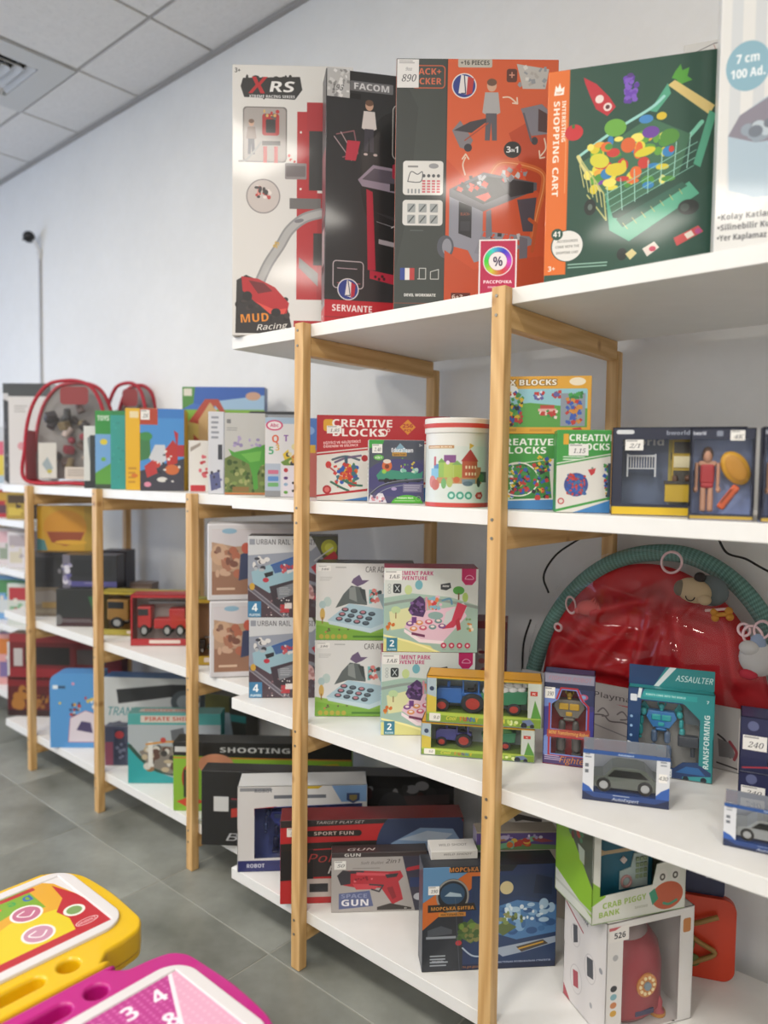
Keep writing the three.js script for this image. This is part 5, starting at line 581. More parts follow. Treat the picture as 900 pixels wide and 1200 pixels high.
// ================================================================ BOTTOM SHELF, TALL UNIT
{ const S = windowCarton('toy_robot_box', 'white police robot window box with a navy base strip', 'box', { y: S4, bl: [278, 1022], uR: 430, vR: 960, yaw: 45, vt: 922, d: 0.10 }, { side: '#d3d2d0', left: '#c9c9c8', top: '#cfcfce', inner: '#5a68a8', res: 1000, holes: [[[13, 26], [96, 22], [96, 82], [13, 85]]], front: (p) => {
  p.bg('#d6d5d4').p([[72, 0], [100, 0], [100, 20], [80, 20]], '#7fa3cf').r(2, 2, 24, 4, '#8a8d92').t('ROBOT', 20, 6, 5, '#5a5e66', { w: 14 }).p([[44, 0], [66, 0], [62, 4], [46, 4]], '#c9a92c').r(28, 11, 40, 4, '#6b6f78').p([[84, 10], [94, 10], [94, 18], [89, 22], [84, 18]], '#3a4a74').p([[86, 12], [92, 12], [92, 17], [89, 19.6], [86, 17]], '#8a7a4a').r(0, 87, 100, 13, '#2b2f68').t('ROBOT', 14, 93, 6, '#cfd2de', { w: 14 }).t('POLICE', 66, 93, 8, '#cfd2de', { w: 22 }).p([[13, 26], [30, 24], [28, 32], [13, 34]], '#a82f3c').p([[28, 24.6], [96, 22], [96, 30], [26, 34]], '#343f96').p([[52, 26], [62, 26], [58, 31], [50, 31]], '#b03a44');
} }); const h = S.h, w = S.w; toyRobot(S.root, h * 0.62, [-w * 0.17, h * 0.145, 0], '#2f3a86', '#39466f', '#23284c'); const v = toyCar(S.root, w * 0.34, '#2f3f8f', [w * 0.22, h * 0.16, 0], 0.34); mesh('blaster', merge([box(0.12, 0.02, 0.02, 0, 0, 0, 0.004), cyl(0.008, 0.008, 0.05, 0.06, 0, 0).rotateZ(0)]), M('#2a2d36', 0.4), S.root).position.set(w * 0.14, h * 0.5, 0); }
{ const S = carton('toy_gun_box', 'long red and black toy gun play set box', 'box', { y: S4, bl: [328, 1060], w: 0.52, yaw: 45, vt: 962, d: 0.08 }, { side: '#a02226', left: '#b0262a', top: '#6d1f22', res: 900, front: (p) => {
  p.bg('#b3272a').p([[0, 0], [100, 0], [100, 3], [0, 9]], '#30292a').t('TARGET PLAY SET', 32, 3.4, 4.4, '#c9c1bd', { w: 26, f: 'italic' }).p([[0, 28], [45, 26], [100, 26], [100, 30], [40, 33], [0, 36]], '#26221f').r(14, 13, 30, 7, '#26221f', 2).t('SPORT FUN', 29, 16.6, 5.4, '#c9b5ac', { w: 22 }).e(78, 34, 26, 24, '#35405e').p([[60, 30], [76, 12], [94, 14], [100, 34], [84, 40], [64, 40]], '#7f98b8').p([[64, 26], [80, 16], [94, 20], [88, 30]], '#aebccd').e(64, 44, 4, 4, '#3a2a2a').p([[0, 36], [18, 35], [18, 70], [0, 72]], '#221e20').p([[18, 36], [60, 34], [60, 66], [18, 68]], '#2c2526').t('Police', 27, 46, 14, '#b03a36', { w: 26, f: 'italic' }).t('PLAY SET', 42, 60, 13, '#ddd6d2', { w: 34, f: 'italic' }).r(14, 70, 14, 22, '#c1b3ad').r(16, 76, 10, 10, '#2d2c30').r(30, 70, 70, 24, '#a92629').lines(34, 74, 8, 14, 3, '#d5b3ac').r(4, 10, 6, 10, '#d9d4ce').p([[0, 74], [14, 73], [14, 100], [0, 100]], '#b82a2c');
} }); sticker(S.root, S, 8, 14, 9, 10, '560'); }
{ const S = carton('toy_gun_box', 'grey box with a red soft dart blaster on it', 'box', { y: S4, bl: [388, 1070], uR: 500, vR: 1040, yaw: 45, vt: 1000, d: 0.044 }, { side: '#8d8886', left: '#9a9694', top: (p) => p.bg('#3a3232').t('GUN', 30, 60, 40, '#c9c5c1', { w: 30, f: 'italic' }), res: 1150, front: (p) => {
  p.bg('#aaa4a1').r(0, 0, 100, 8, '#3d3434').t('GUN', 22, 4, 7, '#d5d1cd', { w: 18 }).p([[74, 8], [100, 8], [100, 100], [88, 100]], '#3c3a4a').t('Soft Bullet', 42, 18, 6, '#6b6664', { w: 24, f: 'italic' }).t('2in1', 64, 16, 9, '#3a3634', { w: 16, f: 'italic' }).lines(22, 26, 30, 3, 1, '#8a8583');
  p.p([[8, 36], [14, 30], [26, 30], [60, 33], [72, 32], [75, 42], [70, 50], [73, 66], [75, 80], [64, 88], [58, 74], [52, 60], [30, 60], [12, 54]], '#b12a35').p([[6, 38], [12, 29], [20, 31], [20, 52], [10, 54]], '#38343a').p([[20, 30], [34, 31], [34, 35], [20, 35]], '#38343a').p([[22, 52], [50, 54], [46, 62], [26, 62]], '#c8404a').p([[26, 33], [60, 36], [58, 40], [26, 38]], '#d0505a').p([[40, 54], [54, 56], [50, 66], [42, 62]], '#3a353a', 1.6).p([[56, 38], [70, 36], [68, 42], [58, 44]], '#2f2b30').blobs(24, 42, 26, 6, 8, ['#7f1c26', '#d76a70'], 0.8, 1.6).p([[58, 60], [64, 58], [68, 76], [64, 80]], '#8a1e28');
  p.p([[8, 68], [40, 64], [44, 90], [8, 94]], '#5a628a').t('SPACE', 24, 73, 9, '#8b93b4', { w: 28 }).t('GUN', 25, 84, 15, '#e8e6ea', { w: 30 }).p([[48, 92], [62, 86], [84, 94], [84, 97], [48, 97]], '#3a3533').t('6+', 78, 95, 4, '#e6e3e0').q([[80, 30], [94, 26]], '#b0303a', 4).r(82, 44, 16, 16, '#2a3a66').e(92, 76, 6, 4, '#b9bcc4').r(3, 14, 12, 14, '#e4e2de');
} }); sticker(S.root, S, 9, 20, 12, 13, '50'); }
{ const at = { y: S4, bl: [494, 1140], uR: 652, vR: 1080, yaw: 46, vt: 1017, d: 0.065 };
  const S = carton('sea_battle_game_box', 'large dark blue sea battle board game box', 'box', at, { side: '#2a3038', left: '#39424e', top: '#2c2f36', res: 1150, front: (p) => {
    p.bg('#26355c').p([[0, 0], [30, 10], [30, 100], [0, 100]], '#2a2e36').p([[0, 34], [40, 0], [56, 0], [0, 60]], '#c5662a').p([[0, 0], [40, 0], [0, 34]], '#5a86ae').p([[20, 0], [70, 0], [66, 6], [20, 6]], '#1d2026').t('МОРСЬКА БИТВА', 38, 3.4, 5.6, '#cf8136', { w: 38 });
    p.r(36, 10, 64, 82, '#22395f').p([[36, 10], [100, 10], [100, 36], [70, 30], [36, 40]], '#243657').e(62, 22, 5, 5, '#c9b98a').p([[84, 10], [96, 14], [96, 30], [82, 28]], '#1b2a44').p([[44, 44], [70, 34], [100, 40], [100, 66], [70, 72], [46, 62]], '#4a79ab').blobs(46, 38, 50, 26, 50, ['#7fa7cb', '#a9c6dc', '#3a679a', '#2c5486'], 1.4, 4.4).blobs(60, 40, 30, 16, 14, ['#d5e2ea'], 0.7, 1.8).p([[52, 60], [62, 54], [70, 60], [60, 68]], '#5b6a3c').blobs(58, 46, 16, 10, 14, ['#7a8a4a', '#4a5a34', '#8d8a5c'], 1, 2.4);
    p.p([[26, 66], [31, 56], [36, 50], [42, 58], [46, 66], [36, 74]], '#4f6a34').blobs(27, 56, 18, 14, 30, ['#6d8a3c', '#3f5a2c', '#7a7a44'], 1.2, 2.6).e(27, 73, 2.4, 2, '#b03036').q([[30, 78], [38, 86], [50, 86], [60, 84]], '#aebccc', 1.2).p([[52, 80], [100, 70], [100, 76], [76, 84], [60, 88]], '#9aa7b8').p([[70, 79], [90, 73], [94, 77], [74, 84]], '#4a4238').p([[72, 81], [90, 75.4]], '#c99a36', 1.2).t('НАСТІЛЬНА РОЗВАЖАЛЬНА СТРАТЕГІЯ', 76, 93.5, 2.6, '#aab4c6', { w: 40 }).r(30, 94, 70, 6, '#1c2745').t('ГРА ДЛЯ ДВОХ', 36, 96.4, 2.8, '#b06a3a', { w: 12 });
    p.e(22, 28, 12, 13, '#22252b').e(22, 28, 11.4, 12, '#8d8a86', 0, 1.4).e(22, 26, 9, 8, '#2c4a66').p([[16, 28], [20, 24], [28, 26], [29, 29]], '#9fb3bf').p([[4, 36], [38, 35], [40, 42], [4, 43]], '#2a2522').t('МОРСЬКА БИТВА', 22, 39.4, 4.6, '#d2913c', { w: 32 }).r(12, 43.4, 20, 4, '#c07f34').t('НАСТІЛЬНА ГРА', 22, 45.4, 2.8, '#3a2a1c', { w: 17 }).p([[4, 60], [14, 56], [22, 60], [22, 64], [4, 66]], '#4b5058').r(3, 66, 22, 2.4, '#8d949c').t('МОДЕЛЬ', 12, 90, 3, '#b4bac2', { w: 9 }).lines(6, 84, 16, 12, 4, '#9aa2ab').p([[24, 30], [28, 100]], '#59626e', 0.3);
  } }); sticker(S.root, S, 8, 22, 8, 8, '190');
  carton('toy_box', 'flat white carton lying on the sea battle box', 'box', { y: S4 + S.h, u: 505, vm: 1005, z: -0.085, w: 0.118, yaw: 46, h: 0.022, d: 0.06 }, { side: '#cfccc8', top: (p) => p.bg('#d3d0cc').t('WILD SHOOT', 50, 50, 26, '#6a6766', { w: 60, f: 'italic' }), front: (p) => p.bg('#d3d0cc').t('WILD SHOOT', 56, 40, 30, '#6a6766', { w: 60, f: 'italic' }) });
  carton('toy_box', 'purple box with rockets lying on the sea battle box', 'box', { y: S4 + S.h, u: 558, vm: 1000, z: -0.20, uR: 653, yaw: 44, vt: 975, d: 0.05 }, { side: '#a59a88', left: '#8a7f90', top: '#a2978a', res: 1100, front: (p) => p.bg('#5d4a86').r(0, 0, 100, 10, '#a39a86').p([[0, 70], [40, 60], [100, 76], [100, 100], [0, 100]], '#6a8a5a').q([[30, 80], [50, 60], [70, 40]], '#7ab08a', 6).blobs(40, 50, 24, 26, 18, ['#d0703a', '#d9b04a', '#b8433e', '#7fb0a0'], 2, 4.4).p([[68, 34], [84, 40], [96, 56], [80, 60], [70, 50]], '#9a4a4e').blobs(20, 20, 60, 20, 8, ['#a798c4', '#d5cfe0'], 1, 2.6).e(34, 34, 6, 3, '#b9aed0').p([[26, 44], [34, 40], [38, 50], [28, 54]], '#a87a5c') });
  carton('toy_box', 'pale box with a dark gun print behind the purple box', 'box', { y: S4 + S.h * 0 , u: 585, vm: 955, z: -0.42, w: 0.2, yaw: 18, vt: 944, d: 0.07 }, { side: '#a79c8c', top: '#b5aa9a', front: (p) => p.bg('#b3a99b').r(2, 2, 96, 12, '#cfc9bf').p([[10, 7], [30, 5], [60, 6], [60, 9], [34, 10], [24, 13], [20, 9]], '#3f3a36').r(0, 0, 100, 1.4, '#8d8272') }); }
{ // white telephone money bank box, crab money bank on top of it
  const yaw = 60, P = onY(708, 1222, S4), at = { y: S4, bl: [708, 1222], w: 0.215, yaw, vt: 1083, d: 0.16 };
  const S = windowCarton('money_bank_box', 'white window box with a red telephone money bank', 'box', { ...at, w: undefined, uR: 812, vR: 1120 }, { side: '#cfcbca', top: '#d2cfcd', right: '#d4d0ce', inner: '#d3cfce', res: 1100, openTop: false, left: (p) => { p.bg('#d3cfce').t('PIGGY BANK', 34, 12, 5, '#55575a', { w: 50, rot: 18 }).p([[4, 14], [46, 27]], '#a34a54', 2.4).e(28, 36, 11, 16, '#b9b5b6', 0, 1).p([[22, 28], [32, 26], [34, 40], [24, 44]], '#4a4a50').e(64, 52, 13, 20, '#b9b5b6', 0, 1.2).p([[56, 44], [70, 42], [72, 58], [58, 60]], '#3c3f48').e(32, 74, 14, 20, '#b9b5b6', 0, 1.2).p([[24, 68], [36, 66], [38, 80], [26, 82]], '#a33e4c').p([[0, 88], [20, 100], [0, 100]], '#b04a56').e(88, 44, 4, 4, '#8d8f94').e(68, 82, 3, 4, '#9a9a9e'); },
    holes: [[[18, 6], [84, 6], [84, 98], [18, 98]]], front: (p) => { p.bg('#d8d5d3').r(2, 4, 22, 8, '#cfcac8').e(10, 30, 3, 3, '#a9a9ac').e(9, 56, 3.6, 3, '#2c2e33').e(9, 63, 3.6, 3, '#7aa5b0').e(9, 70, 3.6, 3, '#c07a4a').e(9, 77, 3.6, 3, '#c99a3a').r(87, 10, 9, 12, '#b9763a', 2).q([[40, 98], [60, 94], [80, 98]], '#2b2b2e', 1); } });
  const r = S.root, h = S.h, w = S.w, red = M('#8f2330', 0.35);
  const bank = mesh('toy_telephone', new THREE.LatheGeometry([[0, 0.004], [0.055, 0.004], [0.066, 0.02], [0.066, 0.10], [0.06, 0.135], [0.046, 0.16], [0.02, 0.172], [0, 0.174]].map((q) => new THREE.Vector2(q[0] * w / 0.16, q[1] * h / 0.23)), 32).scale(1.04, 1, 0.85), red, r); bank.position.set(-w * 0.06, 0.003, -0.01);
  const fz = 0.052 * w / 0.16 * 0.9; mesh('dial', cyl(0.026, 0.026, 0.008, 0, 0, 0, 28).rotateX(Math.PI / 2).translate(0.012, h * 0.36, fz + 0.012), M('#c07f3e', 0.4), bank); { const g = []; for (let i = 0; i < 10; i++) g.push(cyl(0.0038, 0.0038, 0.003, 0, 0, 0, 10).rotateX(Math.PI / 2).translate(0.012 + Math.cos(i * 0.628) * 0.018, h * 0.36 + Math.sin(i * 0.628) * 0.018, fz + 0.0165)); mesh('finger_holes', merge(g), M('#e7d3a4', 0.5), bank); } mesh('dial_hub', cyl(0.009, 0.009, 0.012, 0, 0, 0, 18).rotateX(Math.PI / 2).translate(0.012, h * 0.36, fz + 0.014), M('#7b8a94', 0.4), bank); mesh('clear_head', new THREE.SphereGeometry(0.05 * w / 0.16, 24, 12, 0, 6.3, 0, 1.5).scale(1, 1.1, 0.85).translate(0, h * 0.56, 0), M('#c9b5b4', 0.1, 0, { transmission: 0.6, thickness: 0 }), bank); mesh('handset', tube([[-0.045, h * 0.8, 0], [0, h * 0.86, 0.01], [0.045, h * 0.8, 0]], 0.011, 20, 10), M('#b5703a', 0.4), bank); mesh('name_plate', box(0.05, 0.012, 0.004, 0.01, h * 0.12, fz + 0.012, 0.002), M('#2b2b50', 0.5), bank);
  const kid = mesh('toy_pawn', new THREE.LatheGeometry([[0, 0], [0.018, 0], [0.018, 0.006], [0.011, 0.012], [0.012, 0.028], [0.007, 0.04], [0, 0.043]].map((q) => new THREE.Vector2(...q)), 20), M('#a8434e', 0.4), r); kid.position.set(w * 0.22, 0.004, 0.045); mesh('pawn_base', cyl(0.0185, 0.019, 0.007, 0, 0.0035, 0), M('#c0843a', 0.4), kid);
  const m = printPiece('price_sticker', 0.05, 0.032, 0.0006, (p) => p.bg('#dedad6').p([[0, 0], [60, 0], [30, 20], [0, 20]], '#b5565c').t('526', 54, 58, 56, '#1f1f24', { w: 58 }), r, [-w / 2 + 0.03, h * 0.9, S.d / 2 + 0.0006]); m.userData.label = 'white price sticker with 526';
  const T = windowCarton('money_bank_box', 'green and white open box with a teal crab money bank', 'box', { y: S4 + h, bl: [693, 1085], yp: S4 + h, uR: 803, vR: 1050, yaw: 58, h: 0.205, d: 0.15 }, { side: '#7fb02c', inner: '#86b52e', right: '#d0d2c8', top: '#7fa830', res: 1100, noPane: true, openTop: true, left: (p) => p.bg('#86b52e').p([[0, 0], [60, 0], [0, 10]], '#4c5a3a').p([[30, 0], [100, 0], [100, 62], [40, 20]], '#4d5546').blobs(40, 2, 40, 20, 16, ['#b04a3a', '#4a7a5a', '#c9cfc4', '#6a3a32'], 3, 7).p([[60, 26], [78, 28], [78, 44], [66, 42]], '#a7b3a4').p([[0, 74], [0, 100], [100, 100], [100, 92]], '#cfd2c8').r(0, 86, 100, 3, '#b8bdb0'),
    holes: [[[8, 5], [86, 5], [86, 44], [68, 46], [64, 68], [8, 71]]], front: (p) => { p.bg('#d2d3cb').p([[0, 54], [14, 66], [14, 72], [0, 80]], '#84b32e').r(88, 0, 12, 26, '#84b32e').t('CRAB PIGGY', 34, 80, 8.4, '#8fae4a', { w: 46, rot: -3 }).t('BANK', 18, 90, 8, '#8fae4a', { w: 22, rot: -3 }).e(80, 82, 17, 13, '#b5502c').e(74, 60, 5.6, 6.6, '#d8d6d0').e(88, 60, 5.6, 6.6, '#d8d6d0').e(74, 61, 3, 3.4, '#55504c').e(88, 61, 3, 3.4, '#55504c').e(74, 61, 1.4, 1.6, '#d8d6d0').e(88, 61, 1.4, 1.6, '#d8d6d0').p([[60, 76], [66, 72], [70, 84], [64, 90]], '#2f8a6a').q([[76, 90], [82, 92], [90, 89]], '#3a8a6a', 2.4).t('SAVING', 52, 89, 3.6, '#a9ab9c', { w: 14 }); } });
  const tr = T.root, tw = T.w, th = T.h; const b = mesh('toy_bank', box(tw * 0.62, th * 0.78, 0.085, 0, 0, 0, 0.016, 4), M('#1d5a70', 0.4), tr); b.position.set(-tw * 0.04, th * 0.46, 0.0); mesh('band', merge([box(tw * 0.63, 0.018, 0.0865, 0, th * 0.2, 0, 0.008, 3)]), M('#b09a7a', 0.5), b); mesh('lid_badge', sph(0.02, tw * 0.14, th * 0.24, 0.035, 1.6, 0.5, 0.5), M('#8e3638', 0.4), b); mesh('key_panel', prism([[-0.03, -0.045], [0.04, -0.045], [0.04, 0.03], [0.005, 0.03], [-0.002, 0.0], [-0.03, -0.006]], 0.004, 0.001).translate(0.01, 0, 0.044), M('#a9b8b6', 0.5), b); const keys = M('#8a9a7c', 0.5); for (let i = 0; i < 3; i++) for (let j = 0; j < 4; j++) mesh('key', box(0.008, 0.009, 0.003, 0.022 + i * 0.0105, 0.018 - j * 0.013, 0.0475, 0.001), keys, b); mesh('knob', new THREE.TorusGeometry(0.012, 0.003, 8, 20).translate(-0.006, -0.028, 0.048), M('#b58a88', 0.4), b); mesh('button', cyl(0.008, 0.009, 0.004, 0, 0, 0, 4).rotateX(Math.PI / 2).translate(-0.012, 0.02, 0.045), M('#c9b9b4', 0.4), b); }
{ // blister card toy, orange tray
  const P = onY(846, 1158, S4), t = thing('blister_toy', 'orange plastic toy tray with a navy rounded card behind the money banks', 'toy', V3(P.x - 0.06, S4, P.z - 0.02), 24 * RAD);
  const H = 0.30; mesh('tray', new THREE.ExtrudeGeometry(roundRect(0.15, 0.20, 0.028, 0, 0.102), { depth: 0.018, bevelEnabled: true, bevelSize: 0.002, bevelThickness: 0.002, bevelSegments: 2 }), M('#c23a1c', 0.4), t);
  mesh('header_card', new THREE.ExtrudeGeometry(roundRect(0.13, 0.12, 0.03, -0.015, 0.245), { depth: 0.02, bevelEnabled: false }).translate(0, 0, -0.012), M('#23294a', 0.45), t); printPiece('header_print', 0.06, 0.045, 0.001, (p) => p.bg('#23294a').t('Toy', 50, 50, 60, '#a9adb8', { rot: 10 }), t, [0.0, 0.265, 0.0092]);
  const f = mesh('toy_snake', tube([[-0.05, 0.03, 0.03], [-0.01, 0.05, 0.034], [0.03, 0.075, 0.03], [-0.01, 0.10, 0.034], [-0.04, 0.125, 0.03], [0.0, 0.15, 0.034], [0.035, 0.165, 0.03]], 0.006, 60, 10), M('#8a6a34', 0.5), t); mesh('leaf', merge([sph(0.02, -0.035, 0.09, 0.03, 1, 1.6, 0.4), sph(0.016, -0.02, 0.05, 0.032, 1.2, 1, 0.4)]), M('#4d5a24', 0.6), f); }

// ================================================================ LOW UNIT, SECOND SHELF
const A2 = { y: S2, vm: 530 };
carton('toy_box', 'white box with dark header and dark picture strip beside the clear bag', 'box', { ...A2, u: 4, uR: 60, z: -0.16, yaw: 38, vt: 449, d: 0.07 }, { side: '#c9c8c8', left: '#2c2e32', top: '#3a3d40', res: 600, front: (p) => p.bg('#cfcdcd').r(0, 0, 100, 13, '#3d4144').r(0, 10, 12, 90, '#c3c2c4').p([[2, 16], [12, 18], [12, 100], [2, 96]], '#33353c').blobs(3, 40, 8, 50, 12, ['#6a6c78', '#484a52'], 2, 4).lines(24, 22, 30, 8, 3, '#a5a3a3').e(38, 62, 8, 8, '#c98f96') });
carton('toy_box', 'yellow, pink and pale blue box at the far end of the low unit', 'box', { ...A2, u: -22, uR: 5, z: -0.17, yaw: 38, vt: 500, d: 0.07 }, { side: '#c9b13a', res: 500, front: (p) => p.bg('#d7c14a').r(0, 0, 100, 26, '#c3c9d2').r(0, 26, 100, 24, '#d0607a').r(0, 86, 100, 14, '#a9bccb') });
// clear toy bags with red piping
function clearBag(label, u0, u1, vt, z, yawD, group, inside) {
  const P = onZ(u0, 530, z), yaw = yawD * RAD, w = widthTo(P, yaw, u1, 530), h = heightAt((u0 + u1) / 2, vt, P.clone().add(V3(Math.cos(yaw) * w / 2, 0, -Math.sin(yaw) * w / 2))) - S2, d = 0.11;
  const t = thing('clear_toy_bag', label, 'bag', P.clone().add(V3(Math.cos(yaw) * w / 2 - Math.sin(yaw) * d / 2, S2 - P.y, -Math.sin(yaw) * w / 2 - Math.cos(yaw) * d / 2)), yaw, group);
  const out = [[-0.5, 0.05], [-0.49, 0.35], [-0.45, 0.6], [-0.36, 0.8], [-0.2, 0.95], [-0.04, 0.985], [0.16, 0.985], [0.32, 0.93], [0.44, 0.76], [0.49, 0.5], [0.5, 0.05]].map(([x, y]) => [x * w, y * h + 0.006]), sh = new THREE.Shape(new THREE.SplineCurve(out.map((q) => new THREE.Vector2(...q))).getPoints(60)); report.push('bag w' + w.toFixed(3) + ' h' + h.toFixed(3));
  const red = M('#ab1c30', 0.5); const ring = (zz) => tube([...out.map(([x, y]) => [x, y, zz]), [0, 0.013, zz]], 0.0085, 120, 8, true);
  mesh('piping', merge([ring(d / 2 - 0.009), ring(-d / 2 + 0.009)]), red, t); mesh('gusset', merge([box(0.006, h * 0.5, d - 0.02, -w * 0.485, h * 0.28, 0), box(0.006, h * 0.5, d - 0.02, w * 0.5 - 0.004, h * 0.3, 0), box(w * 0.9, 0.006, d - 0.02, 0, 0.009, 0)]), red, t);
  const fg = new THREE.ShapeGeometry(sh), pp = fg.attributes.position; mesh('film', fg.translate(0, 0, d / 2 - 0.006), CLEAR, t); mesh('back_film', new THREE.ShapeGeometry(sh).translate(0, 0, -d / 2 + 0.006), M('#8d8a88', 0.5), t);
  mesh('top_panel', new THREE.ShapeGeometry(roundRect(w * 0.34, h * 0.17, 0.02, w * 0.12, h * 0.86)).translate(0, 0, d / 2 - 0.004), M('#8c3a3c', 0.5, 0, { side: THREE.DoubleSide }), t); 
  const cols = ['#3a3436', '#6e5c58', '#8d3040', '#4a4a4c', '#b9a9a2', '#7a6a4a', '#2b2b2e'];
  for (let i = 0; i < 26; i++) { const a = rr(-0.4, 0.4), b = rr(0.08, 0.72); const k = i % 3; const g = k === 0 ? box(rr(0.03, 0.06), rr(0.02, 0.05), 0.04, 0, 0, 0, 0.004) : k === 1 ? cyl(rr(0.012, 0.022), rr(0.012, 0.02), rr(0.03, 0.06)) : sph(rr(0.014, 0.024)); const m = mesh('packed_toy', g, M(cols[i % 7], 0.5), t); m.position.set(a * w * (b > 0.5 ? 0.8 : 1), 0.03 + b * h, rr(-0.02, 0.016)); m.rotation.set(rr(-1, 1), rr(-1, 1), rr(-1, 1)); }
  printPiece('white_card', w * 0.22, h * 0.34, 0.001, (p) => p.bg('#c9c5be').p([[20, 60], [50, 40], [80, 70], [60, 90]], '#8d9aa0').e(60, 80, 14, 10, '#b5a83a'), t, [-w * 0.22, h * 0.24, d / 2 - 0.012]); printPiece('white_card', w * 0.34, h * 0.12, 0.001, (p) => p.bg('#c9bfb4').lines(10, 20, 80, 60, 3, '#8d8078'), t, [w * 0.16, h * 0.12, d / 2 - 0.012]);
}
clearBag('clear toy bag with red piping beside the dark headed white box', 27, 124, 446, -0.135, 38, 'clear bags of toys with red piping');
clearBag('second clear toy bag behind the row of picture boxes', 120, 172, 449, -0.46, 26, 'clear bags of toys with red piping');
carton('toy_box', 'narrow white box with a black lower strip', 'box', { ...A2, u: 98, uR: 113, z: -0.135, yaw: 42, vt: 499, d: 0.05 }, { side: '#c9c8c6', res: 700, front: (p) => p.bg('#cfcecb').r(50, 15, 50, 85, '#2d3236').r(0, 88, 100, 12, '#23272b').p([[30, 20], [50, 16], [50, 60]], '#7f8488') });
carton('toy_box', 'green and blue picture box with a yellow flower', 'box', { ...A2, u: 111.5, uR: 131, z: -0.13, yaw: 44, vt: 481, d: 0.07 }, { side: '#2f8f86', right: '#2f8f86', top: '#3a7a44', res: 700, front: (p) => p.bg('#6f9fd0').r(0, 0, 100, 30, '#2f8a3c').t('TOYS', 50, 10, 9, '#e6e9e2', { w: 70 }).p([[0, 80], [100, 66], [100, 100], [0, 100]], '#5a9a3c').e(52, 40, 22, 18, '#d8c23a').e(50, 62, 14, 12, '#6aa53f').r(0, 94, 100, 6, '#3a4a3a') });
carton('toy_box', 'teal box with an embossed pale pattern', 'box', { ...A2, u: 129.5, uR: 147, z: -0.128, yaw: 46, vt: 481, d: 0.07 }, { side: '#2a8d88', top: '#2a7f7c', res: 700, front: (p) => p.bg('#2f9490').blobs(10, 10, 80, 80, 14, ['#379c97', '#2a8985'], 4, 10).r(0, 0, 100, 6, '#2a7f4a') });
{ const S = carton('toy_box', 'blue sky picture box with a yellow side and toy vehicles', 'box', { ...A2, u: 164, uR: 216, z: -0.13, yaw: 50, vt: 478, d: 0.13 }, { left: (p) => p.bg('#d9ad27').lines(20, 70, 60, 24, 4, '#b8872a').e(60, 78, 20, 14, '#c9712c'), side: '#d2a626', top: '#d8b43a', res: 800, front: (p) => p.bg('#4a8fd0').r(0, 0, 100, 12, '#3d7cc4').r(0, 0, 40, 20, '#b0432f').p([[0, 30], [22, 30], [24, 60], [0, 64]], '#3f7a4a').e(14, 34, 14, 10, '#3f8a4c').p([[0, 76], [60, 66], [100, 60], [100, 100], [0, 100]], '#3d3c48').p([[20, 60], [34, 44], [56, 44], [60, 62], [40, 72]], '#c9ccd2').p([[56, 50], [74, 38], [86, 46], [84, 66], [62, 70]], '#b53330').e(72, 74, 16, 12, '#c96a3a').e(34, 68, 12, 8, '#c0413a').p([[10, 70], [30, 62], [40, 78], [16, 84]], '#b93a3c').e(50, 86, 12, 6, '#d8d5cf').p([[76, 26], [86, 30], [84, 50]], '#b4303a').e(17, 92, 8, 6, '#d98aa0').blobs(20, 50, 70, 40, 12, ['#e0ddd8', '#2b2f3a'], 2, 4).r(84, 44, 16, 14, '#b2303a') }); sticker(S.root, S, 12, 8, 20, 12, '2К'); }
carton('toy_box', 'plain yellow box with brown small print', 'box', { ...A2, u: 147, uR: 164, z: -0.13, yaw: 46, vt: 478, d: 0.07 }, { side: '#c99a22', top: '#d8b43a', res: 700, front: (p) => p.bg('#d9ad27').lines(20, 72, 60, 22, 4, '#b8872a').e(62, 82, 22, 14, '#c9712c').r(30, 4, 60, 8, '#e0d4b0') });
carton('toy_box', 'slim grey white box with black print beside the dinosaur box', 'box', { ...A2, u: 244, uR: 262.5, z: -0.13, yaw: 46, vt: 482, d: 0.08 }, { side: '#c9cbd2', top: '#8d8f94', res: 800, front: (p) => p.bg('#cdced3').lines(20, 6, 50, 30, 5, '#8d9098').r(62, 40, 26, 18, '#3a3c44').p([[10, 76], [70, 72], [80, 92], [20, 96]], '#5a5f88').blobs(20, 70, 60, 26, 8, ['#6a6a8a', '#3c3c48'], 5, 10) });
carton('toy_box', 'large picture box with a red roofed farm house', 'box', { ...A2, u: 213.5, uR: 310, z: -0.34, yaw: 38, vt: 453, vm: 470, d: 0.06 }, { side: '#4a5f8a', top: '#7f96b0', res: 700, front: (p) => p.bg('#3f6fc0').p([[0, 0], [100, 0], [100, 12], [40, 20], [0, 14]], '#3762b4').p([[40, 14], [100, 8], [100, 22], [40, 24]], '#9fc0de').r(0, 22, 100, 14, '#7fae3f').r(0, 34, 100, 66, '#cdb668').p([[8, 34], [28, 12], [44, 12], [58, 32], [54, 32], [40, 18], [20, 36]], '#b04a3a').p([[20, 32], [34, 15], [52, 33], [52, 60], [20, 60]], '#c9a878').r(32, 26, 16, 14, '#5a5236').p([[0, 0], [16, 0], [14, 16], [0, 22]], '#4f8a44').r(2, 2, 10, 7, '#d9d6cc').e(86, 9, 9, 5, '#c9a08a').p([[14, 46], [22, 52], [14, 68]], '#a84a3a').e(28, 60, 7, 8, '#3a3f4a').r(0, 52, 20, 40, '#d5c27a') });
carton('toy_box', 'small white box with a red bottom band', 'box', { ...A2, u: 221, uR: 250, z: -0.19, yaw: 46, vt: 516, d: 0.05 }, { side: '#cfc9c2', res: 800, front: (p) => p.bg('#dcd8d2').p([[8, 14], [48, 4], [48, 10], [8, 22]], '#9a8f86').blobs(46, 30, 30, 40, 10, ['#b8323a', '#d0606a'], 5, 10).r(8, 86, 60, 12, '#bb2f38', 4) });
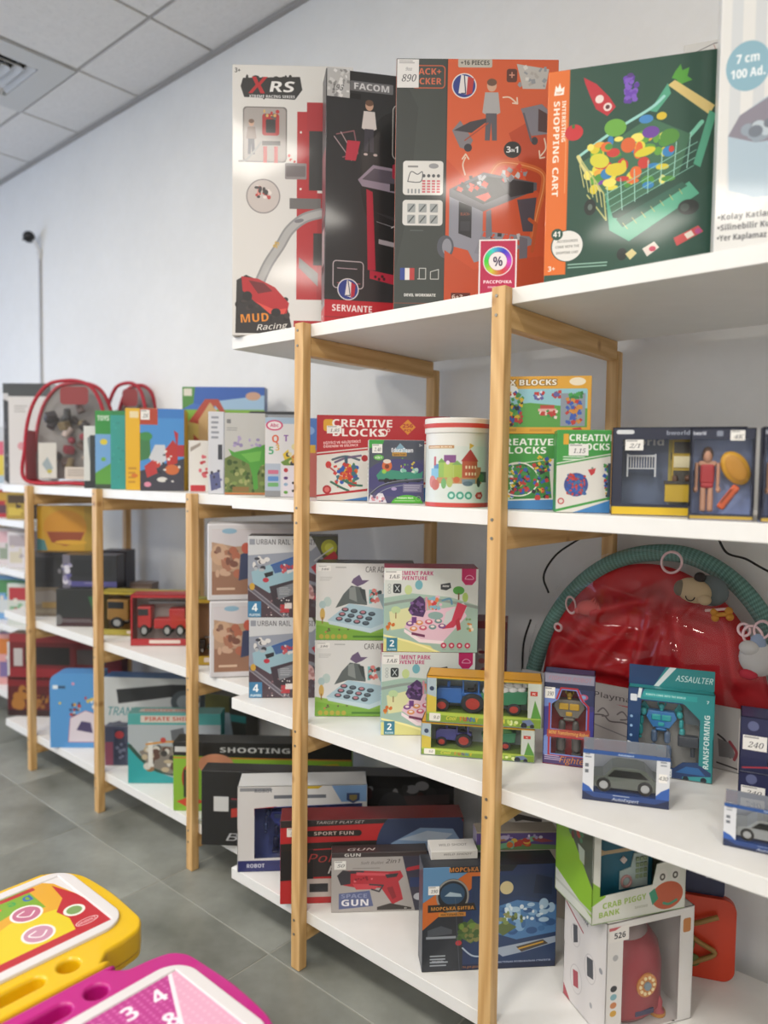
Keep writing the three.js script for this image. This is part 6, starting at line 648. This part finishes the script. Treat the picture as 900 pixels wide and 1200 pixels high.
{ const S = carton('dinosaur_toy_box', 'pale box with a green dinosaur in a jungle', 'box', { ...A2, u: 263, uR: 311, z: -0.13, yaw: 46, vt: 483.5, d: 0.10 }, { left: (p) => p.bg('#c9cbd2').lines(20, 6, 40, 30, 5, '#8d9098').r(60, 40, 24, 18, '#3a3c44').p([[10, 76], [70, 72], [80, 92], [20, 96]], '#5a5f88'), side: '#b9bab8', top: '#4a4a4e', res: 900, front: (p) => p.bg('#bdbdbb').p([[0, 56], [30, 48], [60, 56], [100, 46], [100, 100], [0, 100]], '#6a7a44').blobs(0, 58, 100, 38, 40, ['#4d6a30', '#7d9350', '#3c5228', '#9aa065'], 3, 8).p([[10, 44], [24, 48], [40, 46], [60, 44], [84, 40], [100, 38], [100, 62], [88, 64], [80, 74], [82, 92], [72, 94], [68, 76], [60, 62], [36, 56], [18, 52]], '#4f9a3c').p([[40, 50], [90, 46], [86, 58], [62, 60]], '#6bb04c').blobs(24, 28, 64, 12, 14, ['#a79ac0', '#8f84ac'], 2.4, 5).r(6, 8, 10, 5, '#77787a').lines(6, 18, 30, 5, 2, '#98989a').r(0, 97, 100, 3, '#c07a4a').r(20, 90, 40, 6, '#8a6a3c') }); }
carton('toy_box', 'grey white box with a dark top edge behind the dinosaur box', 'box', { ...A2, u: 292, uR: 352, z: -0.33, yaw: 36, vt: 482, vm: 510, d: 0.06 }, { side: '#4a4b50', top: '#3a3b40', res: 600, front: (p) => p.bg('#a9adb4').r(0, 0, 100, 4, '#33353a').r(30, 8, 70, 30, '#8fa0b4') });
carton('alphabet_toy_box', 'pale box with colourful letters and fruit', 'box', { ...A2, u: 310.5, uR: 372, z: -0.12, yaw: 44, vt: 489, d: 0.05 }, { left: '#b98a5a', side: '#c0b8b0', top: '#9fb3c9', res: 1000, front: (p) => p.bg('#d3d3d6').r(0, 0, 100, 8, '#9fb5cc').e(18, 10, 16, 10, '#c23a6a').e(18, 10, 13, 7.6, '#e3d9dc').t('Abc', 18, 10, 6, '#b0446a').t('Q', 20, 27, 13, '#cf5a3a').t('T', 40, 26, 11, '#7a4a9a').t('5', 12, 42, 13, '#3f9a6a').t('3', 24, 38, 10, '#d0a03a').p([[34, 46], [44, 40], [48, 50], [38, 54]], '#d9b93a').p([[30, 56], [60, 46], [74, 52], [70, 62], [36, 60]], '#6a8a3c').blobs(42, 36, 24, 22, 16, ['#3a3a44', '#c99a3a', '#b8423c', '#d9cf9a'], 3, 6).r(0, 58, 30, 42, '#a9b4c4').r(6, 66, 20, 5, '#c26a86', 2).r(6, 74, 20, 6, '#5a86bf', 2).r(6, 82, 20, 5, '#6aa56a', 2).r(0, 92, 30, 8, '#8a8d92').r(34, 60, 40, 40, '#dcd5de').e(40, 66, 4, 4, '#b5333a').e(40, 76, 4, 3, '#5a3a7a').e(40, 84, 4, 3, '#8aa5c0').e(40, 94, 4, 3, '#5a9a3a').e(54, 82, 2.4, 2.4, '#26262a').e(54, 92, 2.4, 2.4, '#26262a').r(72, 0, 28, 40, '#4a72b4').r(72, 40, 28, 60, '#b5655e').e(84, 16, 10, 8, '#7f9fcf').r(76, 34, 20, 10, '#c9a03a') });

// ================================================================ LOW UNIT, THIRD SHELF
{ const S = carton('doll_box', 'white box with a warm brown couple picture, lower of its stack', 'box', { y: S3, bl: [245.5, 795], w: 0.30, yaw: 52, vt: 705, d: 0.11 }, { side: '#d3d1d4', left: '#cfcdd2', top: '#c5c3c6', res: 800, round: 0.006, front: (p) => p.bg('#d2cfd2').r(5, 8, 90, 84, '#b5957c').p([[5, 8], [95, 8], [95, 24], [30, 30], [5, 24]], '#d2ccd0').e(24, 10, 8, 3, '#8fb3c9').p([[5, 62], [95, 62], [95, 92], [5, 92]], '#98705a').e(14, 40, 10, 12, '#c7a386').e(22, 48, 7, 12, '#a9745c').blobs(8, 34, 26, 36, 22, ['#7a4f42', '#c9a58c', '#b06a52', '#8d6a5a'], 2, 5).p([[36, 40], [46, 36], [50, 70], [34, 74]], '#3c4462').e(42, 32, 5, 6, '#c05a48').p([[52, 44], [62, 40], [64, 72], [52, 74]], '#7f8aa0').r(60, 30, 30, 50, '#a78e80').r(10, 83, 20, 3, '#d6b8a0') }, 'two white couple boxes in a stack'); copyOf(S, 'white box with a warm brown couple picture, top of its stack', S.pos.clone().add(V3(-0.012, S.h + 0.0005, 0.0)), S.yaw); }
function truckBox(name, label, at, body, base, o = {}) {
  const S = windowCarton(name, label, 'box', at, { side: base, top: o.top ?? '#8d8a3a', inner: o.inner ?? '#b5a58c', res: 700, openTop: false, holes: [[[3, 6], [97, 6], [97, 86], [3, 86]]], front: (p) => p.bg(base).r(0, 0, 100, 8, o.top ?? base).r(30, 88, 50, 7, o.text ?? '#d9c9c0') });
  const k = S.w * 0.8, r = S.root, m = M(body, 0.4), t = mesh('toy_truck', merge([box(k * 0.26, k * 0.3, k * 0.26, -k * 0.34, k * 0.26, 0, 0.005), box(k * 0.62, k * 0.14, k * 0.24, k * 0.14, k * 0.17, 0, 0.004), box(k * 0.3, k * 0.16, k * 0.24, k * 0.26, k * 0.3, 0, 0.004)]), m, r); t.position.set(0, S.h * 0.17, 0); t.scale.set(1.1, Math.min(1.5, S.h * 0.76 / (k * 0.48)), 1.1);
  mesh('cab_window', box(k * 0.2, k * 0.1, k * 0.265, -k * 0.36, k * 0.33, 0, 0.002), M('#22252b', 0.2), t); mesh('ladder', merge([box(k * 0.66, k * 0.03, k * 0.05, k * 0.06, k * 0.46, k * 0.04), box(k * 0.66, k * 0.03, k * 0.05, k * 0.06, k * 0.46, -k * 0.04)]), M('#6a6a70', 0.4), t); wheels(t, [-0.34, 0.08, 0.32].flatMap((x) => [[x * k, k * 0.08, k * 0.12, k * 0.08, k * 0.06], [x * k, k * 0.08, -k * 0.12, k * 0.08, k * 0.06]]), RIM); return S;
}
truckBox('toy_truck_box', 'window box with a red fire truck and red base', { y: S3, bl: [153, 757], w: 0.24, yaw: 44, vt: 697, d: 0.09 }, '#ad2224', '#a8252c', { inner: '#b5a9a6', top: '#a8252c' });
truckBox('toy_truck_box', 'window box with a yellow base and brown truck behind the fire truck', { y: S3, bl: [116, 744], w: 0.40, yaw: 36, vt: 693, d: 0.09, z: 0 }, '#8d6a34', '#a89a3c', { inner: '#b08a4a', top: '#b5a23a' });
truckBox('toy_truck_box', 'small window box with a yellow base beside the white couple boxes', { y: S3, u: 229, vm: 750, z: -0.17, w: 0.10, yaw: 44, vt: 702, d: 0.06 }, '#2c2826', '#b8952c', { inner: '#b58a6a' });
carton('toy_box', 'dark purple box against the back post of the low unit', 'box', { y: S3, u: 118, uR: 148, z: -0.38, vm: 670, yaw: 36, vt: 645, d: 0.10 }, { side: '#26222c', top: '#33303a', res: 500, front: (p) => p.bg('#2c2632').blobs(10, 10, 40, 70, 16, ['#6a4a66', '#45304a', '#8a7080'], 4, 10).r(60, 10, 36, 80, '#201d25') });
carton('toy_box', 'flat brown box low against the wall of the low unit', 'box', { y: S3, u: 152, uR: 178, z: -0.40, vm: 700, yaw: 36, vt: 683, d: 0.08 }, { side: '#5a4a44', top: '#6a5a52', res: 400, front: (p) => p.bg('#66564e').r(10, 10, 80, 20, '#8a7a6e') });
{ const a = carton('toy_box', 'black and green vehicle box, lower one beside the post', 'box', { y: S3, bl: [66, 734], w: 0.28, yaw: 40, vt: 690, d: 0.10 }, { side: '#23262a', top: '#2e3136', res: 600, front: (p) => p.bg('#25282a').p([[50, 20], [90, 16], [96, 56], [60, 70]], '#2f5f3c').blobs(55, 22, 36, 40, 14, ['#3f7a4a', '#28422e'], 3, 7).r(0, 76, 100, 24, '#3a2228').lines(8, 80, 60, 10, 2, '#77777a').e(4, 82, 6, 8, '#6a6a6c') });
  carton('toy_box', 'black box with white and violet print stacked on the green vehicle box', 'box', { y: S3 + a.h, bl: [74, 733], yp: S3, w: 0.24, yaw: 40, vt: 650, d: 0.09 }, { side: '#26242e', top: '#34323c', res: 600, front: (p) => p.bg('#23252c').r(0, 0, 14, 100, '#6a6878').blobs(0, 4, 14, 90, 14, ['#c9c7d2', '#8a86a8', '#55528a'], 3, 6).r(20, 14, 70, 50, '#181c22').r(16, 78, 84, 16, '#4c4a86').lines(40, 82, 40, 6, 1, '#8d8ba8') });
  const b = carton('toy_box', 'brown vehicle box at the far end of the shelf', 'box', { y: S3, bl: [30, 722], w: 0.26, yaw: 40, vt: 688, d: 0.09 }, { side: '#5a5048', top: '#6a5f54', res: 600, front: (p) => p.bg('#6b6052').p([[0, 20], [50, 10], [70, 40], [20, 60]], '#7a7470').r(30, 50, 60, 20, '#8a734a').blobs(60, 10, 30, 30, 10, ['#d5d0c0', '#4a4640', '#8a8a7a'], 3, 7).lines(10, 76, 70, 14, 2, '#8d8676') });
  const c = carton('toy_box', 'black box under the yellow box at the far end', 'box', { y: S3 + b.h, bl: [30, 722], yp: S3, w: 0.26, yaw: 40, vt: 645, d: 0.09 }, { side: '#26272b', top: '#55545a', res: 600, front: (p) => p.bg('#2a2b2f').r(0, 0, 100, 18, '#4a484e').blobs(60, 20, 30, 60, 12, ['#c9c6cc', '#5a5a8a', '#77757c'], 3, 7).r(6, 26, 46, 60, '#222327') });
  carton('toy_box', 'bright yellow box with a large orange disc, topmost of its pile', 'box', { y: S3 + b.h + c.h, u: 43, vm: 615, z: -0.15, w: 0.26, yaw: 40, h: 0.2135, d: 0.07 }, { side: '#a07f22', right: '#b5912a', top: '#a98a2a', res: 600, front: (p) => p.bg('#b98f26').r(84, 0, 16, 100, '#a5862a').e(50, 46, 38, 30, '#bd8322').p([[18, 56], [84, 56], [76, 78], [50, 86], [26, 78]], '#8a4224').e(60, 78, 28, 4, '#c99a2c').p([[0, 70], [14, 74], [20, 100], [0, 100]], '#4a7a80').r(0, 96, 100, 4, '#7a5a22') }); }

// ================================================================ LOW UNIT, BOTTOM SHELF
{ const a = carton('toy_gun_box', 'dark red long box with gold print, lower one at the far end', 'box', { y: S4, u: 9, vm: 830, z: -0.15, w: 0.55, yaw: 38, vt: 792, d: 0.08 }, { side: '#4a1418', left: '#5c1a1e', top: '#5a1c20', res: 500, front: (p) => p.bg('#551619').p([[0, 10], [100, 4], [100, 20], [0, 26]], '#7a1d24').blobs(6, 36, 60, 40, 20, ['#8a5a2a', '#6d1f22', '#a06a2c', '#3a1012'], 2, 6).t('FIGHT', 28, 56, 26, '#a0702f', { w: 30, f: 'italic' }).r(0, 84, 100, 16, '#2c0e10') });
  carton('toy_gun_box', 'dark red long box with black window, upper one at the far end', 'box', { y: S4 + a.h + 0.0006, u: 11, vm: 770, z: -0.15, w: 0.56, yaw: 38, vt: 742, d: 0.08 }, { side: '#51171b', left: '#6a2024', top: '#4d1519', res: 500, front: (p) => p.bg('#6a1a20').r(0, 0, 100, 20, '#8a2a30').r(14, 30, 40, 40, '#1d191a').r(60, 34, 26, 34, '#4d4444').r(0, 78, 100, 22, '#8a1f28').r(4, 34, 8, 40, '#b5b0b0') }); }
{ const S = spot({ y: S4, bl: [59, 876], w: 0.22, yaw: 42, vt: 789, d: 0.09 }), t = thing('baby_toy_box', 'light blue box with a rounded corner and a cartoon toy', 'box', S.pos, S.yaw);
  const g = flat(new THREE.ExtrudeGeometry((() => { const s = new THREE.Shape(), w = S.w, h = S.h; s.moveTo(-w / 2, 0); s.lineTo(w / 2, 0); s.lineTo(w / 2, h); s.lineTo(-w / 2 + 0.05, h); s.quadraticCurveTo(-w / 2, h, -w / 2, h - 0.05); return s; })(), { depth: S.d, bevelEnabled: false, curveSegments: 10 }).translate(0, 0, -S.d / 2)), c = printed(S.w, S.h, (p) => p.bg('#5392cc').r(6, 16, 10, 5, '#dbe4ea').r(17, 17, 14, 3.4, '#3a5a7a').t('BABY', 24, 18.6, 3.4, '#20344a').e(20, 40, 2.4, 2.4, '#d5b83a').e(46, 14, 3, 3, '#c98aa8').blobs(40, 38, 20, 20, 14, ['#c9983a', '#b0433a', '#e0d8c0', '#3a3a5a'], 2, 4).p([[36, 92], [40, 60], [70, 50], [96, 56], [96, 92]], '#d5cbd4').p([[36, 92], [40, 60], [70, 50], [96, 56], [96, 92], [36, 92]], '#c46a7a', 1).p([[52, 76], [62, 64], [80, 66], [84, 80]], '#4a4066').blobs(70, 26, 26, 26, 10, ['#b0343a', '#d9b83a', '#e6e2dc'], 2, 4), 600);
  const p = g.attributes.position, uv = g.attributes.uv, n = g.attributes.normal; for (let i = 0; i < p.count; i++) { const q = n.getZ(i) > 0.5 ? uvOf(c, p.getX(i) / S.w + 0.5, p.getY(i) / S.h) : uvOf(c, 0.03, 0.5); uv.setXY(i, q[0], q[1]); } mesh('carton', g, c.s.gloss, t); }
carton('scooter_toy_box', 'white and teal box with a long black vehicle print', 'box', { y: S4, u: 121, vm: 850, z: -0.22, w: 0.42, yaw: 38, vt: 793, d: 0.09 }, { side: '#9aa7ad', top: '#3f6a9a', res: 600, front: (p) => p.bg('#c6cacb').p([[14, 16], [70, 8], [96, 8], [100, 30], [86, 26], [70, 24], [16, 34]], '#2a2d30').e(84, 30, 14, 12, '#4d565c').e(84, 30, 8, 7, '#8d979c').t('TRANSFORM', 34, 44, 15, '#2f8088', { w: 60, f: 'italic' }).p([[30, 60], [90, 50], [96, 70], [40, 80]], '#7d8a8e').r(0, 62, 30, 36, '#8d7a80').p([[6, 60], [18, 56], [22, 96], [4, 98]], '#3a3f52').blobs(4, 60, 20, 30, 12, ['#a83a44', '#5a4a5a', '#c98a8a'], 2, 4) });
carton('toy_box', 'small dark blue and red figure box beside the pirate ship box', 'box', { y: S4, bl: [123, 897], w: 0.10, yaw: 42, vt: 851, d: 0.05 }, { side: '#3a3c50', top: '#4a4a5c', res: 700, front: (p) => p.bg('#454a60').r(0, 40, 34, 60, '#8a4a60').p([[40, 10], [80, 6], [86, 96], [40, 98]], '#33384e').e(60, 22, 18, 16, '#a8343c').blobs(44, 30, 40, 50, 10, ['#2b3046', '#6a6f86'], 5, 10) });
carton('pirate_ship_toy_box', 'teal box with a pirate ship model', 'box', { y: S4, bl: [150, 918], w: 0.36, yaw: 42, vt: 836, d: 0.08 }, { side: '#2a8f92', top: (p) => p.bg('#5a8a84').r(10, 30, 60, 40, '#b3a49c').t('PIRATES SHIP', 40, 50, 30, '#b04a3c', { w: 50 }), res: 800, front: (p) => p.bg('#a5acb2').r(0, 0, 100, 16, '#4a9a98').r(14, 3, 56, 10, '#c9bfb6').t('PIRATE SHIP', 42, 8, 7, '#b5483a', { w: 48 }).p([[0, 40], [12, 60], [24, 80], [50, 92], [80, 96], [80, 100], [0, 100]], '#2a9a9e').q([[2, 46], [16, 66], [34, 82], [70, 90]], '#2d4a40', 4).p([[12, 54], [30, 46], [70, 48], [76, 84], [44, 86], [22, 74]], '#7d766e').blobs(18, 48, 56, 34, 34, ['#5a4038', '#c9c5bd', '#8a6a4a', '#3a3634', '#b5a58a'], 2, 5).r(22, 40, 5, 36, '#d5d3ce').p([[46, 24], [60, 20], [62, 44], [48, 46]], '#5d6066').p([[66, 22], [74, 20], [76, 42], [68, 44]], '#47494f').q([[20, 44], [50, 40], [90, 46]], '#c98a3a', 2).blobs(56, 88, 26, 8, 8, ['#26262a'], 1.4, 2.6).e(38, 38, 3, 3, '#b5443c') });
carton('toy_box', 'dark olive box in the gap behind the pirate ship box', 'box', { y: S4, u: 240, vm: 840, z: -0.47, w: 0.2, yaw: 20, vt: 812, d: 0.10 }, { side: '#3a3a34', top: '#4a4a3e', res: 500, front: (p) => p.bg('#35372f').r(0, 0, 60, 24, '#5a5a2a').r(0, 26, 100, 10, '#2f7a78').p([[30, 26], [60, 24], [70, 60], [30, 70]], '#8a9aa0').r(0, 60, 100, 40, '#33353a') });
carton('toy_gun_box', 'black and lime green shooting game box', 'box', { y: S4, bl: [203, 950], w: 0.64, yaw: 40, vt: 869, d: 0.08 }, { side: '#7fae2c', top: '#2c2c2a', res: 700, front: (p) => p.bg('#86b436').p([[0, 0], [100, 0], [100, 24], [0, 20]], '#1f1f1f').r(0, 22, 100, 2, '#c07a32').t('SHOOTING', 46, 11.6, 10, '#cfd0cf', { w: 40 }).e(72, 12, 1.6, 1.6, '#6fae3a').r(1, 7, 10, 8, '#c9cac8').p([[16, 46], [30, 36], [46, 40], [70, 34], [80, 38], [80, 50], [40, 60], [20, 60]], '#232423').e(24, 32, 10, 6, '#c98a6a').p([[76, 32], [92, 28], [94, 34], [78, 38]], '#c9b32c').e(8, 52, 3, 7, '#a8352c').r(6, 40, 4, 40, '#2a3a26').p([[2, 86], [10, 78], [18, 86], [8, 94]], '#c8472c').blobs(30, 60, 60, 36, 10, ['#2a2b28', '#6d9a2c'], 1, 3) });
carton('toy_gun_box', 'long black toy rifle box bridging the two units', 'box', { y: S4, bl: [236, 990], w: 0.82, yaw: 38.5, vt: 903, d: 0.07 }, { side: '#1c1c1d', left: '#222223', top: '#2a292a', res: 600, front: (p) => p.bg('#1f1f20').p([[8, 40], [60, 18], [100, 14], [100, 30], [60, 40], [30, 46]], '#2d2d2f').r(12, 36, 26, 2, '#8a3038').blobs(60, 12, 34, 30, 14, ['#3a3a3c', '#8d8d90', '#4a2f30'], 1, 3).e(76, 44, 6, 7, '#3d3d40').r(5, 34, 6, 20, '#c9c9c8').p([[12, 50], [16, 48], [16, 60], [12, 62]], '#b83a30').t('BLACK', 22, 88, 14, '#b9b9bb', { w: 26, f: 'italic' }).p([[80, 26], [98, 22], [98, 34], [82, 40]], '#4d4142').p([[44, 26], [50, 24], [50, 28]], '#c9b32c') });

// ================================================================ FAR UNIT
const farBox = (label, y, x, z, w, h, cols) => { const t = thing('toy_box', label, 'box', V3(x, y, z), 38 * RAD, 'small boxes on the far unit'); cartonMesh('carton', w, h, 0.08, { side: cols[1], top: cols[2], res: 500, front: (p) => p.bg(cols[0]).r(8, 10, 84, 30, cols[1]).r(10, 55, 50, 30, cols[2]).blobs(20, 40, 60, 40, 6, [cols[1], cols[2], '#d9d5cc'], 4, 10) }, t); };
farBox('red and yellow box on the upper shelf of the far unit', 1.115, -4.13, -0.36, 0.16, 0.15, ['#b3323a', '#c9a03a', '#5a3a4a']); farBox('olive and dark box on the upper shelf of the far unit', 1.115, -3.95, -0.33, 0.13, 0.14, ['#a98f3a', '#4a3a2a', '#c9b04a']);
farBox('white and pink box on the second shelf of the far unit', 0.86, -4.12, -0.36, 0.16, 0.20, ['#cfc6ca', '#d5b0ba', '#8d9a8a']); farBox('white and grey box on the second shelf of the far unit', 0.86, -3.94, -0.33, 0.13, 0.19, ['#d0ccd2', '#a9a0a8', '#c9c2b0']);
farBox('light blue and green box on the third shelf of the far unit', 0.56, -4.13, -0.36, 0.17, 0.24, ['#6f9fd0', '#4f8a5a', '#c9d2d6']); farBox('white and red box on the third shelf of the far unit', 0.56, -3.94, -0.33, 0.14, 0.22, ['#c9cfca', '#b03a42', '#7fae8a']);
farBox('pink and orange box on the bottom shelf of the far unit', 0.2, -4.13, -0.36, 0.17, 0.28, ['#d59a9a', '#c9783a', '#7a6a9a']); farBox('white and grey striped box on the bottom shelf of the far unit', 0.2, -3.94, -0.33, 0.15, 0.27, ['#cfd0d0', '#9aa3a8', '#d5a0aa']);

// ================================================================ CHILD DESKS IN FRONT
function desk(label, x0, dir, shell, print, cells) { // x0: world x of the tray edge; dir: +1 when the panel lies towards +x
  const Y = 0.48, z0 = 0.567, L = 0.69, t = thing('child_desk', label, 'desk', V3(x0 + dir * 0.19, 0, z0 + L / 2), 0), o = t.position;
  const X = (a) => x0 + dir * a - o.x, Zc = (b) => z0 + b - o.z; // a: from tray edge inwards, b: from the far end
  const s = new THREE.Shape(), P = (a, b) => [X(a), -Zc(b)], W = 0.375; // shape y = -z
  const pts = [[0.0, 0.14], [0.004, 0.128], [0.02, 0.112], [0.034, 0.095], [0.04, 0.055], [0.05, 0.022], [0.075, 0.004], [0.11, 0.0], [0.2, -0.004], [0.30, 0.004], [0.345, 0.025], [0.372, 0.06], [W, 0.11], [W, L - 0.11], [0.372, L - 0.06], [0.345, L - 0.025], [0.30, L - 0.004], [0.11, L], [0.075, L - 0.004], [0.05, L - 0.022], [0.04, L - 0.055], [0.034, L - 0.095], [0.02, L - 0.112], [0.004, L - 0.128], [0, L - 0.14]];
  const curve = new THREE.CatmullRomCurve3(pts.map(([a, b]) => V3(...P(a, b), 0)), true, 'catmullrom', 0.4).getPoints(140); s.setFromPoints(curve.map((q) => new THREE.Vector2(q.x, q.y)));
  const holes = [[0.041, 0.162, 0.025, 0], [0.040, 0.254, 0.022, 0.062], [0.041, 0.345, 0.025, 0], [0.040, 0.436, 0.022, 0.062], [0.041, 0.528, 0.025, 0]]; // a, b, radius, straight length
  const holePath = (r) => holes.map(([a, b, q, l]) => { const c = P(a, b); return roundRect(2 * (q + r), 2 * (q + r) + l, q + r, c[0], c[1], THREE.Path); });
  s.holes.push(...holePath(0));
  const m = M(shell, 0.35, 0, { clearcoat: 0.3 });
  const top = mesh('desk_top', new THREE.ExtrudeGeometry(s, { depth: 0.034, bevelEnabled: true, bevelSize: 0.006, bevelThickness: 0.008, bevelSegments: 4, curveSegments: 14 }).rotateX(-Math.PI / 2).translate(0, Y - 0.042, 0), m, t);
  holes.forEach(([a, b, q, l]) => mesh('cup_bottom', box(2 * q + 0.006, 0.004, 2 * q + l + 0.006, X(a), Y - 0.036, Zc(b)), m, top));
  { const sk = new THREE.Shape(); sk.setFromPoints(curve.map((q) => new THREE.Vector2(q.x, q.y * 1.01))); mesh('lower_rim', new THREE.ExtrudeGeometry(sk, { depth: 0.006, bevelEnabled: true, bevelSize: 0.002, bevelThickness: 0.002, bevelSegments: 2 }).rotateX(-Math.PI / 2).translate(0, Y - 0.058, 0), m, t); }
  const a0 = 0.082, a1 = 0.355, b0 = 0.022, b1 = L - 0.022, cx = X((a0 + a1) / 2), cz = Zc((b0 + b1) / 2), w = a1 - a0, l = b1 - b0;
  { const f = roundRect(w, l, 0.05), h = roundRect(w - 0.036, l - 0.04, 0.004, 0, 0, THREE.Path); f.holes.push(h); mesh('panel_frame', new THREE.ExtrudeGeometry(f, { depth: 0.004, bevelEnabled: true, bevelSize: 0.0025, bevelThickness: 0.0025, bevelSegments: 3, curveSegments: 10 }).rotateX(-Math.PI / 2).translate(cx, Y + 0.0005, cz), M('#d9d5d6', 0.35), t); }
  const pw = l - 0.04, ph = w - 0.036, pp = printPiece('printed_panel', pw, ph, 0.003, print, t, [cx, Y + 0.0025, cz], 1100); // drawing: x along the desk, top towards the tray
  pp.geometry.rotateX(-Math.PI / 2); pp.rotation.y = dir > 0 ? Math.PI / 2 : -Math.PI / 2;
  for (const [a, b] of [[0.09, 0.09], [0.31, 0.09], [0.09, L - 0.09], [0.31, L - 0.09]]) mesh('leg', cyl(0.014, 0.017, Y - 0.058, X(a), (Y - 0.058) / 2, Zc(b), 16), m, t);
  return t;
}
desk('yellow plastic child desk with a white framed picture panel', -1.224, -1, '#e0b610', (p) => { // far end is at the left of the print
  p.bg('#d9c21f').r(0, 0, 100, 12, '#b4252e').p([[0, 60], [10, 50], [24, 58], [40, 40], [60, 56], [100, 46], [100, 100], [0, 100]], '#d8a02a');
  p.p([[12, 100], [12, 60], [22, 70], [30, 64], [36, 80], [60, 86], [100, 74], [100, 100]], '#7aa32a').p([[0, 0], [12, 0], [9.6, 30], [11, 46], [6, 62], [5, 88], [1.5, 60], [0, 30]], '#b4202c').p([[0, 0], [0, 100], [7, 100], [4, 90], [1.5, 60], [0, 30]], '#d9d5d6').p([[13, 20], [30, 16], [36, 30], [20, 36]], '#d9c21f');
  p.e(6.5, 38, 3.4, 3.4, '#dfe3d8').e(6.5, 38, 2.4, 2.4, '#7a9a5a').e(6.5, 16, 3.6, 1.5, '#e6d9d8', 0, 0.3).t('Children', 6.5, 16, 5, '#e6d9d8', { w: 6, f: 'italic' });
  p.t('D', 14, 84, 13, '#2f5fae').t('e', 19, 84, 13, '#3f9a4a').t('s', 23.5, 84, 13, '#d9622c').t('k', 28, 84, 13, '#b5333a').r(10, 92, 60, 5, '#b4252e').t('D', 14, 84, 13, '#2f5fae');
  for (const [x, y, c] of [[18, 62, '#b86a86'], [20, 28, '#c08aa0'], [36, 54, '#c07a8a'], [48, 26, '#7fae9a'], [60, 60, '#9a8ac0'], [76, 34, '#c0907a'], [88, 62, '#8aa0c0']]) p.e(x, y, 5, 5, '#e9e2e0').e(x, y, 4.2, 4.2, c).q([[x - 2.6, y], [x, y - 5], [x + 2.6, y + 2], [x, y + 5]], '#efe9e8', 0.5);
  p.r(50, 6, 20, 9, '#c93a34', 2);
});
desk('magenta plastic child desk with a pink number board', -1.206, 1, '#b8187e', (p) => { // far end is at the right of the print
  p.bg('#b23486'); for (let y = 2; y < 100; y += 4) for (let x = 1; x < 100; x += 2.05) p.e(x, y, 0.5, 0.5, '#c75a9f');
  p.p([[100, 0], [97, 0], [79, 100], [100, 100]], '#dca3bd'); for (let y = 2; y < 100; y += 5) for (let x = 76; x < 100; x += 2.4) if (x > 98 - y * 0.18) p.e(x, y, 0.42, 0.42, '#e3b4c9'); p.p([[97.4, 0], [79.4, 100]], '#ecdfe6', 1.2);
  const n = ['1', '2', '3', '4']; n.forEach((d, i) => p.t(d, 63.6 + i * 8.8, 16, 19, '#eee3ea')); ['5', '6', '7', '8'].forEach((d, i) => p.t(d, 61 + i * 8.8, 42, 19, '#eee3ea')); ['9', '0', '+', '='].forEach((d, i) => p.t(d, 58.4 + i * 8.8, 68, 19, '#eee3ea'));
});
scene.traverse((o) => { if (o.isMesh) o.castShadow = o.receiveShadow = true; });
renderer.render(scene, camera);
